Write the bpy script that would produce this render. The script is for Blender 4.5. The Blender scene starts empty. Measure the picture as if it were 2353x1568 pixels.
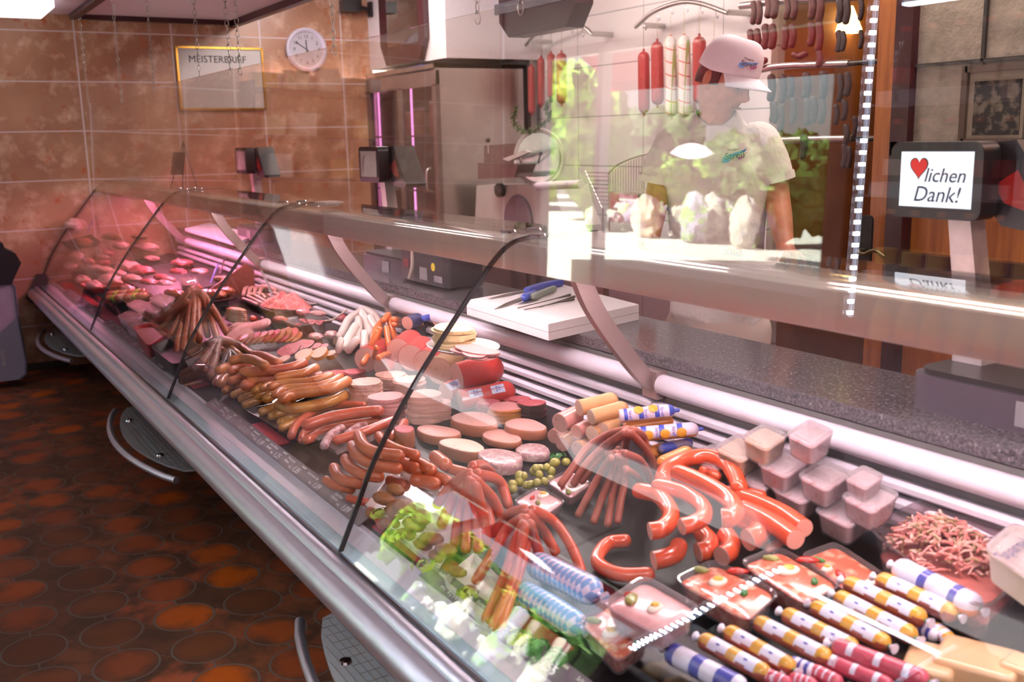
import bpy, bmesh, math, random
from mathutils import Vector, Matrix, noise as mnoise
random.seed(7)
sc = bpy.context.scene
COL = sc.collection
PI = math.pi
# ------------------------------------------------------------------ camera (solved from the photograph's vanishing points)
FPX, PITCH, ROLL, YAW, CAMH = 2311.7, 0.20039, -0.022569, 0.54324, 1.5
CF = Vector((-math.cos(YAW)*math.cos(PITCH), math.sin(YAW)*math.cos(PITCH), -math.sin(PITCH)))
_r = Vector((math.sin(YAW), math.cos(YAW), 0)); _u = Vector((-math.cos(YAW)*math.sin(PITCH), math.sin(YAW)*math.sin(PITCH), math.cos(PITCH)))
CR = _r*math.cos(ROLL) + _u*math.sin(ROLL); CU = _u*math.cos(ROLL) - _r*math.sin(ROLL)
CP = Vector((0, 0, CAMH))
def ray(px, py): return CF + CR*((px-1176.5)/FPX) - CU*((py-784)/FPX)
def at(px, py, x=None, y=None, z=None):
    d = ray(px, py)
    t = (x-CP.x)/d.x if x is not None else ((y-CP.y)/d.y if y is not None else (z-CP.z)/d.z)
    return CP + d*t
DZ0, DSL, DY0 = 0.60, 0.10, 0.86                     # the sloping display deck
def deckz(y): return DZ0 + DSL*(y-DY0)
def D(px, py, h=0.0):
    d = ray(px, py); t = (DZ0 - DSL*DY0 + h - CP.z)/(d.z - DSL*d.y)
    p = CP + d*t
    return at(px, py, x=-7.32) if p.x < -7.32 else p
def depth(p): return (p-CP).dot(CF)
def w2r(p, wpx): return 0.5*wpx*depth(p)/FPX
cam = bpy.data.cameras.new('camera'); camo = bpy.data.objects.new('camera', cam); COL.objects.link(camo)
camo.matrix_world = Matrix(((CR.x, CU.x, -CF.x, CP.x), (CR.y, CU.y, -CF.y, CP.y), (CR.z, CU.z, -CF.z, CP.z), (0, 0, 0, 1)))
cam.sensor_width = 36; cam.lens = FPX*36/2353; cam.clip_start = .02; cam.clip_end = 200
cam.dof.use_dof = True; cam.dof.focus_distance = 3.1; cam.dof.aperture_fstop = 4.0
sc.camera = camo
# ------------------------------------------------------------------ materials
def lin(c):
    if isinstance(c, str):
        c = tuple(int(c[i:i+2], 16)/255 for i in (0, 2, 4))
    return tuple((v/12.92 if v <= .04045 else ((v+.055)/1.055)**2.4) for v in c)
class NT:
    def __init__(s, name):
        s.m = bpy.data.materials.new(name); s.m.use_nodes = True; s.t = s.m.node_tree; s.t.nodes.clear()
        s.out = s.n('ShaderNodeOutputMaterial')
    def n(s, typ, **kw):
        nd = s.t.nodes.new(typ)
        for k, v in kw.items(): setattr(nd, k, v)
        return nd
    def l(s, a, b): s.t.links.new(a, b)
    def val(s, v):
        n = s.n('ShaderNodeValue'); n.outputs[0].default_value = v; return n.outputs[0]
    def math(s, op, a, b=None, c=None):
        n = s.n('ShaderNodeMath', operation=op)
        for i, v in enumerate((a, b, c)):
            if v is None: continue
            if isinstance(v, (int, float)): n.inputs[i].default_value = v
            else: s.l(v, n.inputs[i])
        return n.outputs[0]
    def mix(s, f, a, b):
        n = s.n('ShaderNodeMix', data_type='RGBA')
        for sock, v in ((n.inputs[0], f), (n.inputs[6], a), (n.inputs[7], b)):
            if isinstance(v, (int, float)): sock.default_value = v
            elif isinstance(v, (tuple, list)): sock.default_value = (*v[:3], 1)
            else: s.l(v, sock)
        return n.outputs[2]
    def noise(s, vec, scale, detail=3, rough=.55):
        n = s.n('ShaderNodeTexNoise'); n.inputs['Scale'].default_value = scale; n.inputs['Detail'].default_value = detail
        n.inputs['Roughness'].default_value = rough; s.l(vec, n.inputs['Vector']); return n.outputs['Fac']
    def ramp(s, f, stops):
        n = s.n('ShaderNodeValToRGB'); e = n.color_ramp.elements
        while len(e) < len(stops): e.new(.5)
        for k, (p, c) in enumerate(stops): e[k].position = p; e[k].color = (*c[:3], 1)
        s.l(f, n.inputs[0]); return n.outputs[0]
    def obj(s): return s.n('ShaderNodeTexCoord').outputs['Object']
    def pos(s): return s.n('ShaderNodeNewGeometry').outputs['Position']
    def bsdf(s, col, rough=.5, metal=0, spec=.5, coat=0, bump=None, bd=.002, emit=None, est=0):
        b = s.n('ShaderNodeBsdfPrincipled')
        for k, v in (('Base Color', col), ('Roughness', rough), ('Metallic', metal), ('Specular IOR Level', spec), ('Coat Weight', coat)):
            if isinstance(v, (int, float)): b.inputs[k].default_value = v
            elif isinstance(v, tuple): b.inputs[k].default_value = (*v[:3], 1)
            else: s.l(v, b.inputs[k])
        b.inputs['Coat Roughness'].default_value = .12
        if emit is not None:
            b.inputs['Emission Color'].default_value = (*emit[:3], 1); b.inputs['Emission Strength'].default_value = est
        if bump is not None:
            bp = s.n('ShaderNodeBump'); bp.inputs['Distance'].default_value = bd; bp.inputs['Strength'].default_value = 1
            s.l(bump, bp.inputs['Height']); s.l(bp.outputs[0], b.inputs['Normal'])
        s.l(b.outputs[0], s.out.inputs[0]); return b
MATS = {}
def mat(name, col, rough=.5, metal=0., var=.10, scale=30., bump=0., coat=0., spec=.5, col2=None, thr=(.4, .6), detail=3, bscale=None):
    """Plain surface with a little noise in its colour; col2 gives flecks of a second colour."""
    if name in MATS: return MATS[name]
    t = NT(name); c = lin(col); v = t.obj()
    f = t.noise(v, scale, detail)
    if col2 is not None:
        ca = t.ramp(f, ((thr[0], c), (thr[1], lin(col2))))
    else:
        ca = t.ramp(f, ((.25, tuple(x*(1-var) for x in c)), (.75, tuple(min(1, x*(1+var)) for x in c))))
    bm = t.noise(v, bscale or scale*2, 3) if bump else None
    t.bsdf(ca, rough, metal, spec, coat, bm, bump)
    MATS[name] = t.m; return t.m
def emis(name, col, st):
    if name in MATS: return MATS[name]
    t = NT(name); e = t.n('ShaderNodeEmission'); e.inputs[0].default_value = (*lin(col), 1); e.inputs[1].default_value = st
    t.l(e.outputs[0], t.out.inputs[0]); MATS[name] = t.m; return t.m
def glassmat(name, tint='ffffff', ior=1.5, rough=0., milk=0., boost=1.0):
    """Clear sheet: see-through, with a mirror reflection by Fresnel on both faces."""
    if name in MATS: return MATS[name]
    t = NT(name)
    g = t.n('ShaderNodeNewGeometry'); iv = t.math('ADD', t.math('MULTIPLY', g.outputs['Backfacing'], 1/ior-ior), ior)
    fr = t.n('ShaderNodeFresnel'); t.l(iv, fr.inputs[0])
    tr = t.n('ShaderNodeBsdfTransparent'); tr.inputs[0].default_value = (*lin(tint), 1)
    gl = t.n('ShaderNodeBsdfGlossy'); gl.inputs['Roughness'].default_value = rough; gl.inputs[0].default_value = (1, 1, 1, 1)
    base = tr.outputs[0]
    if milk:
        d = t.n('ShaderNodeBsdfDiffuse'); d.inputs[0].default_value = (.85, .82, .84, 1)
        m0 = t.n('ShaderNodeMixShader'); m0.inputs[0].default_value = milk; t.l(base, m0.inputs[1]); t.l(d.outputs[0], m0.inputs[2]); base = m0.outputs[0]
    mx = t.n('ShaderNodeMixShader'); t.l(t.math('MINIMUM', t.math('MULTIPLY', fr.outputs[0], boost), 1.0), mx.inputs[0]); t.l(base, mx.inputs[1]); t.l(gl.outputs[0], mx.inputs[2])
    t.l(mx.outputs[0], t.out.inputs[0]); MATS[name] = t.m; return t.m
# ------------------------------------------------------------------ mesh builder
def frames(pts):
    n = len(pts); T = []
    for i in range(n):
        d = pts[min(i+1, n-1)] - pts[max(i-1, 0)]
        T.append(d.normalized() if d.length > 1e-9 else Vector((0, 0, 1)))
    a = Vector((0, 0, 1)) if abs(T[0].z) < .9 else Vector((1, 0, 0))
    U = [(a - T[0]*a.dot(T[0])).normalized()]
    for i in range(1, n):
        u = U[-1] - T[i]*U[-1].dot(T[i]); U.append(u.normalized() if u.length > 1e-6 else U[-1])
    return T, U, [T[i].cross(U[i]) for i in range(n)]
def spline(pts, k=6):
    pts = [Vector(p) for p in pts]
    if len(pts) < 3:
        return [pts[0].lerp(pts[-1], i/k) for i in range(k+1)]
    P = [pts[0]*2-pts[1]] + pts + [pts[-1]*2-pts[-2]]; out = []
    for i in range(1, len(P)-2):
        a, b, c, d = P[i-1:i+3]
        for j in range(k):
            t = j/k; out.append(.5*((2*b)+(c-a)*t+(2*a-5*b+4*c-d)*t*t+(3*b-a-3*c+d)*t**3))
    out.append(pts[-1]); return out
class MB:
    def __init__(s): s.v = []; s.f = []; s.m = []
    def add(s, vs, fs, m=0):
        b = len(s.v); s.v += [Vector(v) for v in vs]
        for i, f in enumerate(fs): s.f.append(tuple(b+k for k in f)); s.m.append(m[i] if isinstance(m, list) else m)
        return s
    def box(s, c, d, M=None, m=0, taper=1.0):
        x, y, z = d[0]/2, d[1]/2, d[2]/2; c = Vector(c)
        vs = [Vector((sx*x*(taper if sz < 0 else 1), sy*y*(taper if sz < 0 else 1), sz*z)) for sz in (-1, 1) for sy in (-1, 1) for sx in (-1, 1)]
        if M is not None: vs = [M @ v for v in vs]
        return s.add([c+v for v in vs], [(0, 2, 3, 1), (4, 5, 7, 6), (0, 1, 5, 4), (2, 6, 7, 3), (1, 3, 7, 5), (0, 4, 6, 2)], m)
    def tube(s, pts, r, n=12, m=0, caps=True, flat=1.0):
        pts = [Vector(p) for p in pts]; T, U, W = frames(pts); k = len(pts)
        rr = r if isinstance(r, (list, tuple)) else [r]*k
        vs = []; fs = []; ms = []
        for i in range(k):
            for j in range(n):
                a = 2*PI*j/n; vs.append(pts[i] + U[i]*(math.cos(a)*rr[i]*flat) + W[i]*(math.sin(a)*rr[i]))
        for i in range(k-1):
            for j in range(n):
                fs.append((i*n+j, i*n+(j+1) % n, (i+1)*n+(j+1) % n, (i+1)*n+j)); ms.append(m(i, j) if callable(m) else m)
        if caps:
            fs.append(tuple(reversed(range(n)))); ms.append(m(0, 0) if callable(m) else m)
            fs.append(tuple((k-1)*n+j for j in range(n))); ms.append(m(k-1, 0) if callable(m) else m)
        return s.add(vs, fs, ms)
    def sausage(s, pts, r, n=14, m=0, cut0=False, cut1=False, k=6, blunt=.9):
        """Tube along a smooth curve with domed (or cut) ends."""
        c = spline(pts, k); rad = [r]*len(c)
        def dome(end):
            p, q = (c[0], c[1]) if end == 0 else (c[-1], c[-2])
            d = (p-q).normalized(); o = []
            for a in (25, 50, 70, 84):
                a = math.radians(a); o.append((p + d*(math.sin(a)*r*blunt), r*math.cos(a)))
            return o
        if not cut1:
            for p, q in dome(1): c.append(p); rad.append(q)
        if not cut0:
            c0 = dome(0)
            for p, q in c0: c.insert(0, p); rad.insert(0, q)
        return s.tube(c, rad, n, m)
    def lathe(s, prof, o=(0, 0, 0), n=24, M=None, m=0, ex=1.0, ey=1.0):
        o = Vector(o); vs = []; fs = []; k = len(prof); ms = []
        for (r, z) in prof:
            for j in range(n):
                a = 2*PI*j/n; v = Vector((r*math.cos(a)*ex, r*math.sin(a)*ey, z)); vs.append(o + (M @ v if M is not None else v))
        for i in range(k-1):
            for j in range(n):
                fs.append((i*n+j, i*n+(j+1) % n, (i+1)*n+(j+1) % n, (i+1)*n+j)); ms.append(m(i) if callable(m) else m)
        fs.append(tuple(reversed(range(n)))); ms.append(m(0) if callable(m) else m)
        fs.append(tuple((k-1)*n+j for j in range(n))); ms.append(m(k-2) if callable(m) else m)
        return s.add(vs, fs, ms)
    def prism(s, poly, vec, m=0):
        """Polygon (3-D points) pushed along vec."""
        p = [Vector(q) for q in poly]; vec = Vector(vec); k = len(p)
        return s.add(p + [q+vec for q in p], [tuple(reversed(range(k))), tuple(range(k, 2*k))] + [(i, (i+1) % k, k+(i+1) % k, k+i) for i in range(k)], m)
    def ell(s, c, r, M=None, m=0, nu=16, nv=10, bump=0., seed=0., bs=3.):
        c = Vector(c); vs = []; fs = []
        for i in range(nv+1):
            th = PI*i/nv
            for j in range(nu):
                a = 2*PI*j/nu; d = Vector((math.sin(th)*math.cos(a), math.sin(th)*math.sin(a), math.cos(th)))
                q = 1 + (bump*mnoise.noise(d*bs + Vector((seed, seed*1.7, -seed))) if bump else 0)
                v = Vector((d.x*r[0]*q, d.y*r[1]*q, d.z*r[2]*q)); vs.append(c + (M @ v if M is not None else v))
        for i in range(nv):
            for j in range(nu): fs.append((i*nu+j, (i+1)*nu+j, (i+1)*nu+(j+1) % nu, i*nu+(j+1) % nu))
        return s.add(vs, fs, m)
    def grid(s, fn, nu, nv, m=0):
        vs = [fn(i/nu, j/nv) for i in range(nu+1) for j in range(nv+1)]; w = nv+1
        return s.add(vs, [(i*w+j, (i+1)*w+j, (i+1)*w+j+1, i*w+j+1) for i in range(nu) for j in range(nv)], m)
    def build(s, name, mats, parent=None, smooth=True, ang=40, origin=None):
        mats = mats if isinstance(mats, (list, tuple)) else [mats]
        if parent is None:
            if origin is None:
                lo = Vector([min(v[i] for v in s.v) for i in range(3)]); hi = Vector([max(v[i] for v in s.v) for i in range(3)])
                origin = Vector(((lo.x+hi.x)/2, (lo.y+hi.y)/2, lo.z))
            o = Vector(origin); loc = o
        else:
            o = wl(parent); loc = Vector((0, 0, 0))
        me = bpy.data.meshes.new(name); me.from_pydata([v-o for v in s.v], [], s.f)
        for mt in mats: me.materials.append(mt)
        me.polygons.foreach_set('material_index', s.m)
        if smooth:
            me.shade_smooth()
        ob = bpy.data.objects.new(name, me); COL.objects.link(ob); ob.location = loc
        if parent is not None: ob.parent = parent
        bm = bmesh.new(); bm.from_mesh(me); bmesh.ops.recalc_face_normals(bm, faces=bm.faces)
        if smooth and ang < 180:
            lim = math.radians(ang)
            for e in bm.edges:
                if len(e.link_faces) == 2 and e.calc_face_angle(0) > lim: e.smooth = False
        bm.to_mesh(me); bm.free()
        return ob
def wl(o):
    v = Vector(o.location)
    while o.parent is not None: o = o.parent; v = v + o.location
    return v
def tag(o, label=None, cat=None, group=None, kind=None):
    for k, v in (('label', label), ('category', cat), ('group', group), ('kind', kind)):
        if v: o[k] = v
    return o
def thing(name, label, cat, loc, group=None):
    o = bpy.data.objects.new(name, None); o.empty_display_size = .05; COL.objects.link(o); o.location = Vector(loc)
    return tag(o, label, cat, group)
def struct(name, mb, mats, **kw):
    o = mb.build(name, mats, None, **kw); o['kind'] = 'structure'; return o
def dup(o, loc=None, rotz=None, parent=None, label=None, group=None):
    c = o.copy(); COL.objects.link(c)
    if parent is not None: c.parent = parent
    if loc is not None: c.location = loc
    if rotz is not None: c.rotation_euler.z = rotz
    if label: c['label'] = label
    if group: c['group'] = group
    for ch in list(o.children): dup(ch, parent=c)
    return c
def text(name, s, parent, M, size, m, ext=.0004, align='CENTER', label=None, shear=0.):
    """Raised lettering: a mesh made from a text curve, standing in the plane of M (4x4)."""
    cu = bpy.data.curves.new(name, 'FONT'); cu.body = s; cu.size = size; cu.extrude = ext; cu.align_x = align; cu.align_y = 'CENTER'; cu.shear = shear
    cu.resolution_u = 3
    t = bpy.data.objects.new(name+'_tmp', cu); COL.objects.link(t)
    dg = bpy.context.evaluated_depsgraph_get(); me = bpy.data.meshes.new_from_object(t.evaluated_get(dg))
    bpy.data.objects.remove(t); bpy.data.curves.remove(cu)
    o = bpy.data.objects.new(name, me); COL.objects.link(o); me.materials.clear(); me.materials.append(m)
    me.transform(M); 
    if parent is not None:
        me.transform(Matrix.Translation(-wl(parent))); o.parent = parent
    if label: o['label'] = label
    return o
def basis(o, ex, ey):
    ex = Vector(ex).normalized(); ey = Vector(ey); ey = (ey - ex*ey.dot(ex)).normalized(); ez = ex.cross(ey)
    return Matrix(((ex.x, ey.x, ez.x, o[0]), (ex.y, ey.y, ez.y, o[1]), (ex.z, ey.z, ez.z, o[2]), (0, 0, 0, 1)))
ORD = ['first', 'second', 'third', 'fourth', 'fifth', 'sixth', 'seventh', 'eighth', 'ninth', 'tenth', 'eleventh', 'twelfth', 'thirteenth', 'fourteenth', 'fifteenth', 'sixteenth', 'seventeenth', 'eighteenth', 'nineteenth', 'twentieth']
def rrect(cx, cy, w, h, r, z, k=5, rot=0.):
    o = []
    for sx, sy, a0 in ((1, 1, 0), (-1, 1, 90), (-1, -1, 180), (1, -1, 270)):
        for i in range(k+1):
            a = math.radians(a0 + 90*i/k); x = sx*(w/2-r)+r*math.cos(a); y = sy*(h/2-r)+r*math.sin(a)
            o.append(Vector((cx + x*math.cos(rot)-y*math.sin(rot), cy + x*math.sin(rot)+y*math.cos(rot), z)))
    return o
# ================================================================== ROOM
def m_marble():
    t = NT('marble_tile'); p = t.pos(); sx = t.n('ShaderNodeSeparateXYZ'); t.l(p, sx.inputs[0])
    f1 = t.noise(p, 7, 6, .62); f2 = t.noise(p, 11, 6, .66); f3 = t.noise(p, 3, 2)
    c = t.ramp(f3, ((.3, lin('94644a')), (.7, lin('ae8062'))))
    c = t.mix(t.ramp(f1, ((.50, (0, 0, 0)), (.68, (1, 1, 1)))), c, lin('c9a48a'))
    c = t.mix(t.ramp(f2, ((.57, (0, 0, 0)), (.68, (1, 1, 1)))), c, lin('a5582c'))
    def line(s, o, w, e): 
        a = t.math('FRACT', t.math('DIVIDE', t.math('ADD', s, -o+20*w+e), w)); return t.math('LESS_THAN', a, 2*e/w)
    g = t.math('MAXIMUM', line(sx.outputs[1], 1.157, .632, .0055), line(sx.outputs[2], 1.603, .324, .0042))
    c = t.mix(g, c, lin('c9b4b4'))
    t.bsdf(c, .32, 0, .5, 0, t.math('SUBTRACT', 1.0, g), .002); return t.m
def m_white_tile():
    t = NT('white_wall_tile'); p = t.pos(); sx = t.n('ShaderNodeSeparateXYZ'); t.l(p, sx.inputs[0])
    def line(s, o, w, e):
        a = t.math('FRACT', t.math('DIVIDE', t.math('ADD', s, -o+20*w+e), w)); return t.math('LESS_THAN', a, 2*e/w)
    g = t.math('MAXIMUM', line(sx.outputs[0], -5.062, .704, .004), line(sx.outputs[2], 1.62, .324, .004))
    t.bsdf(t.mix(g, lin('ddd4d2'), lin('a59d9c')), .25, 0, .5, 0, t.math('SUBTRACT', 1.0, g), .002); return t.m
def m_floor():
    t = NT('oval_floor_tile'); p = t.pos(); s = t.n('ShaderNodeSeparateXYZ'); t.l(p, s.inputs[0])
    v = t.math('DIVIDE', t.math('ADD', s.outputs[1], -.856+.11), .22); row = t.math('FLOOR', v)
    xs = t.math('ADD', s.outputs[0], t.math('MULTIPLY', row, -.018))
    u = t.math('DIVIDE', t.math('ADD', xs, 3.603+.119), .238); colm = t.math('FLOOR', u)
    du = t.math('MULTIPLY', t.math('SUBTRACT', t.math('FRACT', u), .5), .238); dv = t.math('MULTIPLY', t.math('SUBTRACT', t.math('FRACT', v), .5), .22)
    a = t.math('DIVIDE', du, .099); b = t.math('DIVIDE', dv, .0925)
    d = t.math('SQRT', t.math('ADD', t.math('MULTIPLY', a, a), t.math('MULTIPLY', b, b)))
    wn = t.n('ShaderNodeTexWhiteNoise', noise_dimensions='2D'); cb = t.n('ShaderNodeCombineXYZ'); t.l(colm, cb.inputs[0]); t.l(row, cb.inputs[1]); t.l(cb.outputs[0], wn.inputs['Vector'])
    wn2 = t.n('ShaderNodeTexWhiteNoise', noise_dimensions='2D'); cb2 = t.n('ShaderNodeCombineXYZ')
    t.l(t.math('FLOOR', t.math('ADD', u, .5)), cb2.inputs[0]); t.l(t.math('FLOOR', t.math('ADD', v, .5)), cb2.inputs[1]); t.l(cb2.outputs[0], wn2.inputs['Vector'])
    st = ((0., lin('5c3822')), (.3, lin('744226')), (.55, lin('8c4424')), (.8, lin('a34e20')), (1., lin('b05212')))
    inner = t.ramp(wn.outputs['Value'], st); outer = t.ramp(wn2.outputs['Value'], ((0., lin('553826')), (.4, lin('70452c')), (.75, lin('874a2e')), (1., lin('984e30'))))
    nz = t.noise(p, 9, 3)
    flame = t.math('ADD', t.math('MULTIPLY', d, .75), t.math('MULTIPLY', t.math('SUBTRACT', nz, .5), 1.6))
    inner = t.mix(t.ramp(flame, ((.35, (0, 0, 0)), (.95, (1, 1, 1)))), inner, lin('54382a'))
    outer = t.mix(t.ramp(nz, ((.40, (0, 0, 0)), (.62, (1, 1, 1)))), outer, lin('4c3426'))
    out = t.math('GREATER_THAN', d, 1.0); c = t.mix(out, inner, outer)
    ring = t.math('LESS_THAN', t.math('ABSOLUTE', t.math('SUBTRACT', d, 1.0)), .038)
    tick = t.math('MULTIPLY', t.math('MAXIMUM', t.math('LESS_THAN', t.math('ABSOLUTE', dv), .0032), t.math('LESS_THAN', t.math('ABSOLUTE', du), .0016)), out)
    g = t.math('MAXIMUM', ring, tick); c = t.mix(g, c, lin('63574e'))
    r = t.math('ADD', t.math('MULTIPLY', nz, .2), .42)
    t.bsdf(c, r, 0, .22, 0, t.math('SUBTRACT', 1.0, g), .0015); return t.m
def m_wood():
    t = NT('honey_wood'); p = t.pos(); mp = t.n('ShaderNodeMapping'); mp.inputs['Scale'].default_value = (30, 30, 2.2); t.l(p, mp.inputs[0])
    f = t.noise(mp.outputs[0], 1.6, 5, .6); t.bsdf(t.ramp(f, ((.3, lin('8f4f24')), (.55, lin('a9652f')), (.75, lin('b9743a')))), .38, 0, .5, .15); return t.m
def m_granite():
    t = NT('grey_granite'); p = t.pos(); f = t.noise(p, 150, 4, .75); f2 = t.noise(p, 70, 3, .7)
    c = t.ramp(f, ((.30, lin('1e1b1e')), (.46, lin('413c40')), (.6, lin('676064')), (.75, lin('8d868b'))))
    c = t.mix(t.ramp(f2, ((.62, (0, 0, 0)), (.72, (1, 1, 1)))), c, lin('98929c')); t.bsdf(c, .18, 0, .5); return t.m
MARB, WTILE, FLOOR, WOOD, GRAN = m_marble(), m_white_tile(), m_floor(), m_wood(), m_granite()
WHITEP = mat('white_plaster', 'd8d0d2', .8, var=.03); CEIL = mat('ceiling_paint', 'e8dfe8', .85, var=.02)
REDW = mat('burgundy_wood', '340910', .4, var=.15, coat=.1); STEEL = mat('brushed_steel', 'b9b2ad', .32, 1, var=.06, scale=6); CHROME = mat('chrome', 'd6d6da', .12, 1, var=.02)
ALU = mat('anodised_aluminium', 'd6d8e2', .42, 1, var=.03); BLACKP = mat('black_plastic', '1c1518', .35, var=.2); DARKG = mat('dark_grey_plastic', '3a3338', .45, var=.1)
XW, XR, YF, YB = -7.473, 1.7, -2.25, 4.05
struct('floor', MB().box(((XW+XR)/2, 1.5, -.05), (XR-XW+.3, 8.2, .1)), FLOOR, smooth=False)
struct('wall_left', MB().box((XW-.06, .5, 1.35), (.12, 5.6, 2.7)), MARB, smooth=False)
struct('baseboard_left', MB().box((XW+.006, .0, .025), (.012, 1.8, .05)), mat('dark_skirting', '33261f', .5), smooth=False)
struct('ceiling', MB().box(((XW+XR)/2, -.03, 2.385), (XR-XW+.2, 4.46, .05)).box(((XW+XR)/2, 2.225, 2.5), (XR-XW+.2, .05, .28)).box(((XW+XR)/2, 3.8, 2.66), (XR-XW+.2, 3.2, .05)), CEIL, smooth=False)
struct('trim_1', MB().box(((XW+XR)/2, 1.16, 2.345), (XR-XW, .05, .034)), REDW, smooth=False)
struct('trim_2', MB().box(((XW+XR)/2, 2.23, 2.34), (XR-XW, .05, .05)), REDW, smooth=False)
struct('trim_3', MB().box((XW+.022, 1.68, 2.345), (.044, 1.04, .034)), REDW, smooth=False)
struct('wall_back', MB().box(((XW-3.99)/2-.1, YB+.05, 1.35), (-3.99-XW+.2, .1, 2.7)), WTILE, smooth=False)
struct('wall_bulkhead', MB().box(((XW-6.2)/2, 3.66, 2.34), (-6.2-XW, .76, .62)), WHITEP, smooth=False)
struct('wall_right', MB().box((XR+.05, .5, 1.35), (.1, 5.8, 2.7)), WHITEP, smooth=False)
wf = MB()
for x0, x1, z0, z1 in ((XW, -7.2, 0, 2.7), (-4.04, XR, 0, 2.7), (-7.2, -4.04, 0, .42), (-7.2, -4.04, 2.34, 2.7)):
    wf.box(((x0+x1)/2, YF-.08, (z0+z1)/2), (x1-x0, .16, z1-z0))
struct('wall_front', wf, WHITEP, smooth=False)
wn = MB(); WMX = -6.36
for x in (-7.17, WMX, -4.07): wn.box((x, YF-.08, 1.38), (.06, .09, 1.92))
for z in (.45, 2.32): wn.box((-5.62, YF-.08, z), (3.16, .09, .06))
win = struct('window_1', wn, mat('white_window_frame', 'd9dde2', .4), smooth=False)
MB().box((-5.62, YF-.08, 1.385), (3.1, .008, 1.86)).build('window_pane', glassmat('window_glass', 'f4fbf8', 1.45), win, smooth=False)
# -- passage to the smokehouse with warm walls, then the door wall on the seller's side
OCHRE = mat('ochre_smokehouse_wall', '84501f', .6, var=.35, scale=4)
struct('wall_smokehouse', MB().box((-4.05, 4.75, 1.35), (.12, 1.3, 2.7)).box((-3.3, 5.42, 1.35), (1.6, .1, 2.7)), OCHRE, smooth=False)
struct('wall_right_of_passage', MB().box((-2.66, 4.36, 1.35), (.08, 2.1, 2.7)), WOOD, smooth=False)
dw = MB().box((-.48, 3.30, 1.35), (4.36, .08, 2.7)); struct('wall_wood', dw, WOOD, smooth=False)
# glazed door with burgundy frame
dr = MB()
yd = 3.235
for x in (-2.505, -1.25): dr.box((x, yd, 1.70), (.075, .06, 1.40)).box((x, yd, .64), (.06, .05, .70))
for z in (1.425, 2.36): dr.box((-1.88, yd, z), (1.32, .06, .05))
for z in (1.015, .30): dr.box((-1.88, yd, z), (1.32, .05, .05))
door = struct('door_1', dr, REDW, smooth=False)
MB().box((-1.88, yd+.012, 1.89), (1.2, .01, .92)).build('rippled_pane', mat('antique_glass', '8d8375', .18, var=.35, scale=9, bump=.004, bscale=50), door, smooth=False)
lead = MB()
for x in (-2.2, -1.55): lead.box((x, yd-.0, 1.89), (.012, .014, .92))
for z in (1.72, 2.08): lead.box((-1.88, yd-.0, z), (1.2, .014, .012))
lead.build('lead_came', mat('lead', '51504d', .4, .8), door, smooth=False)
hp = at(1995, 580, y=yd-.02)
hb = MB(); hb.prism([Vector((hp.x+q.x, yd-.03, hp.z+.02+q.y)) for q in rrect(0, 0, .056, .25, .02, 0)], (0, -.012, 0)); hd = hb.build('handle_plate', mat('wrought_iron', '2b2a27', .45, .6, var=.2), door)
lv = MB().sausage([(hp.x, yd-.03, hp.z+.01), (hp.x, yd-.075, hp.z+.01), (hp.x+.03, yd-.085, hp.z-.0), (hp.x+.08, yd-.085, hp.z+.018), (hp.x+.125, yd-.085, hp.z+.0)], .0075, 10); lv.build('lever', mat('aged_brass', '5e5138', .35, .8), hd)
# old framed print behind the glass
pf = thing('framed_print', 'old dark engraving in a brown wooden frame behind the leaded door pane', 'picture', (-1.62, yd-.012, 1.5))
a0, a1 = at(2222, 160, y=yd-.02), at(2360, 325, y=yd-.02)
cx, cz, w, h = (a0.x+a1.x)/2, (a0.z+a1.z)/2, a1.x-a0.x, a0.z-a1.z
fr = MB()
for dx in (-1, 1): fr.box((cx+dx*w/2, yd-.022, cz), (.022, .02, h+.022))
for dz in (-1, 1): fr.box((cx, yd-.022, cz+dz*h/2), (w, .02, .022))
fr.build('frame', mat('brown_frame', '4e4034', .4), pf, smooth=False)
MB().box((cx, yd-.014, cz), (w, .006, h)).build('mount', mat('old_paper', '8f8673', .8), pf, smooth=False)
MB().box((cx, yd-.018, cz-.01), (w*.72, .003, h*.74)).build('engraving', mat('engraving_ink', '2a2823', .8, col2='6b6455', scale=28, thr=(.45, .6)), pf, smooth=False)
# ------------------------------------------------------------------ things on the walls
def on_wall(py_, px_, x=XW): return at(px_, py_, x=x)
fp = thing('certificate', 'framed white master certificate in a thin gold frame on the marble wall', 'certificate', (XW+.01, 2.13, 1.74))
g0, g1 = at(403, 107, x=XW+.02), at(612, 252, x=XW+.02); cy, cz, w, h = (g0.y+g1.y)/2, 1.955, g1.y-g0.y-.01, .425
gd = mat('gold_leaf', 'b98a3c', .25, 1)
f = MB()
for s in (-1, 1): f.box((XW+.014, cy+s*w/2, cz), (.026, .014, h+.014)); f.box((XW+.014, cy, cz+s*h/2), (.026, w, .014))
f.build('frame', gd, fp, smooth=False); MB().box((XW+.010, cy, cz), (.012, w, h)).build('paper', mat('certificate_paper', 'bdb4b0', .35, var=.06, scale=4), fp, smooth=False)
text('title', 'MEISTERBRIEF', fp, basis((XW+.0175, cy-.02, cz+h*.31), (0, 1, 0), (0, 0, 1)), .068, mat('black_ink', '231f22', .6))
for k in range(4): text('small_print', ('nnnnn nn nnnnnn nnn', 'nnn nnnnnn', 'nnnnnnn nn nnnnnnn', 'nnnnn nnnn')[k].replace('n', '-'), fp, basis((XW+.0175, cy, cz+.04-.05*k), (0, 1, 0), (0, 0, 1)), .02, mat('grey_ink', '6d6768', .6))
ck = thing('wall_clock', 'round white wall clock with black numerals on the marble wall', 'clock', (XW, 2.765, 2.02)); cc = Vector((XW, 2.765, 2.172)); R = .158
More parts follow.
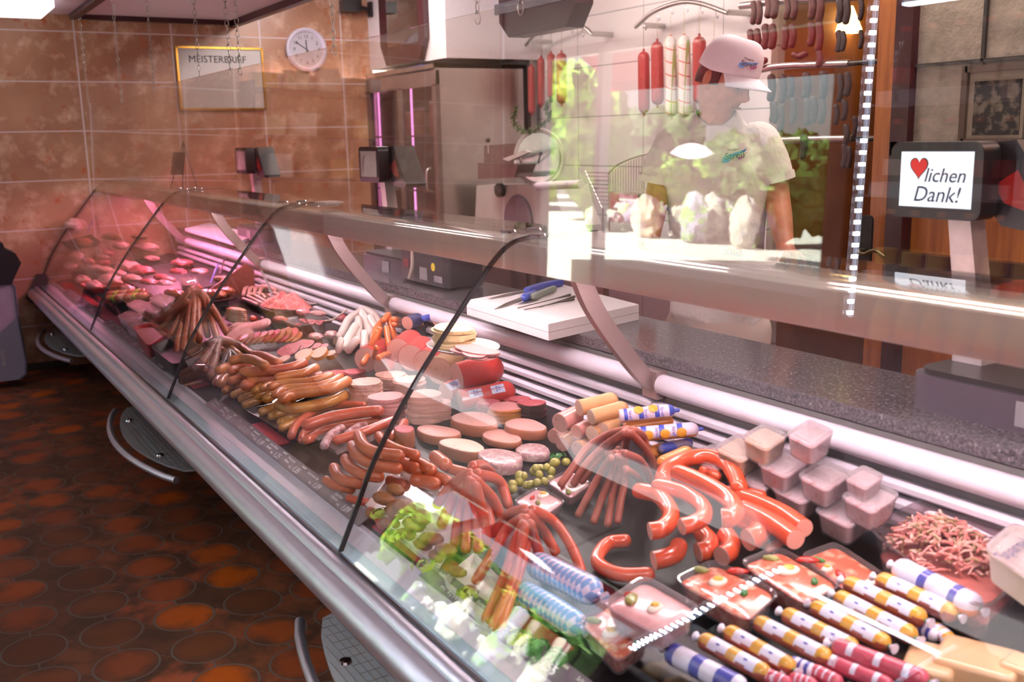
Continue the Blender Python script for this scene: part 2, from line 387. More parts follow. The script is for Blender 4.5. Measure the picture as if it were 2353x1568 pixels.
MX = Matrix(((0, 0, 1), (1, 0, 0), (0, 1, 0)))
MB().lathe([(R*.80, .012), (R*.80, .03), (R*.9, .042), (R, .03), (R, .0)], cc, 40, MX).build('rim', mat('clock_rim', 'cfc6d6', .3, var=.02), ck)
MB().lathe([(R*.82, .0), (R*.82, .02)], cc, 40, MX).build('dial', mat('clock_dial', 'b3abb3', .5, var=.02), ck)
for k in range(1, 13):
    a = PI/2 - k*PI/6; text('numeral', str(k), ck, basis(cc+Vector((.0215, math.cos(a)*R*.6, math.sin(a)*R*.6)), (0, 1, 0), (0, 0, 1)), .036, mat('black_ink', '231f22', .6))
for nm, ln, aa, wd in (('hour_hand', .07, 92, .008), ('minute_hand', .1, 147, .006)):
    a = math.radians(aa); d = Vector((0, math.cos(a), math.sin(a))); MB().tube([cc+Vector((.0235, 0, 0))-d*.02, cc+Vector((.0235, 0, 0))+d*ln], wd/2, 6).build(nm, mat('black_ink', '231f22', .6), ck)
# burgundy mirror above the cabinet
mr = thing('wall_mirror', 'small mirror in a burgundy octagonal wooden frame above the glass cabinet', 'mirror', (-6.7, 3.27, 2.1))
m0, m1 = at(882, 100, y=3.265), at(985, 130, y=3.265); ch = .07; xa, xb, za, zb = m0.x, m1.x, m1.z-.02, m1.z+.62
def octo(xa, xb, za, zb, c, y): return [(xa+c, y, za), (xb-c, y, za), (xb, y, za+c*1.6), (xb, y, zb-c), (xb-c, y, zb), (xa+c, y, zb), (xa, y, zb-c), (xa, y, za+c*1.6)]
o = octo(xa, xb, za, zb, .09, 3.275); i_ = octo(xa+.11, xb-.11, za+.13, zb-.1, .01, 3.245); n = 8
mb = MB().add(o + [(x, 3.235, z) for x, y, z in octo(xa, xb, za, zb, .09, 0)] + i_, [(k, (k+1) % n, n+(k+1) % n, n+k) for k in range(n)] + [(n+k, n+(k+1) % n, 2*n+(k+1) % n, 2*n+k) for k in range(n)])
mb.build('frame', REDW, mr, smooth=False); MB().prism(i_, (0, .012, 0)).build('mirror_glass', mat('mirror_silver', '9a9490', .04, 1, var=0), mr, smooth=False)
cmr = thing('security_camera', 'small black security camera on an arm beside the burgundy mirror', 'camera', (-7.2, 3.23, 2.33)); q = at(850, 22, y=3.26)
MB().box(q, (.05, .02, .11)).build('mount', BLACKP, cmr); qq = at(805, 14, y=3.1); MB().tube([q, q.lerp(qq, .5), qq], .016, 8).build('arm', BLACKP, cmr); MB().box(qq, (.10, .14, .085)).build('housing', BLACKP, cmr)
# burgundy canopy (extractor housing) near the top, above the hanging salami
e0, e1 = at(1147, 62, y=2.75), at(1305, 0, y=2.75)
hood = thing('canopy_lamp', 'burgundy hanging lamp housing with chamfered ends above the white tiled wall', 'lamp', (e0.x, 2.75, e0.z))
zt = e0.z+.22
poly = [(e0.x, 2.75, zt), (e0.x, 2.75, e0.z+.02), (e0.x+.09, 2.75, e0.z-.06), (e1.x-.02, 2.75, e0.z-.06), (e1.x+.06, 2.75, e0.z+.04), (e1.x+.06, 2.75, zt)]
MB().prism(poly, (0, .1, 0)).build('housing', mat('burgundy_paint', '420a14', .3, var=.1, coat=.1), hood, smooth=False)
MB().box(((e0.x+e1.x)/2, 2.744, e0.z+.085), (e1.x-e0.x+.05, .012, .05)).build('grey_band', mat('grey_band', '75707a', .4), hood, smooth=False)
MB().tube([((e0.x+e1.x)/2, 2.8, zt), ((e0.x+e1.x)/2, 2.8, 2.635)], .012, 8).build('stem', STEEL, hood)
# ------------------------------------------------------------------ lamps of the room
PANEL = emis('aisle_fill_panel', 'fff2f4', 16.0)
PANELS = emis('soft_lamp_panel', 'fff2f4', 1.5); PANELF = emis('far_lamp_panel', 'fff2f4', 1.0); PANELB = emis('staff_lamp_panel', 'fff4f0', 17.0)
def ceiling_lamp(x, y, z, lx, ly, label, group=None, pm=PANEL):
    t = thing('ceiling_light', label, 'ceiling light', (x, y, z), group)
    MB().box((x, y, z-.032), (lx, ly, .05)).build('diffuser', pm, t, smooth=False)
    MB().box((x, y, z-.004), (lx*.8, ly*.5, .008)).build('mounting_bar', WHITEP, t, smooth=False)
ceiling_lamp(-6.9, .62, 2.353, .62, .62, 'square glowing ceiling light nearest the marble wall', None, PANELF)
for x, y in ((.1, .3), (.1, -1.0)): ceiling_lamp(x, y, 2.353, .6, .6, 'added square glowing ceiling light over the customer aisle', 'ceiling lights over the aisle')  # unseen lights added near the camera to brighten floor and counter fronts
for x in (-5.4, -3.3, -1.2): ceiling_lamp(x, -.45, 2.353, 1.3, .26, 'wide soft ceiling light over the aisle near the shop window', 'soft lights near the window', PANELS)
for x in (-6.2, -4.3, -2.4, -.4): ceiling_lamp(x, 3.05 if x > -6 else 2.7, 2.628, 1.1, .22, 'long ceiling light over the sales staff aisle', 'long lights behind the counter', PANELB)
dl = thing('downlight', 'round recessed downlight in the white ceiling next to the red trim', 'downlight', at(168, 2, z=2.352)); q = at(168, 2, z=2.352)
MB().lathe([(.05, 0), (.062, 0), (.062, .008), (.05, .008)], q, 20).build('ring', WHITEP, dl)
# ================================================================== DISPLAY COUNTER
X0, X1 = XW+.012, .45; LX = X1-X0; XM = (X0+X1)/2
SEAMS = [-7.10, -5.43, -3.745, -2.057, -.37]
ctr = thing('display_counter', 'long refrigerated meat counter with curved glass front and silver bumper rail', 'counter', (XM, 1.2, 0))
def ext(poly, x0=X0, x1=X1): return MB().prism([(x0, y, z) for y, z in poly], (x1-x0, 0, 0))
LILAC = mat('enamel_white', 'dcd2dc', .35, var=.03); PALE = mat('pale_strip', 'd9ced6', .4, var=.03); BLUEG = mat('glass_green_strip', 'a9c3cb', .15, var=.03)
BASE = mat('counter_base', '4a2a20', .5, var=.1); DECK = mat('black_deck', '161213', .35, var=.3, spec=.2)
ext([(.80, .475), (1.68, .475), (1.68, .56), (.80, .56)]).build('tub_underside', mat('grey_back', '5d5a58', .5), ctr, smooth=False)
ext([(1.16, .12), (1.68, .12), (1.68, .475), (1.16, .475)]).build('base_panel', BASE, ctr, smooth=False)
ext([(1.24, 0), (1.6, 0), (1.6, .12), (1.24, .12)]).build('plinth', BLACKP, ctr, smooth=False)
def arc(cy, cz, r, a0, a1, n=8): return [(cy+r*math.cos(math.radians(a0+(a1-a0)*k/n)), cz+r*math.sin(math.radians(a0+(a1-a0)*k/n))) for k in range(n+1)]
ext(arc(.722, .528, .036, 100, 270, 10) + [(.81, .492), (.81, .565)]).build('bumper_rail', ALU, ctr, ang=25)
ext(arc(.745, .561, .017, 60, 200, 8) + [(.762, .54), (.79, .54), (.79, .577)]).build('bumper_rail', ALU, ctr, ang=25)
ext([(.760, .572), (.766, .572), (.766, .5795), (.760, .5795)]).build('rubber_seal', BLACKP, ctr, smooth=False)
ext([(.772, .565), (.806, .565), (.806, .581), (.772, .579)]).build('glass_strip', BLUEG, ctr, smooth=False)
ext([(.8065, .565), (.850, .565), (.850, .590), (.8065, .5815)]).build('front_ledge', PALE, ctr, smooth=False)
ext([(.850, .56), (.862, .56), (.862, .597), (.850, .597)]).build('inner_rail', LILAC, ctr, smooth=False)
dk = ext([(.862, deckz(.862)-.006), (1.655, deckz(1.655)-.006), (1.655, deckz(1.655)-.001), (.862, deckz(.862)-.001)]).build('deck', DECK, ctr, smooth=False)
ext([(.67, .505), (.70, .47), (.82, .47), (.82, .66), (.76, .66)], X0-.0, X0+.014).build('end_cap', REDW, ctr, smooth=False)
# curved glass: profile in (y, z), 7 mm thick
GP = [(.768, .580), (.815, .680), (.867, .788), (.973, .947), (1.093, 1.097), (1.165, 1.183), (1.191, 1.212), (1.222, 1.240), (1.253, 1.257), (1.295, 1.264), (1.34, 1.265), (1.42, 1.2645), (1.50, 1.264)]
gpf = [Vector((0, y, z)) for y, z in GP]; gpf = spline(gpf, 4)
def offs(P, d):
    o = []
    for i, p in enumerate(P):
        t = (P[min(i+1, len(P)-1)]-P[max(i-1, 0)]).normalized(); o.append(p + Vector((0, t.z, -t.y))*d)
    return o
inner = offs(gpf, .007)
def sweep_strip(A, B, x0, x1):
    mb = MB(); k = len(A); vs = []
    for x in (x0, x1): vs += [Vector((x, p.y, p.z)) for p in A] + [Vector((x, p.y, p.z)) for p in B]
    n = 2*k; fs = []
    for i in range(k-1):
        fs += [(i, i+1, n+i+1, n+i), (k+i, n+k+i, n+k+i+1, k+i+1), (i, k+i, k+i+1, i+1), (n+i, n+i+1, n+k+i+1, n+k+i)]
    fs += [(0, n, n+k, k), (k-1, 2*k-1, n+2*k-1, n+k-1)]
    return mb.add(vs, fs)
CURVG = glassmat('counter_glass', 'f6f7f6', 1.52, boost=1.0)
xs = [X0+.004] + SEAMS + [X1]
xs = [X0+.004] + SEAMS[1:] + [X1]
for a, b in zip(xs[:-1], xs[1:]): sweep_strip(gpf, inner, a+.003, b-.003).build('glass_panel', CURVG, ctr, ang=60)
SEAL = mat('black_seam', '141016', .4)
for x in SEAMS[1:-1]: sweep_strip(offs(gpf, -.0015), offs(gpf, .009), x-.0032, x+.0032).build('seam_trim', SEAL, ctr, ang=60)
sweep_strip(offs(gpf, -.003), offs(gpf, .010), X0+.002, X0+.010).build('seam_trim', mat('brown_edge', '4a2418', .4), ctr, ang=60)
for x in SEAMS[1:-1]:
    for dx in (-.075, .06):
        for y in ((1.285, 1.36)):
            q = Vector((x+dx, y, 1.2655)); MB().lathe([(.006, 0), (.020, .002), (.022, .006), (.019, .010), (.004, .011)], q, 20).build('glass_fixing', CHROME, ctr)
# lamp canopy under the top glass
CAN = mat('canopy_beige', 'ebe1d8', .45, var=.03)
cp = [(1.285, 1.243), (1.30, 1.205), (1.335, 1.170), (1.385, 1.150), (1.44, 1.150), (1.475, 1.17), (1.485, 1.205), (1.485, 1.243)]
ext(cp, X0+.015, X1).build('lamp_canopy', CAN, ctr, ang=50)
TUBE = emis('counter_lamp', 'ffe4ec', 38.0); TUBEM = emis('meat_lamp', 'ff8ab8', 105.0)
xs2 = [X0+.1] + SEAMS + [X1]
for a, b in zip(xs2[:-1], xs2[1:]):
    MB().box(((a+b)/2, 1.43, 1.146), (b-a-.12, .03, .006)).build('lamp_tube', TUBEM if b < -4.6 else TUBE, ctr, smooth=False)
# rear: arms, tubular rail, louvres, granite worktop
ARMP = [(1.44, 1.15), (1.475, 1.075), (1.53, .995), (1.60, .91), (1.655, .85), (1.70, .815)]
ARM = mat('mauve_grey_metal', 'a08a88', .35, .5, var=.05)
for x in SEAMS:
    A = spline([Vector((0, y-.02, z)) for y, z in ARMP], 5); B = spline([Vector((0, y+.028, z+.012)) for y, z in ARMP], 5)
    sweep_strip(A, B, x-.012, x+.012).build('support_arm', ARM, ctr, ang=60)
    MB().box((x, 1.695, .84), (.06, .05, .075)).build('arm_socket', ARM, ctr, smooth=False)
for a, b in zip(xs2[:-1], xs2[1:]):
    ext(arc(1.69, .842, .028, 0, 360, 14)[:-1], a+.03, b-.03).build('rear_rail', LILAC, ctr)
    for k in range(4):
        zc = .781-.0355*k; yc = 1.690-.006*k
        ext([(yc-.006, zc-.0125), (yc-.013, zc-.007), (yc-.014, zc+.004), (yc-.006, zc+.0085), (yc+.02, zc+.0085), (yc+.02, zc-.0125)], a+.004, b-.004).build('louvre', LILAC, ctr)
ext([(1.705, .12), (1.73, .12), (1.73, .88), (1.705, .88)]).build('rear_panel', mat('grey_back', '5d5a58', .5), ctr, smooth=False)
gt = MB().prism([(X0, y, z) for y, z in ((1.70, .884), (1.703, .9115), (1.708, .915), (2.04, .915), (2.04, .884))], (LX, 0, 0)).build('granite_worktop', GRAN, None, smooth=False)
tag(gt, 'long speckled grey granite worktop running behind the meat counter', 'worktop')
bc = MB().box((XM, 1.89, .44), (LX, .27, .884)).build('worktop_base', WOOD, None, smooth=False); tag(bc, 'wooden base cabinet carrying the granite worktop', 'cabinet')
# bag shelves on the front
SGL = glassmat('shelf_glass', 'cfe9e4', 1.5, milk=.30)  # milk share stands in for a bright ceiling mirrored in the glass
for x in (-6.75, -4.25, -1.75):
    zc = .30; outl = []
    L = .59
    outl = [(x-L+.03, .845), (x+L-.03, .845)]
    for k in range(13):
        a = k/12; xx = x+L-.05-(2*L-.10)*a; outl.append((xx, .80-.105*math.sin(PI*a)**.75))
    sh = MB().prism([(a, b, zc) for a, b in outl], (0, 0, .008)).build('bag_shelf', SGL, ctr, smooth=False)
    pr = []
    for k in range(17):
        a = k/16; pr.append(Vector((x-L+(2*L)*a, .757-.10*math.sin(PI*a)**.8, zc-.01)))
    MB().tube(pr, .0135, 12).build('curved_rail', ALU, sh)
    for s in (-1, 1):
        MB().lathe([(.004, .016), (.014, .014), (.016, .008), (.012, .008)], (x+s*.30, .765, zc), 16).build('knob', CHROME, sh)
        MB().tube([(x+s*.30, .765, zc-.004), (x+s*.30, .80, zc-.03)], .007, 8).build('bracket', ALU, sh)
    ln = MB()
    for k in range(6): ln.box((x, .83-.019*k, zc+.0085), (2*L*(1-.014*k*k)-.12, .0018, .0006))
    for k in range(26):
        xx = x-L+.06+k*(2*L-.12)/25; ln.box((xx, .80, zc+.0085), (.0016, .05, .0006))
    ln.build('printed_grid', mat('grid_print', '6a5a52', .6), sh, smooth=False)
    MB().tube(spline([(x-.35, .80, zc-.012), (x, .79, zc-.03), (x+.35, .80, zc-.012)], 6), .009, 8).build('wall_bracket', ALU, sh, smooth=False)
# price strips
STRIP = mat('price_strip_grey', '6d6467', .45, var=.06); STRIPV = mat('price_strip_violet', '6f5a6c', .45, var=.06); 
WINK = mat('white_lettering', 'e8dfe2', .6, var=0)
def strip(x0, x1, m, label, items, y0=.846, y1=.884, z0=.5975, z1=.616):
    t = thing('price_strip', label, 'price strip', ((x0+x1)/2, .86, .6))
    n = Vector((0, -(z1-z0), y1-y0)).normalized()
    MB().prism([(x0, y0, z0), (x1, y0, z0), (x1, y1, z1), (x0, y1, z1)], n*.003).build('panel', m, t, smooth=False)
    ey = Vector((0, y1-y0, z1-z0)); ct = Vector((0, (y0+y1)/2, (z0+z1)/2)) + n*.0034; e1 = ey.normalized()
    def put(s, x, v, size, al='LEFT'): text('lettering', s, t, basis(Vector((x, 0, 0))+ct+e1*v, (1, 0, 0), ey), size, WINK, .0002, al)
    for x, a, b, p in items:
        put(a, x, .0105, .0125)
        if b: put(b, x, -.002, .0115)
        if p: put('100 g', x+.052, -.010, .009); put(p, x+.082, -.006, .026)
    for x, *_ in items: MB().box(Vector((x+.125, 0, 0))+ct+e1*.0135, (.03, .006, .0012), Matrix.Rotation(math.atan2(z1-z0, y1-y0), 3, 'X')).build('label_tab', mat('label_tab', 'c9c0b4', .5), t, smooth=False)
strip(-3.50, -2.13, STRIP, 'grey price strip with white prices in front of the smoked sausage pile',
      [(-3.47, 'Rindswurst', 'Gelbwurst', ''), (-3.36, 'Fleischwurst', 'Jagdwurst', '1,45'), (-3.18, 'Lyoner', '', '1,15'), (-3.02, 'Bockwurst', 'Peitscher', '1,19'), (-2.86, 'Curry-Wurst', 'Knacker', '1,25'), (-2.70, 'Weisswurst', 'Wiener', '1,35'), (-2.54, 'Leberwurst fein', '', '1,09'), (-2.34, 'Leberkäse', 'Kalbskäse', '1,09')])
strip(-1.80, -.9, STRIPV, 'violet-grey price strip with white prices nearest the camera', [(-1.77, 'Frikadellen', '', '1,40'), (-1.60, 'Bierschinken', '', '1,75'), (-1.43, 'Leberwurst', '', '1,55'), (-1.26, 'Schinken', '', '1,65')])
strip(-5.50, -4.15, STRIP, 'grey price strip with white prices below the brown pepper sausages', [(-5.45+.19*k, a, '', p) for k, (a, p) in enumerate((('Salami', '1,99'), ('Bratwurst', '1,05'), ('Rind', '1,45'), ('Speck', '1,29'), ('Schinken', '1,89'), ('Pfefferbeisser', '1,79'), ('Landjäger', '1,69')))])
strip(-6.9, -5.75, STRIPV, 'violet-grey price strip nearest the marble wall', [(-6.8+.25*k, a, '', p) for k, (a, p) in enumerate((('Hals', '0,99'), ('Filet', '1,89'), ('Braten', '1,15'), ('Gulasch', '1,09')))])
# red mat along the front of the deck
rm = MB()
for xa_, xb_, l_ in ((-7.3, -3.75, 'far half of the counter'), (-3.12, -2.85, 'pink bockwurst row'), (-2.1, -1.35, 'meatball trays')):
    rm = MB().prism([(x, y, deckz(y)+.0005) for x, y in ((xa_, .868), (xb_, .868), (xb_, .93), (xa_, .93))], (0, 0, .004)).build('red_mat', mat('red_mat', '9c1420', .5, var=.1), None, smooth=False); tag(rm, 'narrow red mat on the deck front by the ' + l_, 'mat')
# ------------------------------------------------------------------ hanging acrylic screens
ACR = glassmat('acrylic', 'fbf7f4', 1.5, boost=1.25)
YP, TILT = 1.187, math.radians(-1.5)
def link(mb, c, d, L, r, side):
    u = side; pts = []
    for k in range(10):
        a = 2*PI*k/10; pts.append(c + d*(math.sin(a)*L*.5) + u*(math.cos(a)*L*.24))
    pts.append(pts[0]); mb.tube(pts, r, 5, caps=False)
def screen(x0, x1, z0, z1, label, chains, drop=0.):
    t = thing('hanging_screen', label, 'screen', ((x0+x1)/2, YP, z0))
    M = Matrix.Translation((0, YP, z1)) @ Matrix.Rotation(TILT, 4, 'X') @ Matrix.Translation((0, -YP, -z1))
    mb = MB().prism([(x0, YP-.003, z0), (x1, YP-.003, z0-drop*0), (x1, YP-.003, z1-drop), (x0, YP-.003, z1)], (0, .006, 0)); mb.v = [M @ v for v in mb.v]
    mb.build('acrylic_sheet', ACR, t, smooth=False)
    for x in chains:
        zt = z1 - drop*(x-x0)/(x1-x0); mb = MB(); k = 0; z = zt-.012
        while z < 2.33:
            link(mb, Vector((x, YP, z)), Vector((0, 0, 1)), .03, .0012, Vector((1, 0, 0)) if k % 2 else Vector((0, 1, 0))); z += .023; k += 1
        mb.build('chain', mat('galvanised', 'a8a29c', .3, 1), t)
screen(XW+.02, -5.62, 1.21, 1.785, 'clear hanging acrylic screen nearest the marble wall', (-7.38, -6.25), .03)
screen(-5.6, -4.02, 1.21, 1.785, 'clear hanging acrylic screen in front of the framed certificate', (-5.40, -4.52, -4.06))
screen(-4.0, -1.98, 1.205, 1.78, 'clear hanging acrylic screen before the scale and the wall clock', (-3.93, -2.965, -2.085))
screen(-1.96, .3, 1.205, 1.78, 'clear hanging acrylic screen in front of the man in the white cap', (-1.9, .2))
# ================================================================== GOODS ON THE DECK
def Zm(ox, oy, s): return lambda a, b, h: D(ox+a/s, oy+b/s, h)
def pal(n, c, **k): return mat(n, c, **{**dict(rough=.33, var=.14, scale=22, coat=.25), **k})
BOCK = pal('bockwurst_skin', 'b5653a', col2='c47a48', thr=(.42, .62), scale=9, bump=.0006, bscale=160); BOCKP = pal('bockwurst_pink_skin', 'b2503a', col2='c4704e', thr=(.45, .65), scale=10, bump=.0006, bscale=160); YEL = pal('yellow_wurst_skin', 'b0682c', col2='bf8238', thr=(.42, .62), scale=12, bump=.0006, bscale=160); PINKW = pal('pink_wurst_skin', 'b9523c', var=.12, scale=18)
CURV = pal('curved_wurst_skin', 'bb5a35', var=.1); WIEN = pal('wiener_skin', 'bf4e36', var=.1); RING = pal('ring_sausage_skin', 'd4502f', var=.1, coat=.5, rough=.25); CUTP = mat('cut_meat_pink', 'd99a8c', .5, var=.06, scale=120)
DRY = pal('dried_sausage_skin', '9c4f3f', var=.28, scale=40, coat=.1, rough=.45, bump=.0015); PEPPER = pal('pepper_stick_skin', '8f4326', var=.2, scale=60, coat=.05, rough=.5, bump=.0008); WRINK = pal('wrinkled_sausage_skin', '6d3a2b', var=.3, scale=30, coat=.05, rough=.5, bump=.003)
WHITEW = pal('white_sausage_skin', 'd0bcb2', var=.05, rough=.4); ORANGE = pal('orange_sausage_skin', 'cf662c', var=.12); DARKS = pal('black_pudding_skin', '4a3638', var=.15); RAWS = pal('raw_sausage_skin', 'd09488', var=.14, scale=40); MOULD = mat('white_mould_skin', 'c39aa0', .6, var=.2, scale=60, col2='8d4a4a', thr=(.45, .65))
def saus(name, label, cat, pts, wpx, m, group=None, n=12, **k):
    r = sum(w2r(p, wpx) for p in pts)/len(pts); o = MB().sausage(pts, r, n, **k).build(name, m, None, ang=180, origin=pts[len(pts)//2]); return tag(o, label, cat, group)
# ---- black trays below the bockwurst
TRAYM = mat('black_tray', '17120f', .22, var=.2, coat=.4)
def tray(px4, label, h=.004, rim=.014, m=TRAYM, name='serving_tray', cat='tray', th=.003, zadd=0):
    P = [D(a, b, h) for a, b in px4]; c = sum(P, Vector())/4; big = [c+(p-c)*1.0+Vector((0, 0, rim)) for p in P]; small = [c+(p-c)*.93 for p in P]
    ins = [c+(p-c)*.985+Vector((0, 0, rim)) for p in P]; ins2 = [c+(p-c)*.915+Vector((0, 0, th)) for p in P]
    V = small+big+ins+ins2; F = [(3, 2, 1, 0)]
    for k in range(4):
        l = (k+1) % 4; F += [(k, l, 4+l, 4+k), (4+k, 4+l, 8+l, 8+k), (8+k, 8+l, 12+l, 12+k)]
    F.append((12, 13, 14, 15)); return tag(MB().add(V, F).build(name, m, None, smooth=False), label, cat)
tray([(478, 876), (640, 950), (760, 900), (590, 830)], 'black serving tray under the far half of the bockwurst pile')
tray([(562, 950), (700, 1034), (905, 965), (770, 905)], 'black serving tray under the pink bockwurst row')
z = Zm(480, 790, 5.602); PX = 'bockwurst in the big pile of sausages on black trays'
BW = [ # (points, width zoom px, h of points, mat, words)
 ([(480, 790), (640, 735), (760, 710)], 118, .018, YEL, 'yellowish bockwurst at the bottom front of the pile, fourth tip from the left'),
 ([(420, 715), (600, 655), (760, 640)], 105, .018, YEL, 'yellowish bockwurst at the bottom of the pile, third tip from the left'),
 ([(325, 660), (470, 600), (640, 580)], 105, .018, YEL, 'yellowish bockwurst at the bottom of the pile, second tip from the left'),
 ([(215, 600), (330, 540), (560, 520)], 115, .022, BOCK, 'bockwurst at the bottom left of the pile, first tip from the left'),
 ([(90, 500), (150, 430), (260, 400)], 100, .03, BOCKP, 'short reddish sausage end at the far left corner of the pile'),
 ([(690, 880), (880, 820), (1040, 790)], 125, .016, YEL, 'yellow bockwurst tip poking out in the lower front row, leftmost'),
 ([(815, 940), (980, 880), (1120, 860)], 120, .016, YEL, 'yellow bockwurst tip in the lower front row, second of four'),
 ([(925, 1010), (1080, 950), (1210, 910)], 105, .016, YEL, 'yellow bockwurst tip in the lower front row, third of four'),
 ([(940, 1090), (1100, 1020), (1260, 960)], 115, .016, YEL, 'yellow bockwurst tip in the lower front row, lowest of four'),
 ([(150, 520), (240, 420), (420, 390)], 110, .05, BOCK, 'bockwurst of the second layer at the left end of the pile, lower one'),
 ([(290, 480), (420, 440), (600, 430)], 115, .05, BOCKP, 'darker bockwurst wedged in the middle of the left pile'),
 ([(630, 690), (740, 640), (860, 620)], 85, .05, YEL, 'thin pointed tan sausage tip in the middle of the pile'),
 ([(600, 610), (720, 540), (900, 520)], 115, .06, YEL, 'tan bockwurst tip below the long shiny pair in the pile'),
 ([(750, 710), (850, 650), (1000, 630)], 130, .055, YEL, 'tan bockwurst with a dark spot on its blunt tip'),
 ([(870, 800), (960, 740), (1080, 720)], 110, .05, YEL, 'tan sausage end squeezed under the front shiny bockwurst'),
 ([(920, 800), (1100, 835), (1350, 800), (1560, 750), (1730, 670)], 150, .055, YEL, 'long golden bockwurst curving under the shiny front one'),
 ([(130, 350), (240, 300), (440, 260)], 115, .075, BOCK, 'bockwurst lying highest at the far left end of the pile'),
 ([(280, 350), (380, 310), (520, 290)], 95, .075, BOCKP, 'short orange-red sausage half hidden behind the pointed top one'),
 ([(470, 540), (600, 470), (760, 460), (900, 440)], 150, .082, BOCKP, 'thick reddish bockwurst across the middle of the pile'),
 ([(700, 580), (800, 520), (980, 500)], 100, .085, BOCK, 'brown pointed sausage tip left of the shiny trio'),
 ([(790, 560), (950, 510), (1250, 490), (1450, 450), (1570, 410)], 105, .10, BOCK, 'rear bockwurst of the shiny trio in the pile'),
 ([(850, 660), (1000, 580), (1350, 555), (1560, 500), (1690, 430)], 108, .10, BOCK, 'middle bockwurst of the shiny trio in the pile'),
 ([(950, 710), (1100, 650), (1400, 610), (1620, 560), (1780, 480)], 142, .10, BOCK, 'front glossy orange bockwurst of the shiny trio'),
 ([(450, 370), (620, 355), (880, 340), (1080, 300), (1220, 250)], 130, .115, BOCKP, 'long pinkish bockwurst lying on top of the left pile'),
 ([(890, 440), (1050, 410), (1220, 380), (1370, 310)], 122, .112, BOCK, 'golden-tan bockwurst on top, right of the long pinkish one'),
 ([(1300, 450), (1380, 420), (1440, 400)], 90, .08, BOCKP, 'small sausage end peeping out below the golden-tan bockwurst'),
 ([(590, 150), (720, 170), (890, 250)], 128, .125, BOCKP, 'short red-tipped bockwurst at the rear top of the pile'),
 ([(310, 215), (440, 195), (580, 215), (720, 285)], 132, .135, BOCK, 'pale bockwurst with a pointed left tip on the very top'),
 ([(1060, 1190), (1130, 1040), (1380, 870), (1700, 790), (1990, 800)], 108, .03, PINKW, 'smooth pink bockwurst, rear one of the lower row'),
 ([(1190, 1240), (1230, 1150), (1330, 1080)], 105, .018, PINKW, 'short pink sausage end under the pink row'),
 ([(1270, 1250), (1450, 1130), (1780, 1050), (2150, 1000)], 118, .022, PINKW, 'smooth pink bockwurst, front one touching the tray rim'),
 ([(1260, 1050), (1560, 955), (1880, 895), (2190, 868)], 150, .062, PINKW, 'thick pink bockwurst with a clear casing tip on top of its row')]
for p, w, h, m, l in BW: saus('bockwurst', l, 'sausage', [z(a, b, h) for a, b in p], w/5.602, m, 'bockwurst pile on black trays')
z = Zm(700, 900, 3.92)
tray([(722, 1020), (770, 1050), (935, 985), (880, 955)], 'small clear tray edge beneath the reddish long sausages', m=glassmat('clear_tray', 'f0e8ea', 1.45, milk=.12), rim=.02)
for p, w, m, l in [([(175, 490), (230, 400), (330, 330)], 80, MOULD, 'white-bloomed salami end in the clear tray, front'), ([(380, 380), (470, 320), (540, 300)], 62, MOULD, 'white-bloomed salami end in the clear tray, rear'),
                   ([(290, 440), (520, 370), (700, 300), (800, 260)], 90, PINKW, 'long dusky red sausage in the clear tray, left'), ([(780, 410), (860, 350), (900, 280)], 85, PINKW, 'dusky red sausage crossing the black seam, rear')]:
    saus('smoked_sausage', l, 'sausage', [z(a, b, .035) for a, b in p], w/3.92, m, 'sausages in the clear tray')
CW = [([(200, 800), (280, 850), (420, 880)], 90, .02, 'lowest'), ([(265, 690), (300, 760), (380, 810), (500, 830)], 105, .045, 'fourth from the top'), ([(370, 610), (420, 690), (540, 750), (670, 770)], 108, .075, 'third from the top'),
      ([(430, 490), (480, 580), (610, 650), (830, 695)], 108, .105, 'second from the top'), ([(490, 395), (530, 490), (640, 550), (850, 580)], 112, .135, 'topmost'), ([(670, 400), (720, 460), (860, 530), (1000, 570)], 92, .115, 'thin one behind the topmost')]
for p, w, h, l in CW: saus('curved_sausage', f'curved orange-brown sausage stacked by the black seam, {l}', 'sausage', [z(a, b, h) for a, b in p], w/3.92, CURV, 'curved sausages by the seam')
CB = [([(400, 960), (480, 985), (570, 1000)], 75, .02, 'brown sausage end lying low in front of the curved stack'), ([(590, 1080), (640, 1110), (700, 1200)], 85, .02, 'dark brown sausage end at the rim of the white meatball tray')]
for p, w, h, l in CB: saus('brown_sausage', l, 'sausage', [z(a, b, h) for a, b in p], w/3.92, WIEN)
KN = [([(780, 800), (900, 850)], 115, .035, 'bottom left'), ([(1030, 720), (1000, 700), (880, 650)], 138, .075, 'leftmost of the upper row'), ([(990, 640), (1060, 660), (1140, 710)], 118, .085, 'second of the upper row'), ([(1180, 590), (1230, 630), (1270, 660)], 128, .09, 'topmost'),
      ([(1000, 800), (1090, 810), (1180, 840)], 125, .06, 'front with a pinched tip'), ([(1150, 750), (1220, 780), (1290, 810)], 105, .065, 'middle right'), ([(1290, 690), (1360, 710), (1440, 730)], 100, .075, 'right, beside the wiener bundle'), ([(860, 590), (930, 570), (1010, 580)], 60, .08, 'thin tied end behind the rest')]
for p, w, h, l in KN: saus('knackwurst', f'short plump orange knackwurst in the heap, {l}', 'sausage', [z(a, b, h) for a, b in p], w/3.92, CURV, 'short plump knackwurst')
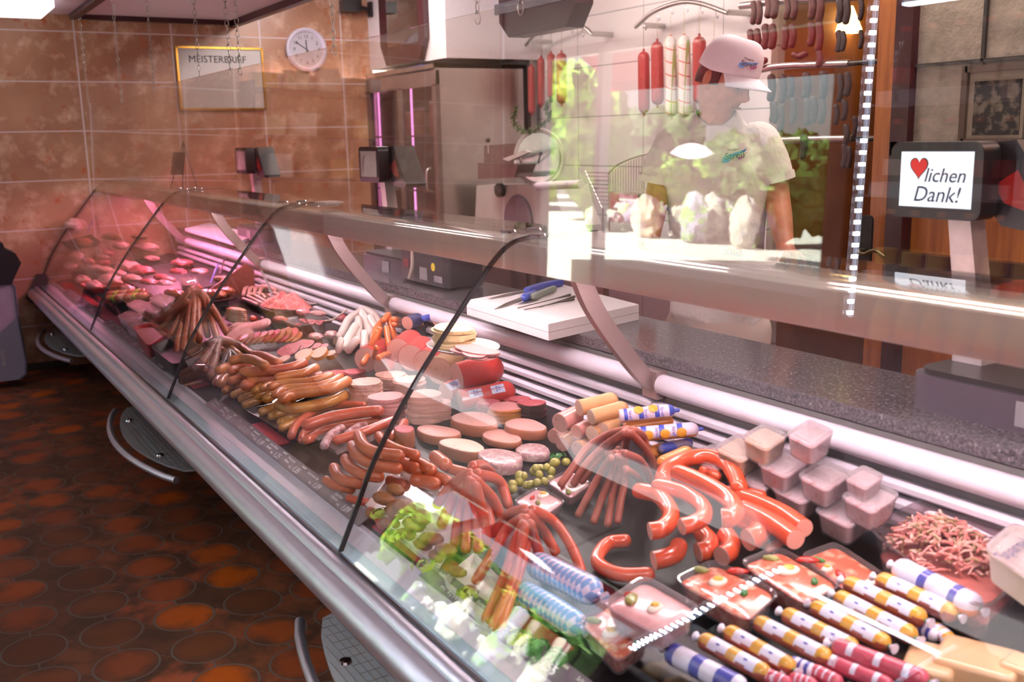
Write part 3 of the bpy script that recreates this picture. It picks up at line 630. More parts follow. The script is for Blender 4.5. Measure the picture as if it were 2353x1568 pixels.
# ---- wiener bundles
z = Zm(800, 1050, 3.027)
def bundle(name, what, m, strands, w, ha, hb, grp, sc=3.027, zz=None):
    st = sorted(strands, key=lambda s: s[-1][0])
    for k, s in enumerate(st):
        n = len(s); pts = [(zz or z)(a, b, ha + (hb-ha)*(i/(n-1))**.8) for i, (a, b) in enumerate(s)]
        saus(name, f'{what}, {ORD[k]} strand from the left', 'sausage', pts, w/sc, m, grp)
bundle('wiener', 'orange-red wiener in the larger draped bundle', WIEN, [[(845, 120), (720, 200), (620, 330)], [(850, 140), (740, 280), (650, 470)], [(845, 170), (780, 380), (745, 600)], [(855, 180), (840, 400), (820, 640)], [(865, 180), (900, 400), (905, 640)], [(875, 160), (950, 300), (990, 480)], [(890, 170), (1010, 300), (1060, 430)], [(900, 120), (1050, 170), (1110, 330)], [(870, 70), (930, 60), (990, 110)], [(890, 210), (940, 420), (960, 600)]], 78, .15, .03, 'larger wiener bundle')
bundle('wiener', 'orange-red wiener in the smaller draped bundle', WIEN, [[(1230, 370), (1120, 400), (1010, 530)], [(1205, 430), (1100, 510), (990, 700), (890, 860)], [(1215, 470), (1150, 640), (1090, 830), (960, 1130)], [(1235, 430), (1240, 600), (1190, 800), (1060, 1180)], [(1230, 480), (1190, 700), (1130, 900), (1010, 1180)], [(1255, 400), (1350, 500), (1440, 660)], [(1280, 370), (1430, 450), (1550, 620), (1620, 790)], [(1265, 470), (1310, 620), (1350, 740)]], 74, .15, .025, 'smaller wiener bundle')
# ---- dried sausage bundle
z7 = Zm(1270, 900, 6.723)
bundle('dried_sausage', 'dark red dried sausage in the high bundle', DRY, [[(1150, 590), (900, 650), (560, 850), (330, 1150), (130, 1430)], [(1110, 640), (800, 850), (500, 1150), (330, 1420)], [(1120, 620), (950, 800), (700, 1050), (450, 1380)], [(1160, 640), (1130, 800), (1110, 930)], [(1200, 640), (1380, 830), (1500, 1000), (1570, 1180)], [(1250, 600), (1390, 690), (1450, 900), (1480, 1050)], [(1120, 960), (1330, 1050), (1440, 1200), (1520, 1370)]], 125, .19, .05, 'high dried sausage bundle', 6.723, z7)
bundle('dried_sausage', 'thin brown dried sausage in the low bundle', DRY, [[(990, 960), (830, 980), (680, 1080), (560, 1250)], [(900, 1030), (750, 1250), (560, 1600), (400, 1900)], [(1000, 1010), (930, 1250), (780, 1600), (640, 2000)], [(1050, 1010), (1050, 1250), (930, 1600), (850, 2050)], [(1090, 1010), (1130, 1300), (1060, 1650), (1000, 2000)], [(1130, 1200), (1300, 1320), (1420, 1480)], [(1080, 960), (1000, 900), (900, 920)]], 120, .15, .02, 'low dried sausage bundle', 6.723, z7)
# ---- ring sausages
z = Zm(1480, 1000, 5.6)
def cutlog(name, label, cat, pts, wpx, m, mc, group=None, cut0=True, cut1=False, n=20, k=6):
    r = sum(w2r(p, wpx) for p in pts)/len(pts); c = spline(pts, k); o = MB().sausage(pts, r, n, cut0=cut0, cut1=cut1, k=k).build(name, m, None, ang=50, origin=pts[len(pts)//2]); tag(o, label, cat, group)
    for f, a, b in ((cut0, c[0], c[1]), (cut1, c[-1], c[-2])):
        if f:
            d = (a-b).normalized(); q = d.to_track_quat('Z', 'Y').to_matrix(); MB().lathe([(r*.2, .0005), (r*.965, .0005), (r*.965, .0018), (r*.2, .0022)], a, n, q).build('cut_face', mc, o)
    return o
RG = [([(700, 350), (560, 370), (470, 470), (480, 560), (650, 640), (900, 640)], 125, .02, None, 'ring sausage lying flat and closed at the front of the orange heap', Zm(1250, 1150, 3.752), 3.752, 0, 0),
 ([(950, 520), (1040, 500), (1130, 460), (1160, 400)], 165, .045, None, 'cut ring sausage end facing the glass at the front', Zm(1250, 1150, 3.752), 3.752, 1, 0),
 ([(700, 1510), (800, 1480), (840, 1380), (760, 1280)], 250, .03, None, 'cut ring sausage in the bottom row, left one', None, 0, 1, 0), ([(1000, 1560), (1090, 1500), (1120, 1400), (1060, 1300)], 260, .03, None, 'cut ring sausage in the bottom row, right one', None, 0, 1, 0),
 ([(1600, 1460), (1690, 1420), (1740, 1380)], 130, .02, None, 'small orange sausage tip under the straight cut ones', None, 0, 0, 0),
 ([(1340, 1350), (1460, 1300), (1500, 1200), (1400, 1120), (1250, 1060)], 290, .06, None, 'ring sausage with the broad round cut face', None, 0, 1, 0),
 ([(240, 560), (300, 430), (540, 310), (820, 280), (1050, 360), (1170, 520), (1230, 690)], 215, .10, None, 'big arched ring sausage at the top rear of the orange heap', None, 0, 0, 0),
 ([(760, 460), (850, 470), (940, 540)], 130, .075, None, 'end of a ring sausage showing inside the big arch', None, 0, 0, 0), ([(1280, 590), (1340, 620), (1400, 670)], 120, .07, None, 'ring sausage tip beside the clear salad tubs', None, 0, 0, 0),
 ([(1100, 720), (1300, 740), (1510, 790)], 150, .075, None, 'straight orange sausage half hidden behind the cut pair', None, 0, 0, 0),
 ([(2060, 1200), (1800, 1020), (1500, 880), (1230, 790)], 240, .085, None, 'straight cut ring sausage, rear one of the pair', None, 0, 1, 0), ([(1945, 1345), (1700, 1170), (1480, 1050), (1280, 960)], 262, .08, None, 'straight cut ring sausage, front one of the pair', None, 0, 1, 0),
 ([(80, 1240), (220, 1210), (330, 1100), (330, 960), (180, 780), (-60, 720)], 225, .11, None, 'bent ring sausage with cut end, leftmost of the three front bends', None, 0, 1, 0),
 ([(490, 1180), (660, 1130), (770, 1040), (740, 900), (560, 760), (380, 700), (180, 660)], 215, .125, None, 'bent ring sausage with cut end, middle of the three front bends', None, 0, 1, 0),
 ([(1010, 1070), (1110, 1060), (1170, 960), (1060, 800), (780, 630), (560, 530), (440, 490)], 240, .15, None, 'bent ring sausage with cut end, rightmost of the three front bends', None, 0, 1, 0)]
for p, w, h, _, l, zz, s, c0, c1 in RG:
    cutlog('ring_sausage', l, 'sausage', [(zz or z)(a, b, h) for a, b in p], w/(s or 5.6), RING, CUTP, 'orange ring sausages', bool(c0), bool(c1), n=18)
# ---- liver sausage logs
WRAPB = mat('log_wrapper_lilac', 'd2bccb', .4, var=.04); LBLUE = mat('print_blue', '3a49a8', .4, var=.05); LGOLD = mat('print_gold', 'd9962f', .4, var=.1); LORANGE = pal('orange_casing', 'd2823c', var=.1); LTAN = pal('tan_casing', 'cf9a6c', var=.1, scale=30); LPINK = pal('rosy_casing', 'c88b84', var=.08); LIVER = mat('liver_cut', 'b98880', .6, var=.12, scale=90, col2='8a5f5a', thr=(.62, .72)); PALEC = mat('pale_cut', 'dfb8a4', .55, var=.05, scale=60)
def printed(name, label, p0, p1, wpx, cut, base, group, bands, dark=0, n=28):
    r = (w2r(p0, wpx)+w2r(p1, wpx))/2; K = 40; c = spline([p0, p0.lerp(p1, .5), p1], K//2); T, U, W = frames(c)
    def mm(i, j):
        up = (U[min(i, len(U)-1)]*math.cos(2*PI*j/n)+W[min(i, len(W)-1)]*math.sin(2*PI*j/n)); ang = math.atan2(up.z, -up.y if abs(up.y) > abs(up.x)*.2 else up.x)
        if up.z < -.35: return 0
        f = i/(K+4)
        for (a, b, q) in bands:
            if a <= f <= b: return q
        return 1
    mb = MB().sausage([p0, p0.lerp(p1, .5), p1], r, n, m=mm, cut0=cut, k=K//2); o = mb.build(name, [base, WRAPB, LBLUE, LGOLD], None, ang=60, origin=p0); tag(o, label, 'sausage', group)
    if cut:
        d = (p0-p1).normalized(); q = d.to_track_quat('Z', 'Y').to_matrix(); MB().lathe([(r*.2, .0005), (r*.965, .0005), (r*.965, .0018), (r*.2, .0022)], p0, n, q).build('cut_face', PALEC, o)
    d = (p1-p0).normalized(); e = p1 + d*r*.9; MB().sausage([e-d*.002, e+d*.008], .005, 8).build('tied_end', LBLUE, o)
    return o, r, d
def logtext(o, p0, p1, r, s, f, size, m):
    d = (p1-p0).normalized(); c = p0.lerp(p1, f); v = (CP-c); v = (v - d*v.dot(d)).normalized(); text('lettering', s, o, basis(c + v*(r+.0006), v.cross(d)*-1, d), size, m, .0003)
z = z7; G = 'liver sausage logs'
SP = 'Streß'
for (a, b, h, a2, b2, w, lab, base, cut) in [(1040, 385, .135, 1790, 305, 220, 'white and blue printed sausage log with pale cut end on top', LTAN, True), (1300, 665, .095, 2150, 590, 235, 'uncut white and blue printed sausage log in the middle of the pile', LORANGE, False)]:
    p0, p1 = z(a, b, h), z(a2, b2, h); o, r, d = printed('sausage_log', lab, p0, p1, w/6.723, cut, base, G, [(.06, .13, 2), (.32, .42, 2), (.62, .72, 2), (.9, 1.2, 2)] if cut else [(.14, .24, 2), (.44, .54, 2), (.74, .84, 2)])
    for f in ((.2, .52, .85) if cut else (.06, .36, .66)): logtext(o, p0, p1, r, SP, f, r*.62, LBLUE)
    ch = MB()
    for f in ((.38, .68) if cut else (.2, .5, .8)):
        c = p0.lerp(p1, f); v = (CP-c); v = (v-d*v.dot(d)).normalized(); up = (v + Vector((0, 0, 1.1 if cut else -.25))).normalized(); up = (up-d*up.dot(d)).normalized()
        ch.lathe([(.002, .0014), (.011, .0012), (.0125, 0)], c+up*r*1.0, 14, up.to_track_quat('Z', 'Y').to_matrix())
    ch.build('gold_chick_print', LGOLD, o)
for a, b, a2, b2, h, w, m, mc, l, cut in [
 (1150, 545, 1800, 455, .10, 150, LORANGE, PALEC, 'plain orange sausage log between the two printed ones', False), (1480, 960, 1720, 890, .035, 215, LORANGE, PALEC, 'orange sausage log end low behind the dried bundle', False), (1700, 880, 2090, 800, .05, 170, mat('violet_blue_print', '8f7f98', .4, col2='3a49a8', scale=18, thr=(.5, .55)), PALEC, 'sausage log in violet-blue wrapper lowest at the back', False),  # last log has a dull violet wrapper with blue flecks
 (1720, 1110, 2060, 960, .06, 250, LORANGE, PALEC, 'orange sausage with printed wrapper beside the ring sausages', False), (410, 255, 900, 135, .135, 255, LTAN, PALEC, 'tan sausage log with cut end, topmost at the rear', True), (600, 395, 1060, 265, .12, 245, LTAN, PALEC, 'tan sausage log with slanted pale cut end, below the topmost', True),
 (110, 485, 340, 370, .095, 300, LPINK, LIVER, 'rosy liver sausage log with greyish cut end, thickest', True), (20, 695, 120, 630, .035, 235, LPINK, LIVER, 'rosy liver sausage log at the far left bottom', True), (150, 815, 290, 720, .03, 235, LORANGE, LIVER, 'orange-cased liver sausage with cut end, bottom row left', True),
 (370, 625, 530, 540, .075, 230, LPINK, CUTP, 'rosy log with smooth pink cut end, middle row left', True), (390, 890, 570, 780, .03, 250, LORANGE, LIVER, 'orange-cased liver sausage with cut end, bottom row right', True), (610, 650, 760, 560, .075, 245, LTAN, PALEC, 'pale log with whitish cut end, middle row', True), (780, 590, 940, 500, .085, 240, LTAN, PALEC, 'pale log with mottled cut end beside the printed log', True)]:
    cutlog('sausage_log', l, 'sausage', [z(a, b, h), z((a+a2)/2, (b+b2)/2, h), z(a2, b2, h)], w/6.723, m, mc, G, cut, False, n=22)
# ---- stacks of thin slices
def slicem(name, c, c2=None, **k): return mat(name, c, .5, var=.06, scale=60, **({'col2': c2, 'thr': (.60, .68)} if c2 else {}), **k)
HAMS = slicem('ham_slice', 'cb8a86'); LYON = slicem('pale_cold_cut', 'd8a898'); MORT = slicem('speckled_cold_cut', 'd9a898', 'b8564a'); SALA = slicem('salami_slice', 'b4525a', 'd79a9a'); BEEF = slicem('red_beef_slice', 'c04a55', 'd0707a'); CHEE = slicem('golden_rim_slice', 'd98a4a')
RIM = mat('golden_rim', 'c9853c', .5, var=.1); DARKR = mat('dark_rim', '3a2a26', .5)
def slice_mesh(rx, ry, t, mats, seed, rim=0):
    rnd = random.Random(seed); k = 22; wob = [1+.05*math.sin(3*2*PI*i/k+seed)+rnd.uniform(-.02, .02) for i in range(k)]
    mb = MB(); top = [Vector((rx*wob[i]*math.cos(2*PI*i/k), ry*wob[i]*math.sin(2*PI*i/k), t/2)) for i in range(k)]; bot = [Vector((v.x, v.y, -t/2)) for v in top]
    fs = [tuple(range(k)), tuple(reversed(range(k, 2*k)))] + [(k+i, k+(i+1) % k, (i+1) % k, i) for i in range(k)]
    return mb.add(top+bot, fs, [0, 0]+[rim]*k)
def stack(label, name, group, top, wpx, hpx, n, m, rim=None, ratio=1.0, fan=(0, 0), jit=.004, hbase=.002, cat='slice', sc=1.0):
    """n single slices piled up; top = pixel of the top slice's middle, hpx = height of the pile in pixels."""
    zb = D(top[0], top[1]+hpx, hbase); r = w2r(zb, wpx); H = hpx*depth(zb)/FPX*.97; t = H/n
    mats = [m] if rim is None else [m, rim]; proto = slice_mesh(r, r*ratio, t*1.0, mats, hash(label) % 97 if False else len(label), 0 if rim is None else 1).build(name, mats, None, smooth=False, origin=(0, 0, 0))
    rnd = random.Random(len(label)*3+n)
    for k in range(n):
        o = proto if k == 0 else dup(proto)
        o.location = zb + Vector((fan[0]*k/n + rnd.uniform(-jit, jit), fan[1]*k/n + rnd.uniform(-jit, jit), t*(k+.5))); o.rotation_euler = (rnd.uniform(-.015, .015), rnd.uniform(-.015, .015), rnd.uniform(-.5, .5))
        tag(o, label, cat, group)
def P3(a, b): return (750+a/3.92, 680+b/3.92)
stack('thin red-flecked cold cut in the tall stack beside the bockwurst', 'cold_cut_slice', 'slices of the red-flecked stack', P3(360, 758), 78, 58, 17, MORT)
stack('thin pink cold cut in the tall stack left of the black seam', 'cold_cut_slice', 'slices of the pink stack left of the seam', P3(555, 888), 80, 62, 18, HAMS)
stack('thin pale cold cut in the rear left stack', 'cold_cut_slice', 'slices of the rear left stack', P3(595, 700), 70, 30, 9, LYON)
stack('thin pale cold cut in the rear right stack under the seam', 'cold_cut_slice', 'slices of the rear right stack', P3(755, 745), 74, 36, 11, LYON)
stack('thin whitish cold cut in the tall stack right of the seam', 'cold_cut_slice', 'slices of the whitish stack right of the seam', P3(890, 865), 78, 66, 18, LYON)
stack('thin bright cold cut in the small stack before the cut red log', 'cold_cut_slice', 'slices of the small bright stack', P3(1010, 945), 58, 40, 12, LYON)
stack('thin salami slice in the left salami pile', 'salami_slice', 'left salami pile', P3(1450, 935), 50, 22, 7, SALA, fan=(.02, -.01))
stack('golden-rimmed slice in the pile between the salami', 'ham_slice', 'golden-rimmed slices', P3(1600, 975), 78, 36, 11, HAMS, RIM, fan=(.015, 0))
stack('thin salami slice in the rear salami pile', 'salami_slice', 'rear salami pile', P3(1690, 905), 50, 14, 5, SALA, fan=(.03, .0))
stack('dark-edged salami slice in the right salami pile', 'salami_slice', 'right salami pile', P3(1850, 925), 62, 40, 12, SALA, DARKR, fan=(.03, -.02))
stack('red beef ham slice in the flat pile behind the bockwurst', 'beef_slice', 'red beef ham slices', (775, 850), 62, 14, 6, BEEF, fan=(.06, -.03), jit=.012)
stack('red beef ham slice in the pile next to the red-flecked stack', 'beef_slice', 'red beef ham slices to the right', (812, 846), 50, 22, 8, BEEF, fan=(.05, -.02), jit=.01)
# ---- thick loaf slabs
def slab(label, name, c, wpx, hpx, m, mside, ratio=.8, rot=0., cat='meat loaf', hb=.002, irr=.10, flat=False):
    zb = D(c[0], c[1]+hpx, hb); r = w2r(zb, wpx); H = hpx*depth(zb)/FPX; k = 40; mb = MB(); ring = []
    for i in range(k):
        a = 2*PI*i/k; q = 1+irr*math.sin(2*a+1.3*wpx)+irr*.5*math.sin(3*a+wpx); s = .86+.14*abs(math.cos(2*a)) if flat else 1
        x = r*q*math.cos(a); y = r*ratio*q*math.sin(a); ring.append(Vector((x*math.cos(rot)-y*math.sin(rot), x*math.sin(rot)+y*math.cos(rot), 0)))
    lev = [(1.0, .0), (1.04, H*.3), (1.03, H*.75), (.99, H), (.93, H+.002)]
    vs = []; fs = []; ms = []
    for s, hz in lev: vs += [zb+p*s+Vector((0, 0, hz)) for p in ring]
    for l in range(len(lev)-1):
        for i in range(k): fs.append((l*k+i, l*k+(i+1) % k, (l+1)*k+(i+1) % k, (l+1)*k+i)); ms.append(1 if l < 3 else 0)
    fs.append(tuple((len(lev)-1)*k+i for i in range(k))); ms.append(0); fs.append(tuple(reversed(range(k)))); ms.append(1)
    return tag(mb.add(vs, fs, ms).build(name, [m, mside], None, ang=50), label, cat)
CRUST = mat('baked_crust', '9c5a3c', .5, var=.3, scale=25); LOAF = slicem('meat_loaf', 'dd9f92', 'c07a70'); LOAFW = slicem('veal_loaf', 'ddc0ac', 'c79a80'); BRAWN = mat('brawn', 'b3878a', .35, var=.1, col2='d8b9b4', scale=75, thr=(.46, .54), coat=.4); HERB = mat('herb_ham', 'd39a92', .4, var=.1, col2='8f6a52', scale=45, thr=(.64, .7))
for c, w, h, m, ms, l, ra, ro in [((1091, 962), 128, 26, LOAF, CRUST, 'big pink meat loaf slab with brown crust, rear of the loaf group', .75, .3), ((1207, 976), 108, 22, HERB, CRUST, 'herb-flecked ham slab beside the liver logs', .8, .2), ((1153, 1002), 108, 14, LOAF, CRUST, 'smooth pink meat loaf slab in front of the herb ham', .75, .1), ((1007, 990), 112, 20, LOAF, CRUST, 'pink meat loaf slab with dark fibres, nearest the seam', .7, .2), ((1063, 1022), 122, 26, LOAFW, CRUST, 'whitish veal loaf slab with brown underside', .65, .2),
    ((1149, 1048), 118, 26, BRAWN, BRAWN, 'mosaic brawn slab marbled white and pink, front', .8, .2), ((1225, 1032), 90, 18, BRAWN, BRAWN, 'mosaic brawn slab behind the olives', .8, .4), ((930, 985), 60, 40, SALA, CRUST, 'dark red meat slab half behind the seam', .8, 0)]:
    slab(l, 'meat_loaf', c, w, h, m, ms, ra, ro)
# ---- olives and parsley
OLV = mat('green_olive', 'a9a24e', .25, var=.2, coat=.4)
zz5 = Zm(1150, 880, 3.92); olv = None
for k, (a, b, w) in enumerate([(40, 930, 70), (110, 910, 80), (110, 960, 95), (170, 840, 95), (170, 890, 90), (210, 840, 80), (270, 920, 85), (320, 770, 80), (360, 770, 85), (420, 760, 75), (300, 800, 80), (350, 830, 80), (460, 800, 85), (400, 890, 75), (450, 870, 85), (490, 720, 95), (590, 715, 85), (330, 900, 85), (230, 920, 70)]):
    c = zz5(a, b, .018 + .012*(k % 2)); r = w2r(c, w/3.92)
    if olv is None: olv = MB().ell((0, 0, 0), (.0125, .0105, .0105)).build('olive', OLV, None, ang=180, origin=(0, 0, 0)); o = olv
    else: o = dup(olv)
    s = r/.0115; o.scale = (s, s, s); o.location = c; o.rotation_euler = (k*.7, k*.4, k*1.3); tag(o, 'shiny green olive lying beside the brawn slabs', 'olive', 'green olives')
def leafclump(name, label, c, r, m, n=26, seed=1, cat='garnish', flat=.5):
    rnd = random.Random(seed); mb = MB()
    for k in range(n):
        d = Vector((rnd.gauss(0, 1), rnd.gauss(0, 1), abs(rnd.gauss(0, .6)))).normalized(); p = c + Vector((d.x*r, d.y*r, d.z*r*flat))*rnd.uniform(.3, 1)
        u = d.cross(Vector((rnd.random(), rnd.random(), rnd.random()))).normalized()*r*.42; v = d.cross(u).normalized()*r*.3; w = d*r*.12
        mb.add([p-u, p-v+w, p+u, p+v+w, p+w*1.6], [(0, 1, 4), (1, 2, 4), (2, 3, 4), (3, 0, 4)])
    return tag(mb.build(name, m, None, smooth=False), label, cat)
PARS = mat('parsley_leaf', '3f7a3c', .5, var=.3); YGREEN = mat('added_green_leaf', 'a9bd3c', .4, var=.3, coat=.2)  # yellow-green serves the added reflection leaves and the skewer peppers
leafclump('parsley_sprig', 'parsley sprig behind the olives', zz5(515, 665, .03), .022, PARS, 20, 4)
# ---- meatballs in white trays with leaves added for the tree reflection
WTRAY = mat('white_porcelain', 'ddd3cf', .25, var=.02, coat=.3)
tray([(840, 1180), (1010, 1330), (1090, 1200), (920, 1085)], 'white porcelain tray holding the fried meatballs', rim=.022, m=WTRAY, h=.008)
tray([(1020, 1350), (1130, 1470), (1200, 1400), (1090, 1290)], 'small white porcelain tray with added green leaves near the violet price strip', rim=.02, m=WTRAY, h=.008)
FRIK = mat('fried_meatball', '86511f', .5, var=.35, scale=28, bump=.003, bscale=60)
z = Zm(800, 1050, 3.027)
for k, (a, b, w, h) in enumerate([(180, 400, 110, .03), (290, 460, 120, .03), (400, 540, 120, .03), (520, 610, 120, .03), (620, 690, 120, .03), (330, 380, 150, .05), (460, 470, 150, .05), (580, 570, 140, .05), (680, 650, 130, .045), (250, 290, 140, .06), (390, 350, 150, .08), (510, 420, 140, .07), (330, 230, 120, .07), (760, 800, 110, .03), (850, 930, 100, .03)]):
    c = z(a, b, h); r = w2r(c, w/3.027); o = MB().ell((0, 0, 0), (r*1.25, r*.9, r*.62), bump=.14, seed=k*1.3, nu=20, nv=14).build('fried_meatball', FRIK, None, ang=180, origin=(0, 0, 0)); o.location = c; o.rotation_euler = (.1*(k % 3), .15, .5+.4*math.sin(k))
    tag(o, 'brown fried meatball in the white porcelain tray', 'meatball', 'fried meatballs')
for k, (a, b) in enumerate([(215, 400), (330, 560), (520, 760)]): leafclump('added_green_leaf', f'yellow-green reflection leaf added along the meatball tray, {ORD[k]} from the black seam', z(a, b, .035), .024, YGREEN, 22, k+9)  # leaf shapes added to imitate the sunlit tree mirrored in the glass
for k, (a, b) in enumerate([(820, 960), (1060, 1000)]): leafclump('added_green_leaf', f'yellow-green reflection leaf added on the small white tray, {ORD[k]} from the meatballs', z(a, b, .03), .024, YGREEN, 22, k+29)
for k, (a, b) in enumerate([(1180, 1270), (1300, 1330), (1430, 1400)]): leafclump('added_green_leaf', f'green reflection leaf added nearest the front glass, {ORD[k]} from the small tray', z(a, b, .015), .026, PARS if k else YGREEN, 26, k+49)  # leaf shapes added in place of mirrored garden plants
# ---- blue-white diamond chubs
BWD = NT('blue_diamond_wrapper'); _p = BWD.obj(); _s = BWD.n('ShaderNodeSeparateXYZ'); BWD.l(_p, _s.inputs[0])
_a = BWD.math('FRACT', BWD.math('MULTIPLY', BWD.math('ADD', _s.outputs[0], BWD.math('MULTIPLY', _s.outputs[2], .7)), 34)); _b = BWD.math('FRACT', BWD.math('MULTIPLY', BWD.math('SUBTRACT', _s.outputs[0], BWD.math('MULTIPLY', _s.outputs[2], .7)), 34))
_k = BWD.math('COMPARE', BWD.math('GREATER_THAN', _a, .5), BWD.math('GREATER_THAN', _b, .5), .1); BWD.bsdf(BWD.mix(_k, lin('cfc6dc'), lin('6a9fd0')), .3, 0, .5, .4); BWD = BWD.m
for p, w, h, l in [([(1330, 760), (1500, 840), (1680, 930)], 200, .05, 'blue and white diamond-wrapped sausage above the wiener bundle'), ([(1240, 960), (1400, 1050), (1570, 1160)], 185, .03, 'blue and white diamond-wrapped sausage nearer the front glass')]:
    pts = [z(a, b, h) for a, b in p]; o = saus('wrapped_sausage', l, 'sausage', pts, w/3.027, BWD, n=20); d = (pts[-1]-pts[0]).normalized(); r = w2r(pts[2], w/3.027)
    for e, s in ((pts[-1], 1), (pts[0], -1)): MB().lathe([(.012, .016), (.004, .004), (.006, -.002)], e+d*s*r*.95, 10, (d*s).to_track_quat('Z', 'Y').to_matrix()).build('gathered_end', BWD, o)
# ---- clear trays with egg and aspic
CLEAR = glassmat('clear_plastic', 'f3ecee', 1.42, milk=.06); LIDM = glassmat('frosted_lid', 'f3ecef', 1.42, milk=.13)
ASPIC = mat('salad_aspic', 'c5614a', .2, var=.25, scale=35, col2='d8a58c', thr=(.5, .6), coat=.6); EGGW = mat('egg_white', 'e6d8c8', .35, var=.02); EGGY = mat('egg_yolk', 'd9a63c', .45, var=.05); PICK = mat('pickle', '8a8a4a', .3, var=.2); REDP = mat('red_pepper', 'c02a20', .25, var=.1, coat=.3)
def hull(P, h0, H, taper, m, name, parent=None, lid=False, r=.2):
    """Open tub from a pixel quad; returns object."""
    c = sum(P, Vector())/4; k = 6
    def ring(s, zz):
        o = []
        for i in range(4):
            a, b, d = P[i-1], P[i], P[(i+1) % 4]
            for j in range(k+1):
                t = j/k; q = (b.lerp(a, r))*(1-t)**2 + b*2*t*(1-t) + (b.lerp(d, r))*t*t; o.append(c+(q-c)*s+Vector((0, 0, zz)))
        return o
    return c, ring
def tubobj(px4, label, name, h0, H, fill, cat='tub', lid=True, fillh=.85, group=None, egg=None, extra=None, m=None, marks=None, taper=.86):
    P = [D(a, b, h0+H) - Vector((0, 0, H)) for a, b in px4]; c, ring = hull(P, h0, H, taper, None, name)
    t = thing(name, label, cat, c, group); k = len(ring(1, 0)); L = [ring(taper, .001), ring(1, H), ring(1.05, H), ring(1.05, H-.003), ring(.985, H-.004), ring(taper*.97, .003)]
    vs = sum(L, []); fs = [tuple(reversed(range(k))), tuple(5*k+i for i in range(k))]
    for l in range(5):
        for i in range(k): fs.append((l*k+i, l*k+(i+1) % k, (l+1)*k+(i+1) % k, (l+1)*k+i))
    MB().add(vs, fs).build('tub', m or CLEAR, t, ang=40)
    f0, f1 = ring(taper*.955, .004), ring(taper+(1-taper)*fillh-.035, H*fillh); vs = f0+f1; top = ring((taper+(1-taper)*fillh)*.75, H*fillh+.004); vs += top
    fs = [tuple(reversed(range(k))), tuple(2*k+i for i in range(k))]
    for l in range(2):
        for i in range(k): fs.append((l*k+i, l*k+(i+1) % k, (l+1)*k+(i+1) % k, (l+1)*k+i))
    MB().add(vs, fs).build('filling', fill, t, ang=40)
    if lid:
        a = ring(1.055, H+.0005); b = ring(1.055, H+.004); d = ring(.93, H+.0045); e = ring(.9, H+.008); vs = a+b+d+e; fs = [tuple(reversed(range(k))), tuple(3*k+i for i in range(k))]
        for l in range(3):
            for i in range(k): fs.append((l*k+i, l*k+(i+1) % k, (l+1)*k+(i+1) % k, (l+1)*k+i))
        MB().add(vs, fs).build('lid', LIDM, t, ang=40)
    if egg:
        q = D(egg[0], egg[1], h0+H*fillh+.004); r = w2r(q, egg[2]); ex = (P[1]-P[0]).normalized(); Mx = Matrix.Rotation(math.atan2(ex.y, ex.x), 3, 'Z')
        w_ = MB().ell(q, (r, r*.72, .008), Mx).build('egg_half', EGGW, t, ang=180); MB().ell(q+Vector((0, 0, .006)), (r*.52, r*.45, .005), Mx).build('yolk', EGGY, w_, ang=180)
        for (dx, dy, mm, nm, rr) in extra or ():
            p = D(egg[0]+dx, egg[1]+dy, h0+H*fillh+.005); r2 = w2r(p, rr); MB().ell(p, (r2, r2*.5, .006), Matrix.Rotation(dx*.3, 3, 'Z'), bump=.25, seed=dx).build(nm, mm, t, ang=180)
    if marks:
        q = D(marks[1], marks[2], h0+H+.0095); q.z = t.location.z + H + .0085; ex = P[1]-P[0]; text('handwriting', marks[0], t, basis(q, (ex.x, ex.y, 0), Vector((-ex.y, ex.x, 0))), .035, mat('marker_ink', '4a4a68', .5), .0002)
    return t
EX = [(-40, -28, PICK, 'pickle', 40), (45, -25, REDP, 'red_pepper', 50), (60, 25, PARS, 'parsley', 34)]
EGS = [([(1330, 1425), (1420, 1370), (1500, 1460), (1420, 1520)], 'clear oblong tub of aspic with an egg half under the frosty one', .01, .04, (1405, 1455, 52), EX),
 ([(1550, 1330), (1640, 1285), (1790, 1360), (1720, 1425)], 'clear oblong aspic tub with egg half and red pepper, middle of the egg tubs', .015, .045, (1650, 1338, 52), EX),
 ([(1700, 1290), (1790, 1255), (1935, 1340), (1850, 1385)], 'clear oblong aspic tub with egg half and parsley, right of the middle one', .015, .045, (1812, 1312, 60), EX),
 ([(1840, 1275), (1920, 1245), (2040, 1325), (1960, 1365)], 'clear oblong aspic tub with parsley at the foot of the white salad tubs', .01, .04, (1900, 1310, 30), [(-20, -22, PARS, 'parsley', 34), (30, 10, REDP, 'red_pepper', 40)])]
for p, l, h0, H, eg, ex in EGS: tubobj(p, l, 'aspic_tub', h0, H, ASPIC, lid=False, fillh=.8, egg=eg, extra=ex, group='aspic tubs with egg')
tubobj([(1385, 1385), (1480, 1322), (1610, 1395), (1510, 1455)], 'frosty clear aspic tub with pink rim, stacked on top of another', 'aspic_tub', .055, .045, mat('pink_salad', 'c08a8c', .3, var=.2, scale=40, coat=.5), lid=False, fillh=.78, egg=(1505, 1398, 46), extra=[(-55, -22, PICK, 'pickle', 60), (-60, -30, REDP, 'red_pepper', 25)], group='aspic tubs with egg', m=LIDM)
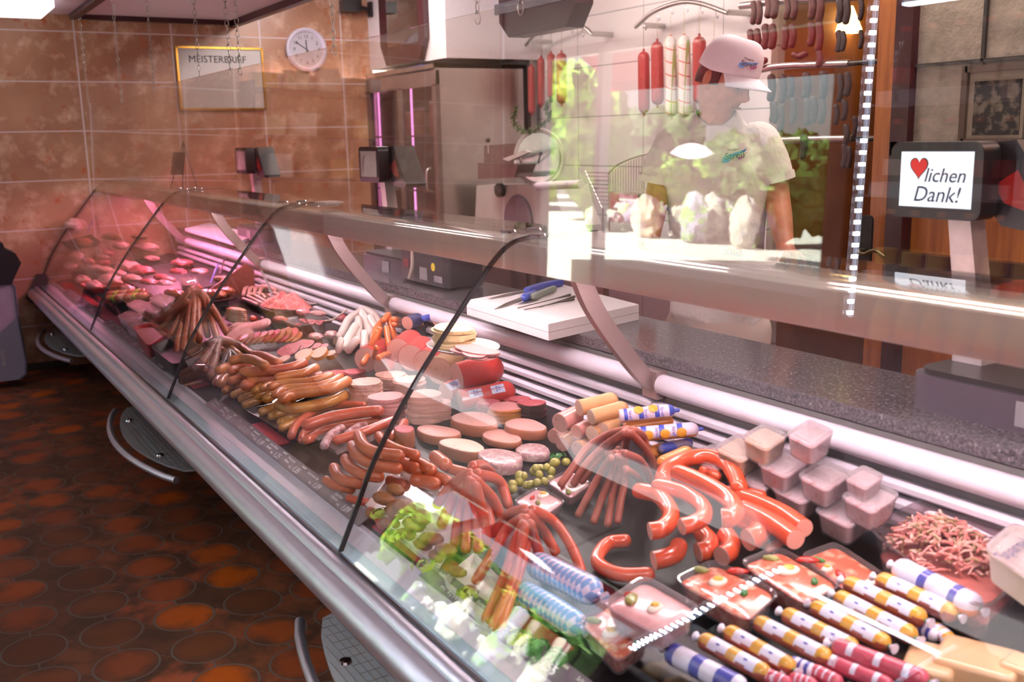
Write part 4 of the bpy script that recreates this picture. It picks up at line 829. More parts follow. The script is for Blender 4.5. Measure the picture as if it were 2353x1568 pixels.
# ---- salad tubs with lids
SALW = mat('white_salad', 'd6c4c2', .5, scale=42, col2='c08684', thr=(.56, .66)); SALY = mat('yellow_salad', 'dfc99c', .5, var=.08, scale=50); SALB = mat('meat_salad_brown', 'b08a78', .6, var=.2, scale=70)
def quad(cx, cy, w=150, s=.62): return [(cx-w*.5, cy+w*.08), (cx-w*.02, cy-w*.2), (cx+w*.5, cy+w*.04), (cx+w*.04, cy+w*.36)]
TB = [(1862, 990, 112, .085, SALW, 'pink-flecked salad tub at the very back by the louvres', 2), (1757, 998, 108, .04, SALY, 'yellow salad tub with egg at the back', 1), (1700, 1022, 118, .045, SALY, 'yellow salad tub in the second row', 1), (1640, 1045, 112, .05, SALY, 'yellow salad tub beside the big arched ring sausage', 1),
      (1800, 1056, 122, .05, SALW, 'white salad tub in the middle of the tub block', 1), (1748, 1088, 122, .05, SALW, 'white salad tub next to the ring sausages', 2), (1895, 1085, 126, .055, SALW, 'white salad tub right of the block middle', 1), (1985, 1092, 92, .03, SALW, 'low salad tub close to the rear louvres', 1), (1838, 1112, 136, .06, SALW, 'white salad tub standing on another, centre front', 2), (2000, 1133, 136, .07, SALW, 'white salad tub touching the clear meat box', 2), (1945, 1162, 148, .085, SALW, 'white salad tub on top of the tall front stack', 3)]
for cx, cy, w, htop, fm, l, n in TB:
    H = .045; q_ = D(cx, cy, htop)
    if q_.y > 1.555: htop = at(cx, cy, y=1.555).z - deckz(1.555); n = max(n, int(htop/.052))
    for k in range(n):
        h0 = max(.003, htop - H - .009 - .0525*k)
        top = k == 0
        tubobj(quad(cx, cy + 0, w), 'clear lidded ' + l if top else 'brownish tub under the ' + l + (', lower one' if k == 2 else ''), 'salad_tub', h0, H, fm if top else SALB, group='lidded salad tubs', fillh=.9)
        if not top: continue
# ---- big clear box of sliced meat salad
t = tubobj([(1992, 1212), (2132, 1145), (2400, 1255), (2260, 1405)], 'large clear box filled with shredded pink meat salad', 'salad_box', .004, .085, mat('pink_shreds_base', 'b5635a', .5, var=.3, scale=40), lid=False, fillh=.35, taper=.9, cat='box', m=glassmat('smoky_clear_plastic', 'd9cfd2', 1.45, milk=.03))
rnd = random.Random(3); mb = MB(); cc = D(2165, 1235, .07)
for k in range(420):
    a = rnd.uniform(0, 2*PI); q = math.sqrt(rnd.random()); p = cc + Vector((math.cos(a)*q*.105, math.sin(a)*q*.085, (1-q*q)*.055-.03+rnd.uniform(-.005, .008))); d = Vector((rnd.uniform(-1, 1), rnd.uniform(-1, 1), rnd.uniform(-.3, .5))).normalized()*rnd.uniform(.01, .02)
    mb.tube([p-d, p+Vector((0, 0, rnd.uniform(0, .006))), p+d], rnd.uniform(.0018, .0034), 5, m=rnd.choice((0, 0, 0, 1, 1, 2)))
o = mb.build('meat_shreds', [mat('shred_pink', 'cf8078', .4, var=.15), mat('shred_pale', 'dba89a', .4, var=.1), mat('shred_olive', '9a7a58', .4, var=.2)], t); o['kind'] = 'stuff'
# ---- white tubs at the right edge
WTUB = mat('white_tub', 'd6cbbb', .35, var=.04); WLID = mat('white_lid', 'e2d9dc', .35, var=.03)
for k, (cx, cy, h0) in enumerate([(2330, 1400, .004), (2330, 1400, .062), (2330, 1400, .12)]):
    tubobj([(2262, 1262), (2330, 1205), (2440, 1262), (2380, 1345)], f'white lidded tub with marker writing in the stack at the right edge, {("bottom", "middle", "top")[k]} one', 'white_tub', h0+.0, .052, WTUB, group='white tubs at the right edge', m=WTUB, marks=('Spargel', 2330, 1262) if k == 2 else None)
# ---- gold and white chubs in a row
CHW = mat('chub_white', 'd7d0e2', .3, var=.03, coat=.4); CHG = mat('chub_gold', 'c8922e', .3, var=.2, scale=60, coat=.4); CHB = mat('chub_brown', '8f4636', .3, var=.12, coat=.4); CHN = mat('chub_navy', '46489c', .3, var=.1, coat=.4); CHR = pal('chub_red', 'b8465a', var=.2, scale=60); GREENC = mat('green_clip', '2f7a4a', .4); CHO = pal('chub_orange', 'd2742a')
def zr(a, b, h): return D(1500+a/2.758, 1168+b/2.758, h)
def chub(label, a, b, a2, b2, w, h, kind):
    p0, p1 = zr(a, b, h), zr(a2, b2, h); r = (w2r(p0, w/2.758)+w2r(p1, w/2.758))/2; n = 26; K = 48; c = spline([p0, p0.lerp(p1, .5), p1], K//2); T, U, W = frames(c); L = len(c)+8
    lo = .25 if kind != 'red' else 9
    def mm(i, j):
        ii = min(max(i-4, 0), len(U)-1); up = U[ii]*math.cos(2*PI*(j+.5)/n)+W[ii]*math.sin(2*PI*(j+.5)/n); f = i/L
        if kind == 'red': return 2 if (abs(f-.2) < .03 or abs(f-.5) < .03 or abs(f-.8) < .03) and up.z > .2 and up.y < .2 else 0
        if kind == 'blue': return 2 if (f < .14 or .36 < f < .5 or .7 < f < .9) else 1
        if kind == 'chick': return 0 if up.z < -.1 else (2 if .34 < f < .44 or .72 < f < .82 else 1)
        if up.z < .22 + .12*math.sin(f*21): return 0
        return 2 if (f < .16 or .44 < f < .58 or f > .86) else (3 if (abs(f-.30) < .022 or abs(f-.72) < .022) and up.z > .72 and up.z < .93 and up.y < 0 else 1)
    ms = {'gold': [CHB, CHW, CHG, CHN], 'blue': [CHW, CHW, CHN, CHN], 'red': [CHR, CHW, CHW, CHN], 'chick': [CHO, CHW, CHN, CHG]}[kind]
    o = MB().sausage([p0, p0.lerp(p1, .5), p1], r, n, m=mm, k=K//2).build('wrapped_chub', ms, None, ang=180, origin=p0); tag(o, label, 'sausage', 'small wrapped chub sausages')
    d = (p1-p0).normalized()
    for e, s in ((p1, 1), (p0, -1)):
        q = e + d*s*r*.9; MB().tube([q-d*s*.002, q+d*s*.004], .0035, 8).build('clip', GREENC, o); MB().lathe([(.009, .012), (.006, .007), (.003, .002)], q, 10, (d*s).to_track_quat('Z', 'Y').to_matrix()).build('gathered_end', ms[1], o)
ROW = 'white and gold wrapped liver sausage chub in the slanted row'
for k, (a, b, a2, b2) in enumerate([(340, 850, 690, 1040), (500, 800, 850, 1000), (690, 740, 1080, 940), (870, 690, 1250, 880), (1050, 640, 1450, 850), (1200, 580, 1620, 800), (1260, 490, 1680, 690)]): chub(f'{ROW}, {ORD[k]} from the blue one', a, b, a2, b2, 122, .035+.004*k, 'gold')
chub('white and dark blue wrapped chub lying lowest in the slanted row', 140, 930, 530, 1130, 150, .03, 'blue')
chub('brown chub with a white and gold label behind the slanted row', 1470, 470, 1880, 660, 130, .06, 'gold')
chub('white, blue and orange chub with gold chicks at the upper end of the row', 1590, 400, 2010, 610, 165, .075, 'chick')
chub('long red chub lying across in front of the cheese block', 1190, 890, 1690, 1080, 130, .05, 'red'); chub('pink chub with blue spots below the long red one', 1090, 960, 1480, 1120, 110, .035, 'red')
for k, (a, b, a2, b2) in enumerate([(720, 1060, 840, 1110), (900, 990, 1000, 1030), (1040, 1040, 1160, 1100), (900, 1090, 1000, 1120)]): chub(f'small white chub with red print at the bottom edge, {ORD[k]} of the little ones', a, b, a2, b2, 100, .03, 'blue' if k == 1 else 'red')
for k, (a, b, a2, b2) in enumerate([(1690, 750, 1780, 800), (1800, 770, 1870, 830)]): chub(f'small violet and white chub behind the gold row, {ORD[k]} of two', a, b, a2, b2, 100, .03, 'blue' if k == 0 else 'gold')
# ---- packed cheese-coloured blocks
PATE = mat('beige_pate', 'cfa67e', .3, var=.12, scale=10, coat=.6)
for (a, b, w, d_, h, l, ro) in [(1760, 1010, .075, .10, .04, 'beige packed pate block nearest the camera, left one', .5), (2060, 1010, .12, .10, .045, 'larger beige packed pate block nearest the camera', .4), (2330, 1060, .05, .06, .05, 'shiny wrapped pale block at the bottom right corner', .2)]:
    c = zr(a, b, h*.5); mb = MB().prism([Vector((c.x, c.y, c.z-h/2))+Vector((q.x, q.y, 0)) for q in rrect(0, 0, w, d_, .014, 0, rot=ro)], (0, 0, h)); o = mb.build('pate_block', PATE, None, ang=40); tag(o, l, 'pate', 'packed pate blocks')
    md = o.modifiers.new('soft', 'BEVEL'); md.width = .008; md.segments = 3; md.limit_method = 'ANGLE'
tray([(2110, 1440), (2330, 1540), (2420, 1480), (2210, 1400)], 'black tray ledge between the chubs and the white tubs', rim=.02)

for p, l, eg in (([(1180, 1150), (1235, 1118), (1300, 1150), (1245, 1190)], 'clear tub of pink salad with an egg half beside the olives', (1248, 1140, 34)), ([(1255, 1105), (1305, 1080), (1362, 1110), (1310, 1145)], 'clear tub with egg and pink ham cubes under the dried sausage bundle', (1318, 1115, 30))):
    tubobj(p, l, 'aspic_tub', .004, .03, mat('pink_salad', 'c08a8c', .3, var=.2, scale=40, coat=.5), lid=False, fillh=.85, egg=eg, extra=[(-25, 5, REDP, 'red_pepper', 16), (-12, 16, PICK, 'pickle', 24)], group='aspic tubs with egg')
# ================================================================== GOODS, MIDDLE AND FAR END
z3 = Zm(750, 680, 3.92)
REDC = pal('red_casing', 'b9342e', var=.15, scale=40, coat=.5); MOS = mat('mosaic_cut', 'd0a08c', .5, var=.1, col2='b58a4e', scale=55, thr=(.60, .66)); PALEF = mat('mortadella_cut', 'd6a69a', .5, var=.05, scale=80); SALF = mat('salami_cut', 'b98a7c', .55, col2='c9a294', scale=110, thr=(.45, .6)); REDF = mat('red_flecked_cut', 'd2a294', .5, col2='b8483e', scale=60, thr=(.66, .71))
for a, b, a2, b2, h, w, m, mc, l in [(1180, 735, 1480, 660, .085, 265, REDC, PALEF, 'thick red-cased sausage log with pale cut end under the plate'), (1205, 945, 1620, 860, .03, 190, REDC, SALF, 'red-cased salami log with blue price stickers and grainy cut end'), (1075, 870, 1150, 835, .05, 165, REDC, REDF, 'red-cased log end with flecked cut, wedged left of the stickered one'),
    (1020, 680, 1130, 600, .085, 255, mat('brown_net', '8a6a48', .6, var=.3, scale=60), MOS, 'sausage log with golden mosaic cut end, third large face from the right'), (900, 610, 1010, 530, .085, 250, REDC, REDF, 'large cut log face with red flecks beside the seam'), (765, 560, 860, 480, .085, 250, REDC, PALEF, 'large plain pale log face left of the flecked one'), (655, 500, 760, 420, .10, 240, REDC, PALEF, 'large pale log face behind the orange sausages'),
    (360, 575, 480, 490, .07, 230, REDC, PALEF, 'pale log face with red casing below the white sausages'), (500, 650, 590, 600, .05, 170, REDC, PALEF, 'small pale log face with bright red casing behind the cold cuts'), (640, 640, 700, 610, .045, 100, REDC, REDF, 'tiny red-flecked log face between the slice stacks')]:
    o = cutlog('cold_meat_log', l, 'sausage', [z3(a, b, h), z3((a+a2)/2, (b+b2)/2, h), z3(a2, b2, h)], w/3.92, m, mc, 'large cut sausage logs', True, False, n=24)
    if 'sticker' in l:
        p0, p1 = z3(a, b, h), z3(a2, b2, h); d = (p1-p0).normalized(); r = w2r(p0, w/3.92)
        for f in (.3, .78):
            c = p0.lerp(p1, f); v = CP-c; v = (v-d*v.dot(d)).normalized(); v = (v+Vector((0, 0, .5))).normalized(); v = (v-d*v.dot(d)).normalized(); cc_ = c+v*(r*1.0); s = v.cross(d)*-1; q = [cc_+s*x*.014+d*y*.022-v*(.0012 if x else 0) for x, y in ((-1, -1), (1, -1), (1, 1), (-1, 1))]
            st = MB().prism(q, v*.0012).build('price_sticker', mat('sticker_blue_white', 'c9d2e6', .4), o, smooth=False); text('lettering', 'ZL', st, basis(cc_+v*.0016, s, d), .02, LBLUE, .0002)
# plate with piles on top of the logs
pc = at(1064, 806, z=.865); pl = MB().lathe([(.06, .0), (.09, .004), (.118, .016), (.122, .018), (.118, .019), (.088, .008), (.002, .007)], pc, 40, ex=1.15, ey=.85).build('serving_plate', WTRAY, None, ang=180); tag(pl, 'white serving plate with sliced fat and ham on top of the red logs', 'plate')
FAT = mat('cream_slice', 'd9bd8c', .5, var=.1, scale=30, bump=.002)
def pile(label, name, group, c, w, n, t, m, ratio=.75, fan=(0, 0), wob=.06, rim=None):
    r = w2r(c, w); pr = slice_mesh(r, r*ratio, t, [m] if rim is None else [m, rim], len(label), 0 if rim is None else 1).build(name, [m] if rim is None else [m, rim], None, smooth=False, origin=(0, 0, 0)); rnd = random.Random(n+len(label))
    for k in range(n):
        o = pr if k == 0 else dup(pr); o.location = c + Vector((fan[0]*k+rnd.uniform(-.004, .004), fan[1]*k+rnd.uniform(-.004, .004), t*(k*1.05+.5))); o.rotation_euler = (rnd.uniform(-wob, wob)*.4, rnd.uniform(-wob, wob)*.4, rnd.uniform(-.4, .4)); tag(o, label, 'slice', group)
pile('cream-coloured slice in the tall pile on the white plate', 'fat_slice', 'cream slices on the plate', at(1042, 796, z=.875), 118, 9, .0062, FAT, .7)
pile('thin pink ham slice in the flat pile at the front of the white plate', 'ham_slice', 'ham slices on the plate', at(1092, 818, z=.874), 140, 6, .0035, HAMS, .42, (.002, -.001))
# black pot with cut sausage and the wrapped ends behind
pt = z3(800, 350, .08); pr_ = w2r(pt, 240/3.92); pot = MB().lathe([(pr_*.86, -.05), (pr_, .035), (pr_*1.02, .04), (pr_*.95, .04), (pr_*.82, -.045)], pt, 28).build('black_pot', mat('grey_black_pot', '3d3f42', .5, var=.2, scale=60), None); tag(pot, 'dark round pot holding sliced sausage behind the orange bundle', 'pot')
MB().lathe([(pr_*.4, -.047), (pr_*.8, -.046), (pr_*.8, -.04)], pt, 24).build('pot_floor', BLACKP, pot)
cutlog('cold_meat_log', 'round pink sausage end with dark blue wrapper above the dark pot', 'sausage', [z3(730, 245, .15), z3(780, 225, .15), z3(820, 215, .15)], 125/3.92, mat('navy_wrapper', '35345e', .4, var=.1), CUTP, None, True, False)
cutlog('cold_meat_log', 'small cut pink sausage on the right behind the cream slices', 'sausage', [z3(1000, 225, .15), z3(1040, 205, .15), z3(1065, 195, .15)], 100/3.92, LPINK, CUTP, None, True, False); saus('sausage_tip', 'blue wrapped sausage tip behind the dark pot', 'sausage', [z3(880, 205, .16), z3(930, 190, .16)], 60/3.92, LBLUE)
pile('thick orange-rimmed slice lying in the dark pot', 'sausage_slice', 'slices in the dark pot', z3(845, 285, .105), 32, 2, .009, CUTP, .5, (.012, -.004), rim=LORANGE)
def hang(name, what, m, strands, sc, ha, hb, grp, zz):
    st = sorted(strands, key=lambda s: s[0][-1][0])
    for k, (p, w) in enumerate(st):
        n = len(p); saus(name, f'{what}, {ORD[k]} from the left', 'sausage', [zz(a, b, ha+(hb-ha)*(i/(n-1))) for i, (a, b) in enumerate(p)], w/sc, m, grp)
hang('orange_sausage', 'thin bright orange sausage in the hanging bundle', ORANGE, [([(550, 180), (440, 310), (400, 470), (330, 610)], 58), ([(555, 170), (590, 290), (630, 420)], 58), ([(480, 300), (470, 400), (540, 490)], 55), ([(540, 290), (560, 430), (600, 560)], 55), ([(460, 330), (400, 450), (370, 520)], 60), ([(610, 215), (650, 225), (690, 235)], 60), ([(610, 260), (650, 270), (690, 280)], 45), ([(470, 560), (530, 530), (590, 530)], 55), ([(450, 470), (440, 520), (430, 560)], 50), ([(520, 220), (480, 260), (440, 330)], 55)], 3.92, .155, .07, 'hanging orange sausages', z3)
hang('white_sausage', 'thick whitish veal sausage in the bundle', WHITEW, [([(300, 150), (200, 220), (135, 350)], 78), ([(310, 140), (360, 230), (385, 350)], 80), ([(290, 210), (290, 310), (290, 400)], 72), ([(260, 280), (200, 380), (160, 460)], 85), ([(270, 400), (230, 450), (200, 490)], 75), ([(350, 130), (430, 180), (480, 270)], 84), ([(110, 360), (95, 390), (85, 420)], 55), ([(130, 400), (115, 450), (110, 490)], 65), ([(340, 340), (345, 400), (340, 470)], 78), ([(400, 200), (430, 270), (470, 330)], 78)], 3.92, .12, .085, 'white sausages in the bundle', z3)
zA = Zm(560, 650, 6.92)
def traypx(label, zz, q, h=.004, rim=.03, m=None): 
    P = [zz(a, b, h) for a, b in q]; c = sum(P, Vector())/4; big = [p+Vector((0, 0, rim)) for p in P]; small = [c+(p-c)*.9 for p in P]; ins = [c+(p-c)*.98+Vector((0, 0, rim)) for p in P]; ins2 = [c+(p-c)*.88+Vector((0, 0, .003)) for p in P]; V = small+big+ins+ins2; F = [(3, 2, 1, 0), (12, 13, 14, 15)]
    for k in range(4):
        l = (k+1) % 4; F += [(k, l, 4+l, 4+k), (4+k, 4+l, 8+l, 8+k), (8+k, 8+l, 12+l, 12+k)]
    o = tag(MB().add(V, F).build('goods_tray', m or TRAYM, None, smooth=False), label, 'tray')
    if h > .02: MB().prism([Vector((p.x, p.y, deckz(p.y)+.001)) for p in (c+(p-c)*.7 for p in P)], (0, 0, h-.002)).build('riser', BLACKP, o, smooth=False)
    return o
SLATE = mat('slate_tray', '3a4046', .35, var=.15)
traypx('slate grey tray under the white sausages', zA, [(1330, 980), (1640, 1110), (1960, 1040), (1700, 900)], m=SLATE)
traypx('dark tray raised under the red minced meat', zA, [(230, 400), (420, 470), (1180, 370), (900, 300)], .06, .012)
traypx('slate tray carrying the red meat slices and rings', zA, [(560, 620), (880, 740), (1420, 640), (1150, 520)], .045, .012, SLATE)
traypx('dark tray with marinated meat next to the pepper sausages', Zm(100, 500, 3.92), [(1130, 720), (1450, 800), (1760, 740), (1480, 660)], .05, .012)
traypx('dark tray of meat skewers nearest the far front corner', Zm(100, 500, 3.92), [(470, 740), (620, 830), (1000, 760), (860, 690)], .03, .03)
traypx('dark tray holding the white-capped tubs', Zm(100, 500, 3.92), [(600, 800), (720, 980), (900, 960), (760, 790)], .01, .05)
traypx('dark tray of pale raw sausages along the louvres', zA, [(-200, 230), (200, 400), (560, 330), (480, 60)], .03, .01)
# minced meat
MINCE = mat('minced_meat', 'c0464a', .4, var=.25, scale=45, col2='d98080', thr=(.5, .62), bump=.004, bscale=120)
mb = MB()
def mf(u, v):
    a = u*2*PI; p0 = zA(680, 370, .07); q = v; x = q*.17*math.cos(a); y = q*.085*math.sin(a); hgt = (1-q**1.6)*.06*(1+.5*mnoise.noise(Vector((x*30, y*30, 2)))) + .008*mnoise.noise(Vector((x*90, y*90, 5)))
    return p0 + Vector((x*.9-y*.2, y+x*.3, max(0, hgt)))
mb.grid(mf, 48, 16); mb.grid(lambda u, v: mf(u, 1)*(1) + (zA(680, 370, .068)-mf(u, 1))*v - Vector((0, 0, .002*v)), 48, 2)
tag(mb.build('minced_meat', MINCE, None, ang=180), 'heap of red minced meat on a dark tray near the louvres', 'minced meat')
hang('raw_sausage', 'pale raw bratwurst in the rear row', RAWS, [([(0+85*k, 190), (20+85*k, 100), (60+85*k, 80)], 62) for k in range(4)] + [([(290, 60), (400, 70), (510, 110)], 70), ([(500, 30), (520, 80), (500, 140)], 55), ([(560, 130), (640, 130), (700, 145)], 30)], 6.92, .05, .05, 'rear raw sausages', zA)
hang('raw_sausage', 'slim pale raw bratwurst lying in front of the minced meat', RAWS, [([(-10, 250+0), (100, 290), (210, 340)], 45), ([(60, 210), (170, 260), (290, 320)], 50), ([(110, 170), (220, 220), (340, 290)], 50), ([(180, 160), (290, 180), (350, 240)], 45), ([(400, 190), (460, 220), (520, 240)], 45), ([(480, 160), (580, 190), (660, 210)], 45), ([(640, 165), (760, 190), (900, 240)], 45)], 6.92, .045, .045, 'slim raw bratwurst', zA)
def blob(name, label, zz, a, b, h, ra, rb, sc, m, seed, cat='meat', hz=.55, bump=.25, rot=0., group=None):
    ra, rb = (ra*1.2, rb*1.2) if sc < 4 else (ra, rb); c = zz(a, b, h); r1 = w2r(c, 2*ra/sc); r2 = w2r(c, 2*rb/sc); o = MB().ell((0, 0, 0), (r1, r2*1.3, r2*hz+.008), None, 0, 26, 16, bump, seed, 2.6).build(name, m, None, ang=180, origin=(0, 0, 0)); o.location = c; o.rotation_euler.z = rot; return tag(o, label, cat, group)
RAW = mat('raw_red_meat', 'bf4a55', .3, var=.25, scale=18, col2='d98f90', thr=(.58, .68), coat=.4); PORK = mat('raw_pork', 'd08a88', .3, var=.15, scale=14, col2='e0b4ac', thr=(.5, .66), coat=.4); POUL = mat('poultry_skin', 'd9a59a', .35, var=.12, scale=20, coat=.3); MARI = mat('marinated_meat', 'b0472a', .3, var=.3, scale=22, coat=.5); OLIVEM = mat('herb_marinade', '6d5a34', .4, var=.4, scale=30, col2='a4704a', thr=(.52, .6), coat=.3); SPECK = mat('bacon', 'c9744e', .4, var=.2, scale=12, col2='d9a594', thr=(.5, .58))
for a, b, ra, rb, m, l, h in [(950, 470, 130, 55, RAW, 'red meat slices heaped on the slate tray, left part', .075), (1180, 490, 150, 45, PORK, 'streaky red meat slices on the slate tray, right part', .075), (580, 590, 155, 55, mat('browned_mince', 'a9524a', .5, var=.3, scale=50, bump=.003), 'brownish red meat patty pile in front of the minced meat', .05), (720, 760, 80, 40, SPECK, 'small folded golden meat slice behind the salami', .04), (1150, 860, 130, 70, PORK, 'pork neck steak with dark edge, left one', .03), (1400, 830, 130, 70, PORK, 'pork neck steak with dark edge, right one', .04), (1560, 560, 90, 60, RAW, 'red meat piece with a bone beside the white sausages', .04)]:
    blob('meat_cut', l, zA, a, b, h, ra, rb, 6.92, m, a*.01, rot=.5)
for k, (a, b) in enumerate([(870, 660), (1000, 620), (1090, 640), (1150, 610), (1240, 610), (940, 590), (1060, 600), (1200, 650)]):
    c = zA(a, b, .062); r = w2r(c, 100/6.92); pts = [c+Vector((r*math.cos(t*PI/6), r*.8*math.sin(t*PI/6), .002*math.sin(t))) for t in range(12)]; tag(MB().tube(pts+[pts[0]], r*.24, 8).build('meat_ring', RAW, None, ang=180, origin=c), 'curled red meat strip ring on the slate tray', 'meat', 'curled red meat rings')
bn = [zA(1290, 610, .06), zA(1400, 590, .065), zA(1520, 520, .07), zA(1640, 430, .08)]; tag(MB().sausage(bn, w2r(bn[0], 30/6.92), 10).build('rib_bone', mat('bone', 'd5b9a4', .5, var=.1), None, ang=180), 'slim pale rib bone sticking out beside the white sausages', 'bone')
# thick discs and dark-rimmed salami slices leaning on each other
def lean(name, label, zz, a, b, h, w, t, mats, tilt, rot, group, sc):
    c = zz(a, b, h); r = w2r(c, w/sc); o = slice_mesh(r, r*.92, t, mats, int(a), 1).build(name, mats, None, smooth=False, origin=(0, 0, 0)); o.location = c; o.rotation_euler = (tilt, 0, rot); return tag(o, label, 'slice', group)
for k, (a, b, w, h) in enumerate([(960, 1160, 320, .04), (1210, 1130, 300, .045), (1400, 1150, 200, .035)]): lean('sausage_disc', f'thick pale sausage disc with orange rind, {("left", "middle", "right")[k]} of three', zA, a, b, h, w, .016 if k < 2 else .02, [PALEC, LORANGE], .5-.2*(k == 2), .35, 'thick orange-rind discs', 6.92)
for k, (a, b, w) in enumerate([(720, 1070, 400), (900, 1000, 330), (1010, 980, 250)]): lean('salami_disc', f'large salami slice with black rind, {ORD[k]} from the left', zA, a, b, .035+.004*k, w, .005, [SALA, DARKR], .45, .4, 'black-rind salami slices', 6.92)
for k, (a, b, w) in enumerate([(1150, 1010, 200), (1260, 1020, 200), (640, 1210, 220), (540, 1260, 200)]): lean('salami_disc', f'small pinkish salami slice, {ORD[k]} in the rear group' if k < 2 else f'pale salami slice behind the topmost bockwurst, {ORD[k-2]} of two', zA, a, b, .03, w, .004, [SALA, DARKR] if k < 2 else [LYON, LYON], .4, .2, None, 6.92)
# fanned cold cuts: pale, pink and browned slices
zB = Zm(400, 650, 3.92); rnd = random.Random(11)
BROWNC = mat('browned_slice', 'a8603a', .4, var=.3, scale=14, col2='c98a5a', thr=(.5, .6), coat=.3)
for k in range(13):
    t = k/12; o = lean('cold_cut_fan_slice', 'pale pink slice in the fanned row of cold cuts behind the pepper sausages', zB, 500+25*k, 400+22*math.sin(t*3)-30*t, .035+.012*math.sin(t*PI), 170, .004, [HAMS, HAMS], .55+rnd.uniform(-.05, .05), -.5+.9*t, 'pale fanned cold cuts', 3.92)
for k in range(20):
    t = k/19; row = k % 2; o = lean('browned_cut_slice', 'brown-edged cooked meat slice in the layered row behind the bockwurst', zB, 560+28*k, 500+34*row-60*t+30*abs(t-.5), .035+.012*(1-row), 150, .0045, [BROWNC if k % 3 else RAW, BROWNC], .6+rnd.uniform(-.1, .1), -.3+.6*t, 'browned layered slices', 3.92)
for k in range(4): lean('cold_cut_fan_slice', 'broad pale ham slice lying at the left of the fanned cold cuts', zB, 560+20*k, 440+15*k, .045, 210, .004, [HAMS, HAMS], .5, .2*k, 'broad pale ham slices', 3.92)
for k in range(6): blob('bacon_slab', f'layered orange-pink bacon slab in the small stack, {ORD[k]} from the bottom', zB, 560, 335-18*k, .02+.010*k, 130-5*k, 26, 3.92, SPECK, k*2.3, 'bacon', .3, .12, .4, 'stacked bacon slabs')
blob('red_pepper_piece', 'bright red pepper piece behind the bacon', zB, 715, 325, .03, 30, 22, 3.92, REDP, 3., 'pepper'); blob('beetroot_piece', 'dark magenta garnish piece behind the bacon', zB, 800, 335, .03, 38, 20, 3.92, mat('beetroot', '6d1230', .3, var=.2), 4., 'garnish')
hang('brown_sausage', 'greenish brown smoked sausage curving behind the bockwurst', pal('smoked_brown_skin', '8f5a34', var=.25), [([(400, 500), (500, 520), (600, 570), (700, 640)], 55), ([(400, 540), (500, 580), (580, 640)], 55), ([(410, 580), (480, 630), (540, 650)], 45)], 3.92, .05, .05, 'smoked brown sausages', zB)
hang('black_pudding', 'small dark tied black pudding in the glass bowl', DARKS, [([(500, 620), (440, 660), (380, 700)], 60), ([(490, 630), (460, 690), (430, 740)], 60), ([(500, 630), (500, 690), (495, 740)], 55), ([(520, 630), (560, 670), (590, 700)], 50), ([(490, 620), (500, 615), (530, 620)], 50)], 3.92, .07, .045, 'small black puddings', zB)
bw_ = D(487, 855, .02); tag(MB().lathe([(.05, -.015), (.085, .02), (.095, .05), (.092, .05), (.08, .02), (.045, -.012)], bw_, 30).build('glass_bowl', glassmat('clear_tray', 'f0e8ea', 1.45, milk=.12), None), 'clear round bowl around the small black puddings', 'bowl')
# pepper sausages
zC = Zm(100, 500, 3.92)
bundle('pepper_sausage', 'long brown pepper sausage in the tall fan-shaped bundle', PEPPER, [[(1310, 670), (1150, 850), (1020, 930), (940, 1010)], [(1310, 690), (1200, 860), (1080, 990), (980, 1060)], [(1330, 680), (1250, 870), (1160, 1050), (1130, 1170)], [(1340, 680), (1280, 880), (1220, 1080), (1200, 1220)], [(1350, 680), (1310, 900), (1280, 1080), (1260, 1210)], [(1365, 680), (1350, 900), (1340, 1080), (1330, 1150)], [(1385, 680), (1390, 880), (1400, 1060), (1400, 1140)], [(1400, 680), (1440, 880), (1480, 1060)], [(1420, 690), (1500, 880), (1560, 1080)], [(1430, 680), (1560, 880), (1650, 1040)], [(1330, 660), (1360, 645), (1400, 650)], [(1290, 760), (1120, 900), (960, 980)]], 64, .20, .03, 'pepper sausage bundle', 3.92, zC)
bundle('dark_dried_sausage', 'wrinkled dark dried sausage in front of the pepper bundle', WRINK, [[(1560, 1100), (1420, 1180), (1290, 1260)], [(1540, 1130), (1440, 1250), (1300, 1330)], [(1560, 1120), (1530, 1280), (1440, 1420)], [(1580, 1120), (1540, 1300), (1500, 1440)], [(1560, 1130), (1420, 1320), (1250, 1420)], [(1600, 1110), (1740, 1150), (1860, 1220)], [(1450, 1380), (1350, 1430), (1250, 1470)]], 78, .09, .03, 'wrinkled dark sausages', 3.92, zC)
saus('twig_handle', 'pale wooden skewer end lying below the wrinkled sausages', 'skewer', [zC(1270, 1510, .012), zC(1420, 1480, .014)], 22/3.92, mat('pale_wood', 'c9a48c', .5))
bx = [D(400, 790, .03)]; t = tubobj([(305, 750), (340, 795), (392, 760), (350, 742)], 'small red plastic box beside the white-capped tubs', 'red_box', .005, .075, mat('chopped_filling', 'a8604a', .5, var=.2), lid=False, fillh=.8, m=mat('red_plastic', 'b01c20', .3, var=.05), taper=.8, cat='box')
tubobj([(345, 795), (400, 838), (470, 800), (410, 770)], 'dark plastic container from which the pepper sausages fan out', 'dark_container', .0, .07, BLACKP, lid=False, fillh=.5, m=mat('brown_black_plastic', '3c302c', .35), taper=.8, cat='container')
for k, (a, b, h, l) in enumerate([(320, 702, .055, 'white-capped clear tub in the group by the skewers, left one'), (352, 705, .055, 'white-capped clear tub in the group by the skewers, right one'), (300, 728, .03, 'white-capped clear tub standing lowest at the front edge'), (318, 748, .02, 'white-capped clear tub beside the red box'), (373, 688, .075, 'white tub standing upside down on top of the tub group')]):
    w = 62; tubobj([(a-w*.5, b), (a-w*.05, b-w*.2), (a+w*.5, b-w*.02), (a+w*.05, b+w*.28)], l, 'dip_tub', max(.004, h-.04), .055, SALW, group='white-capped dip tubs', m=CLEAR, lid=True)
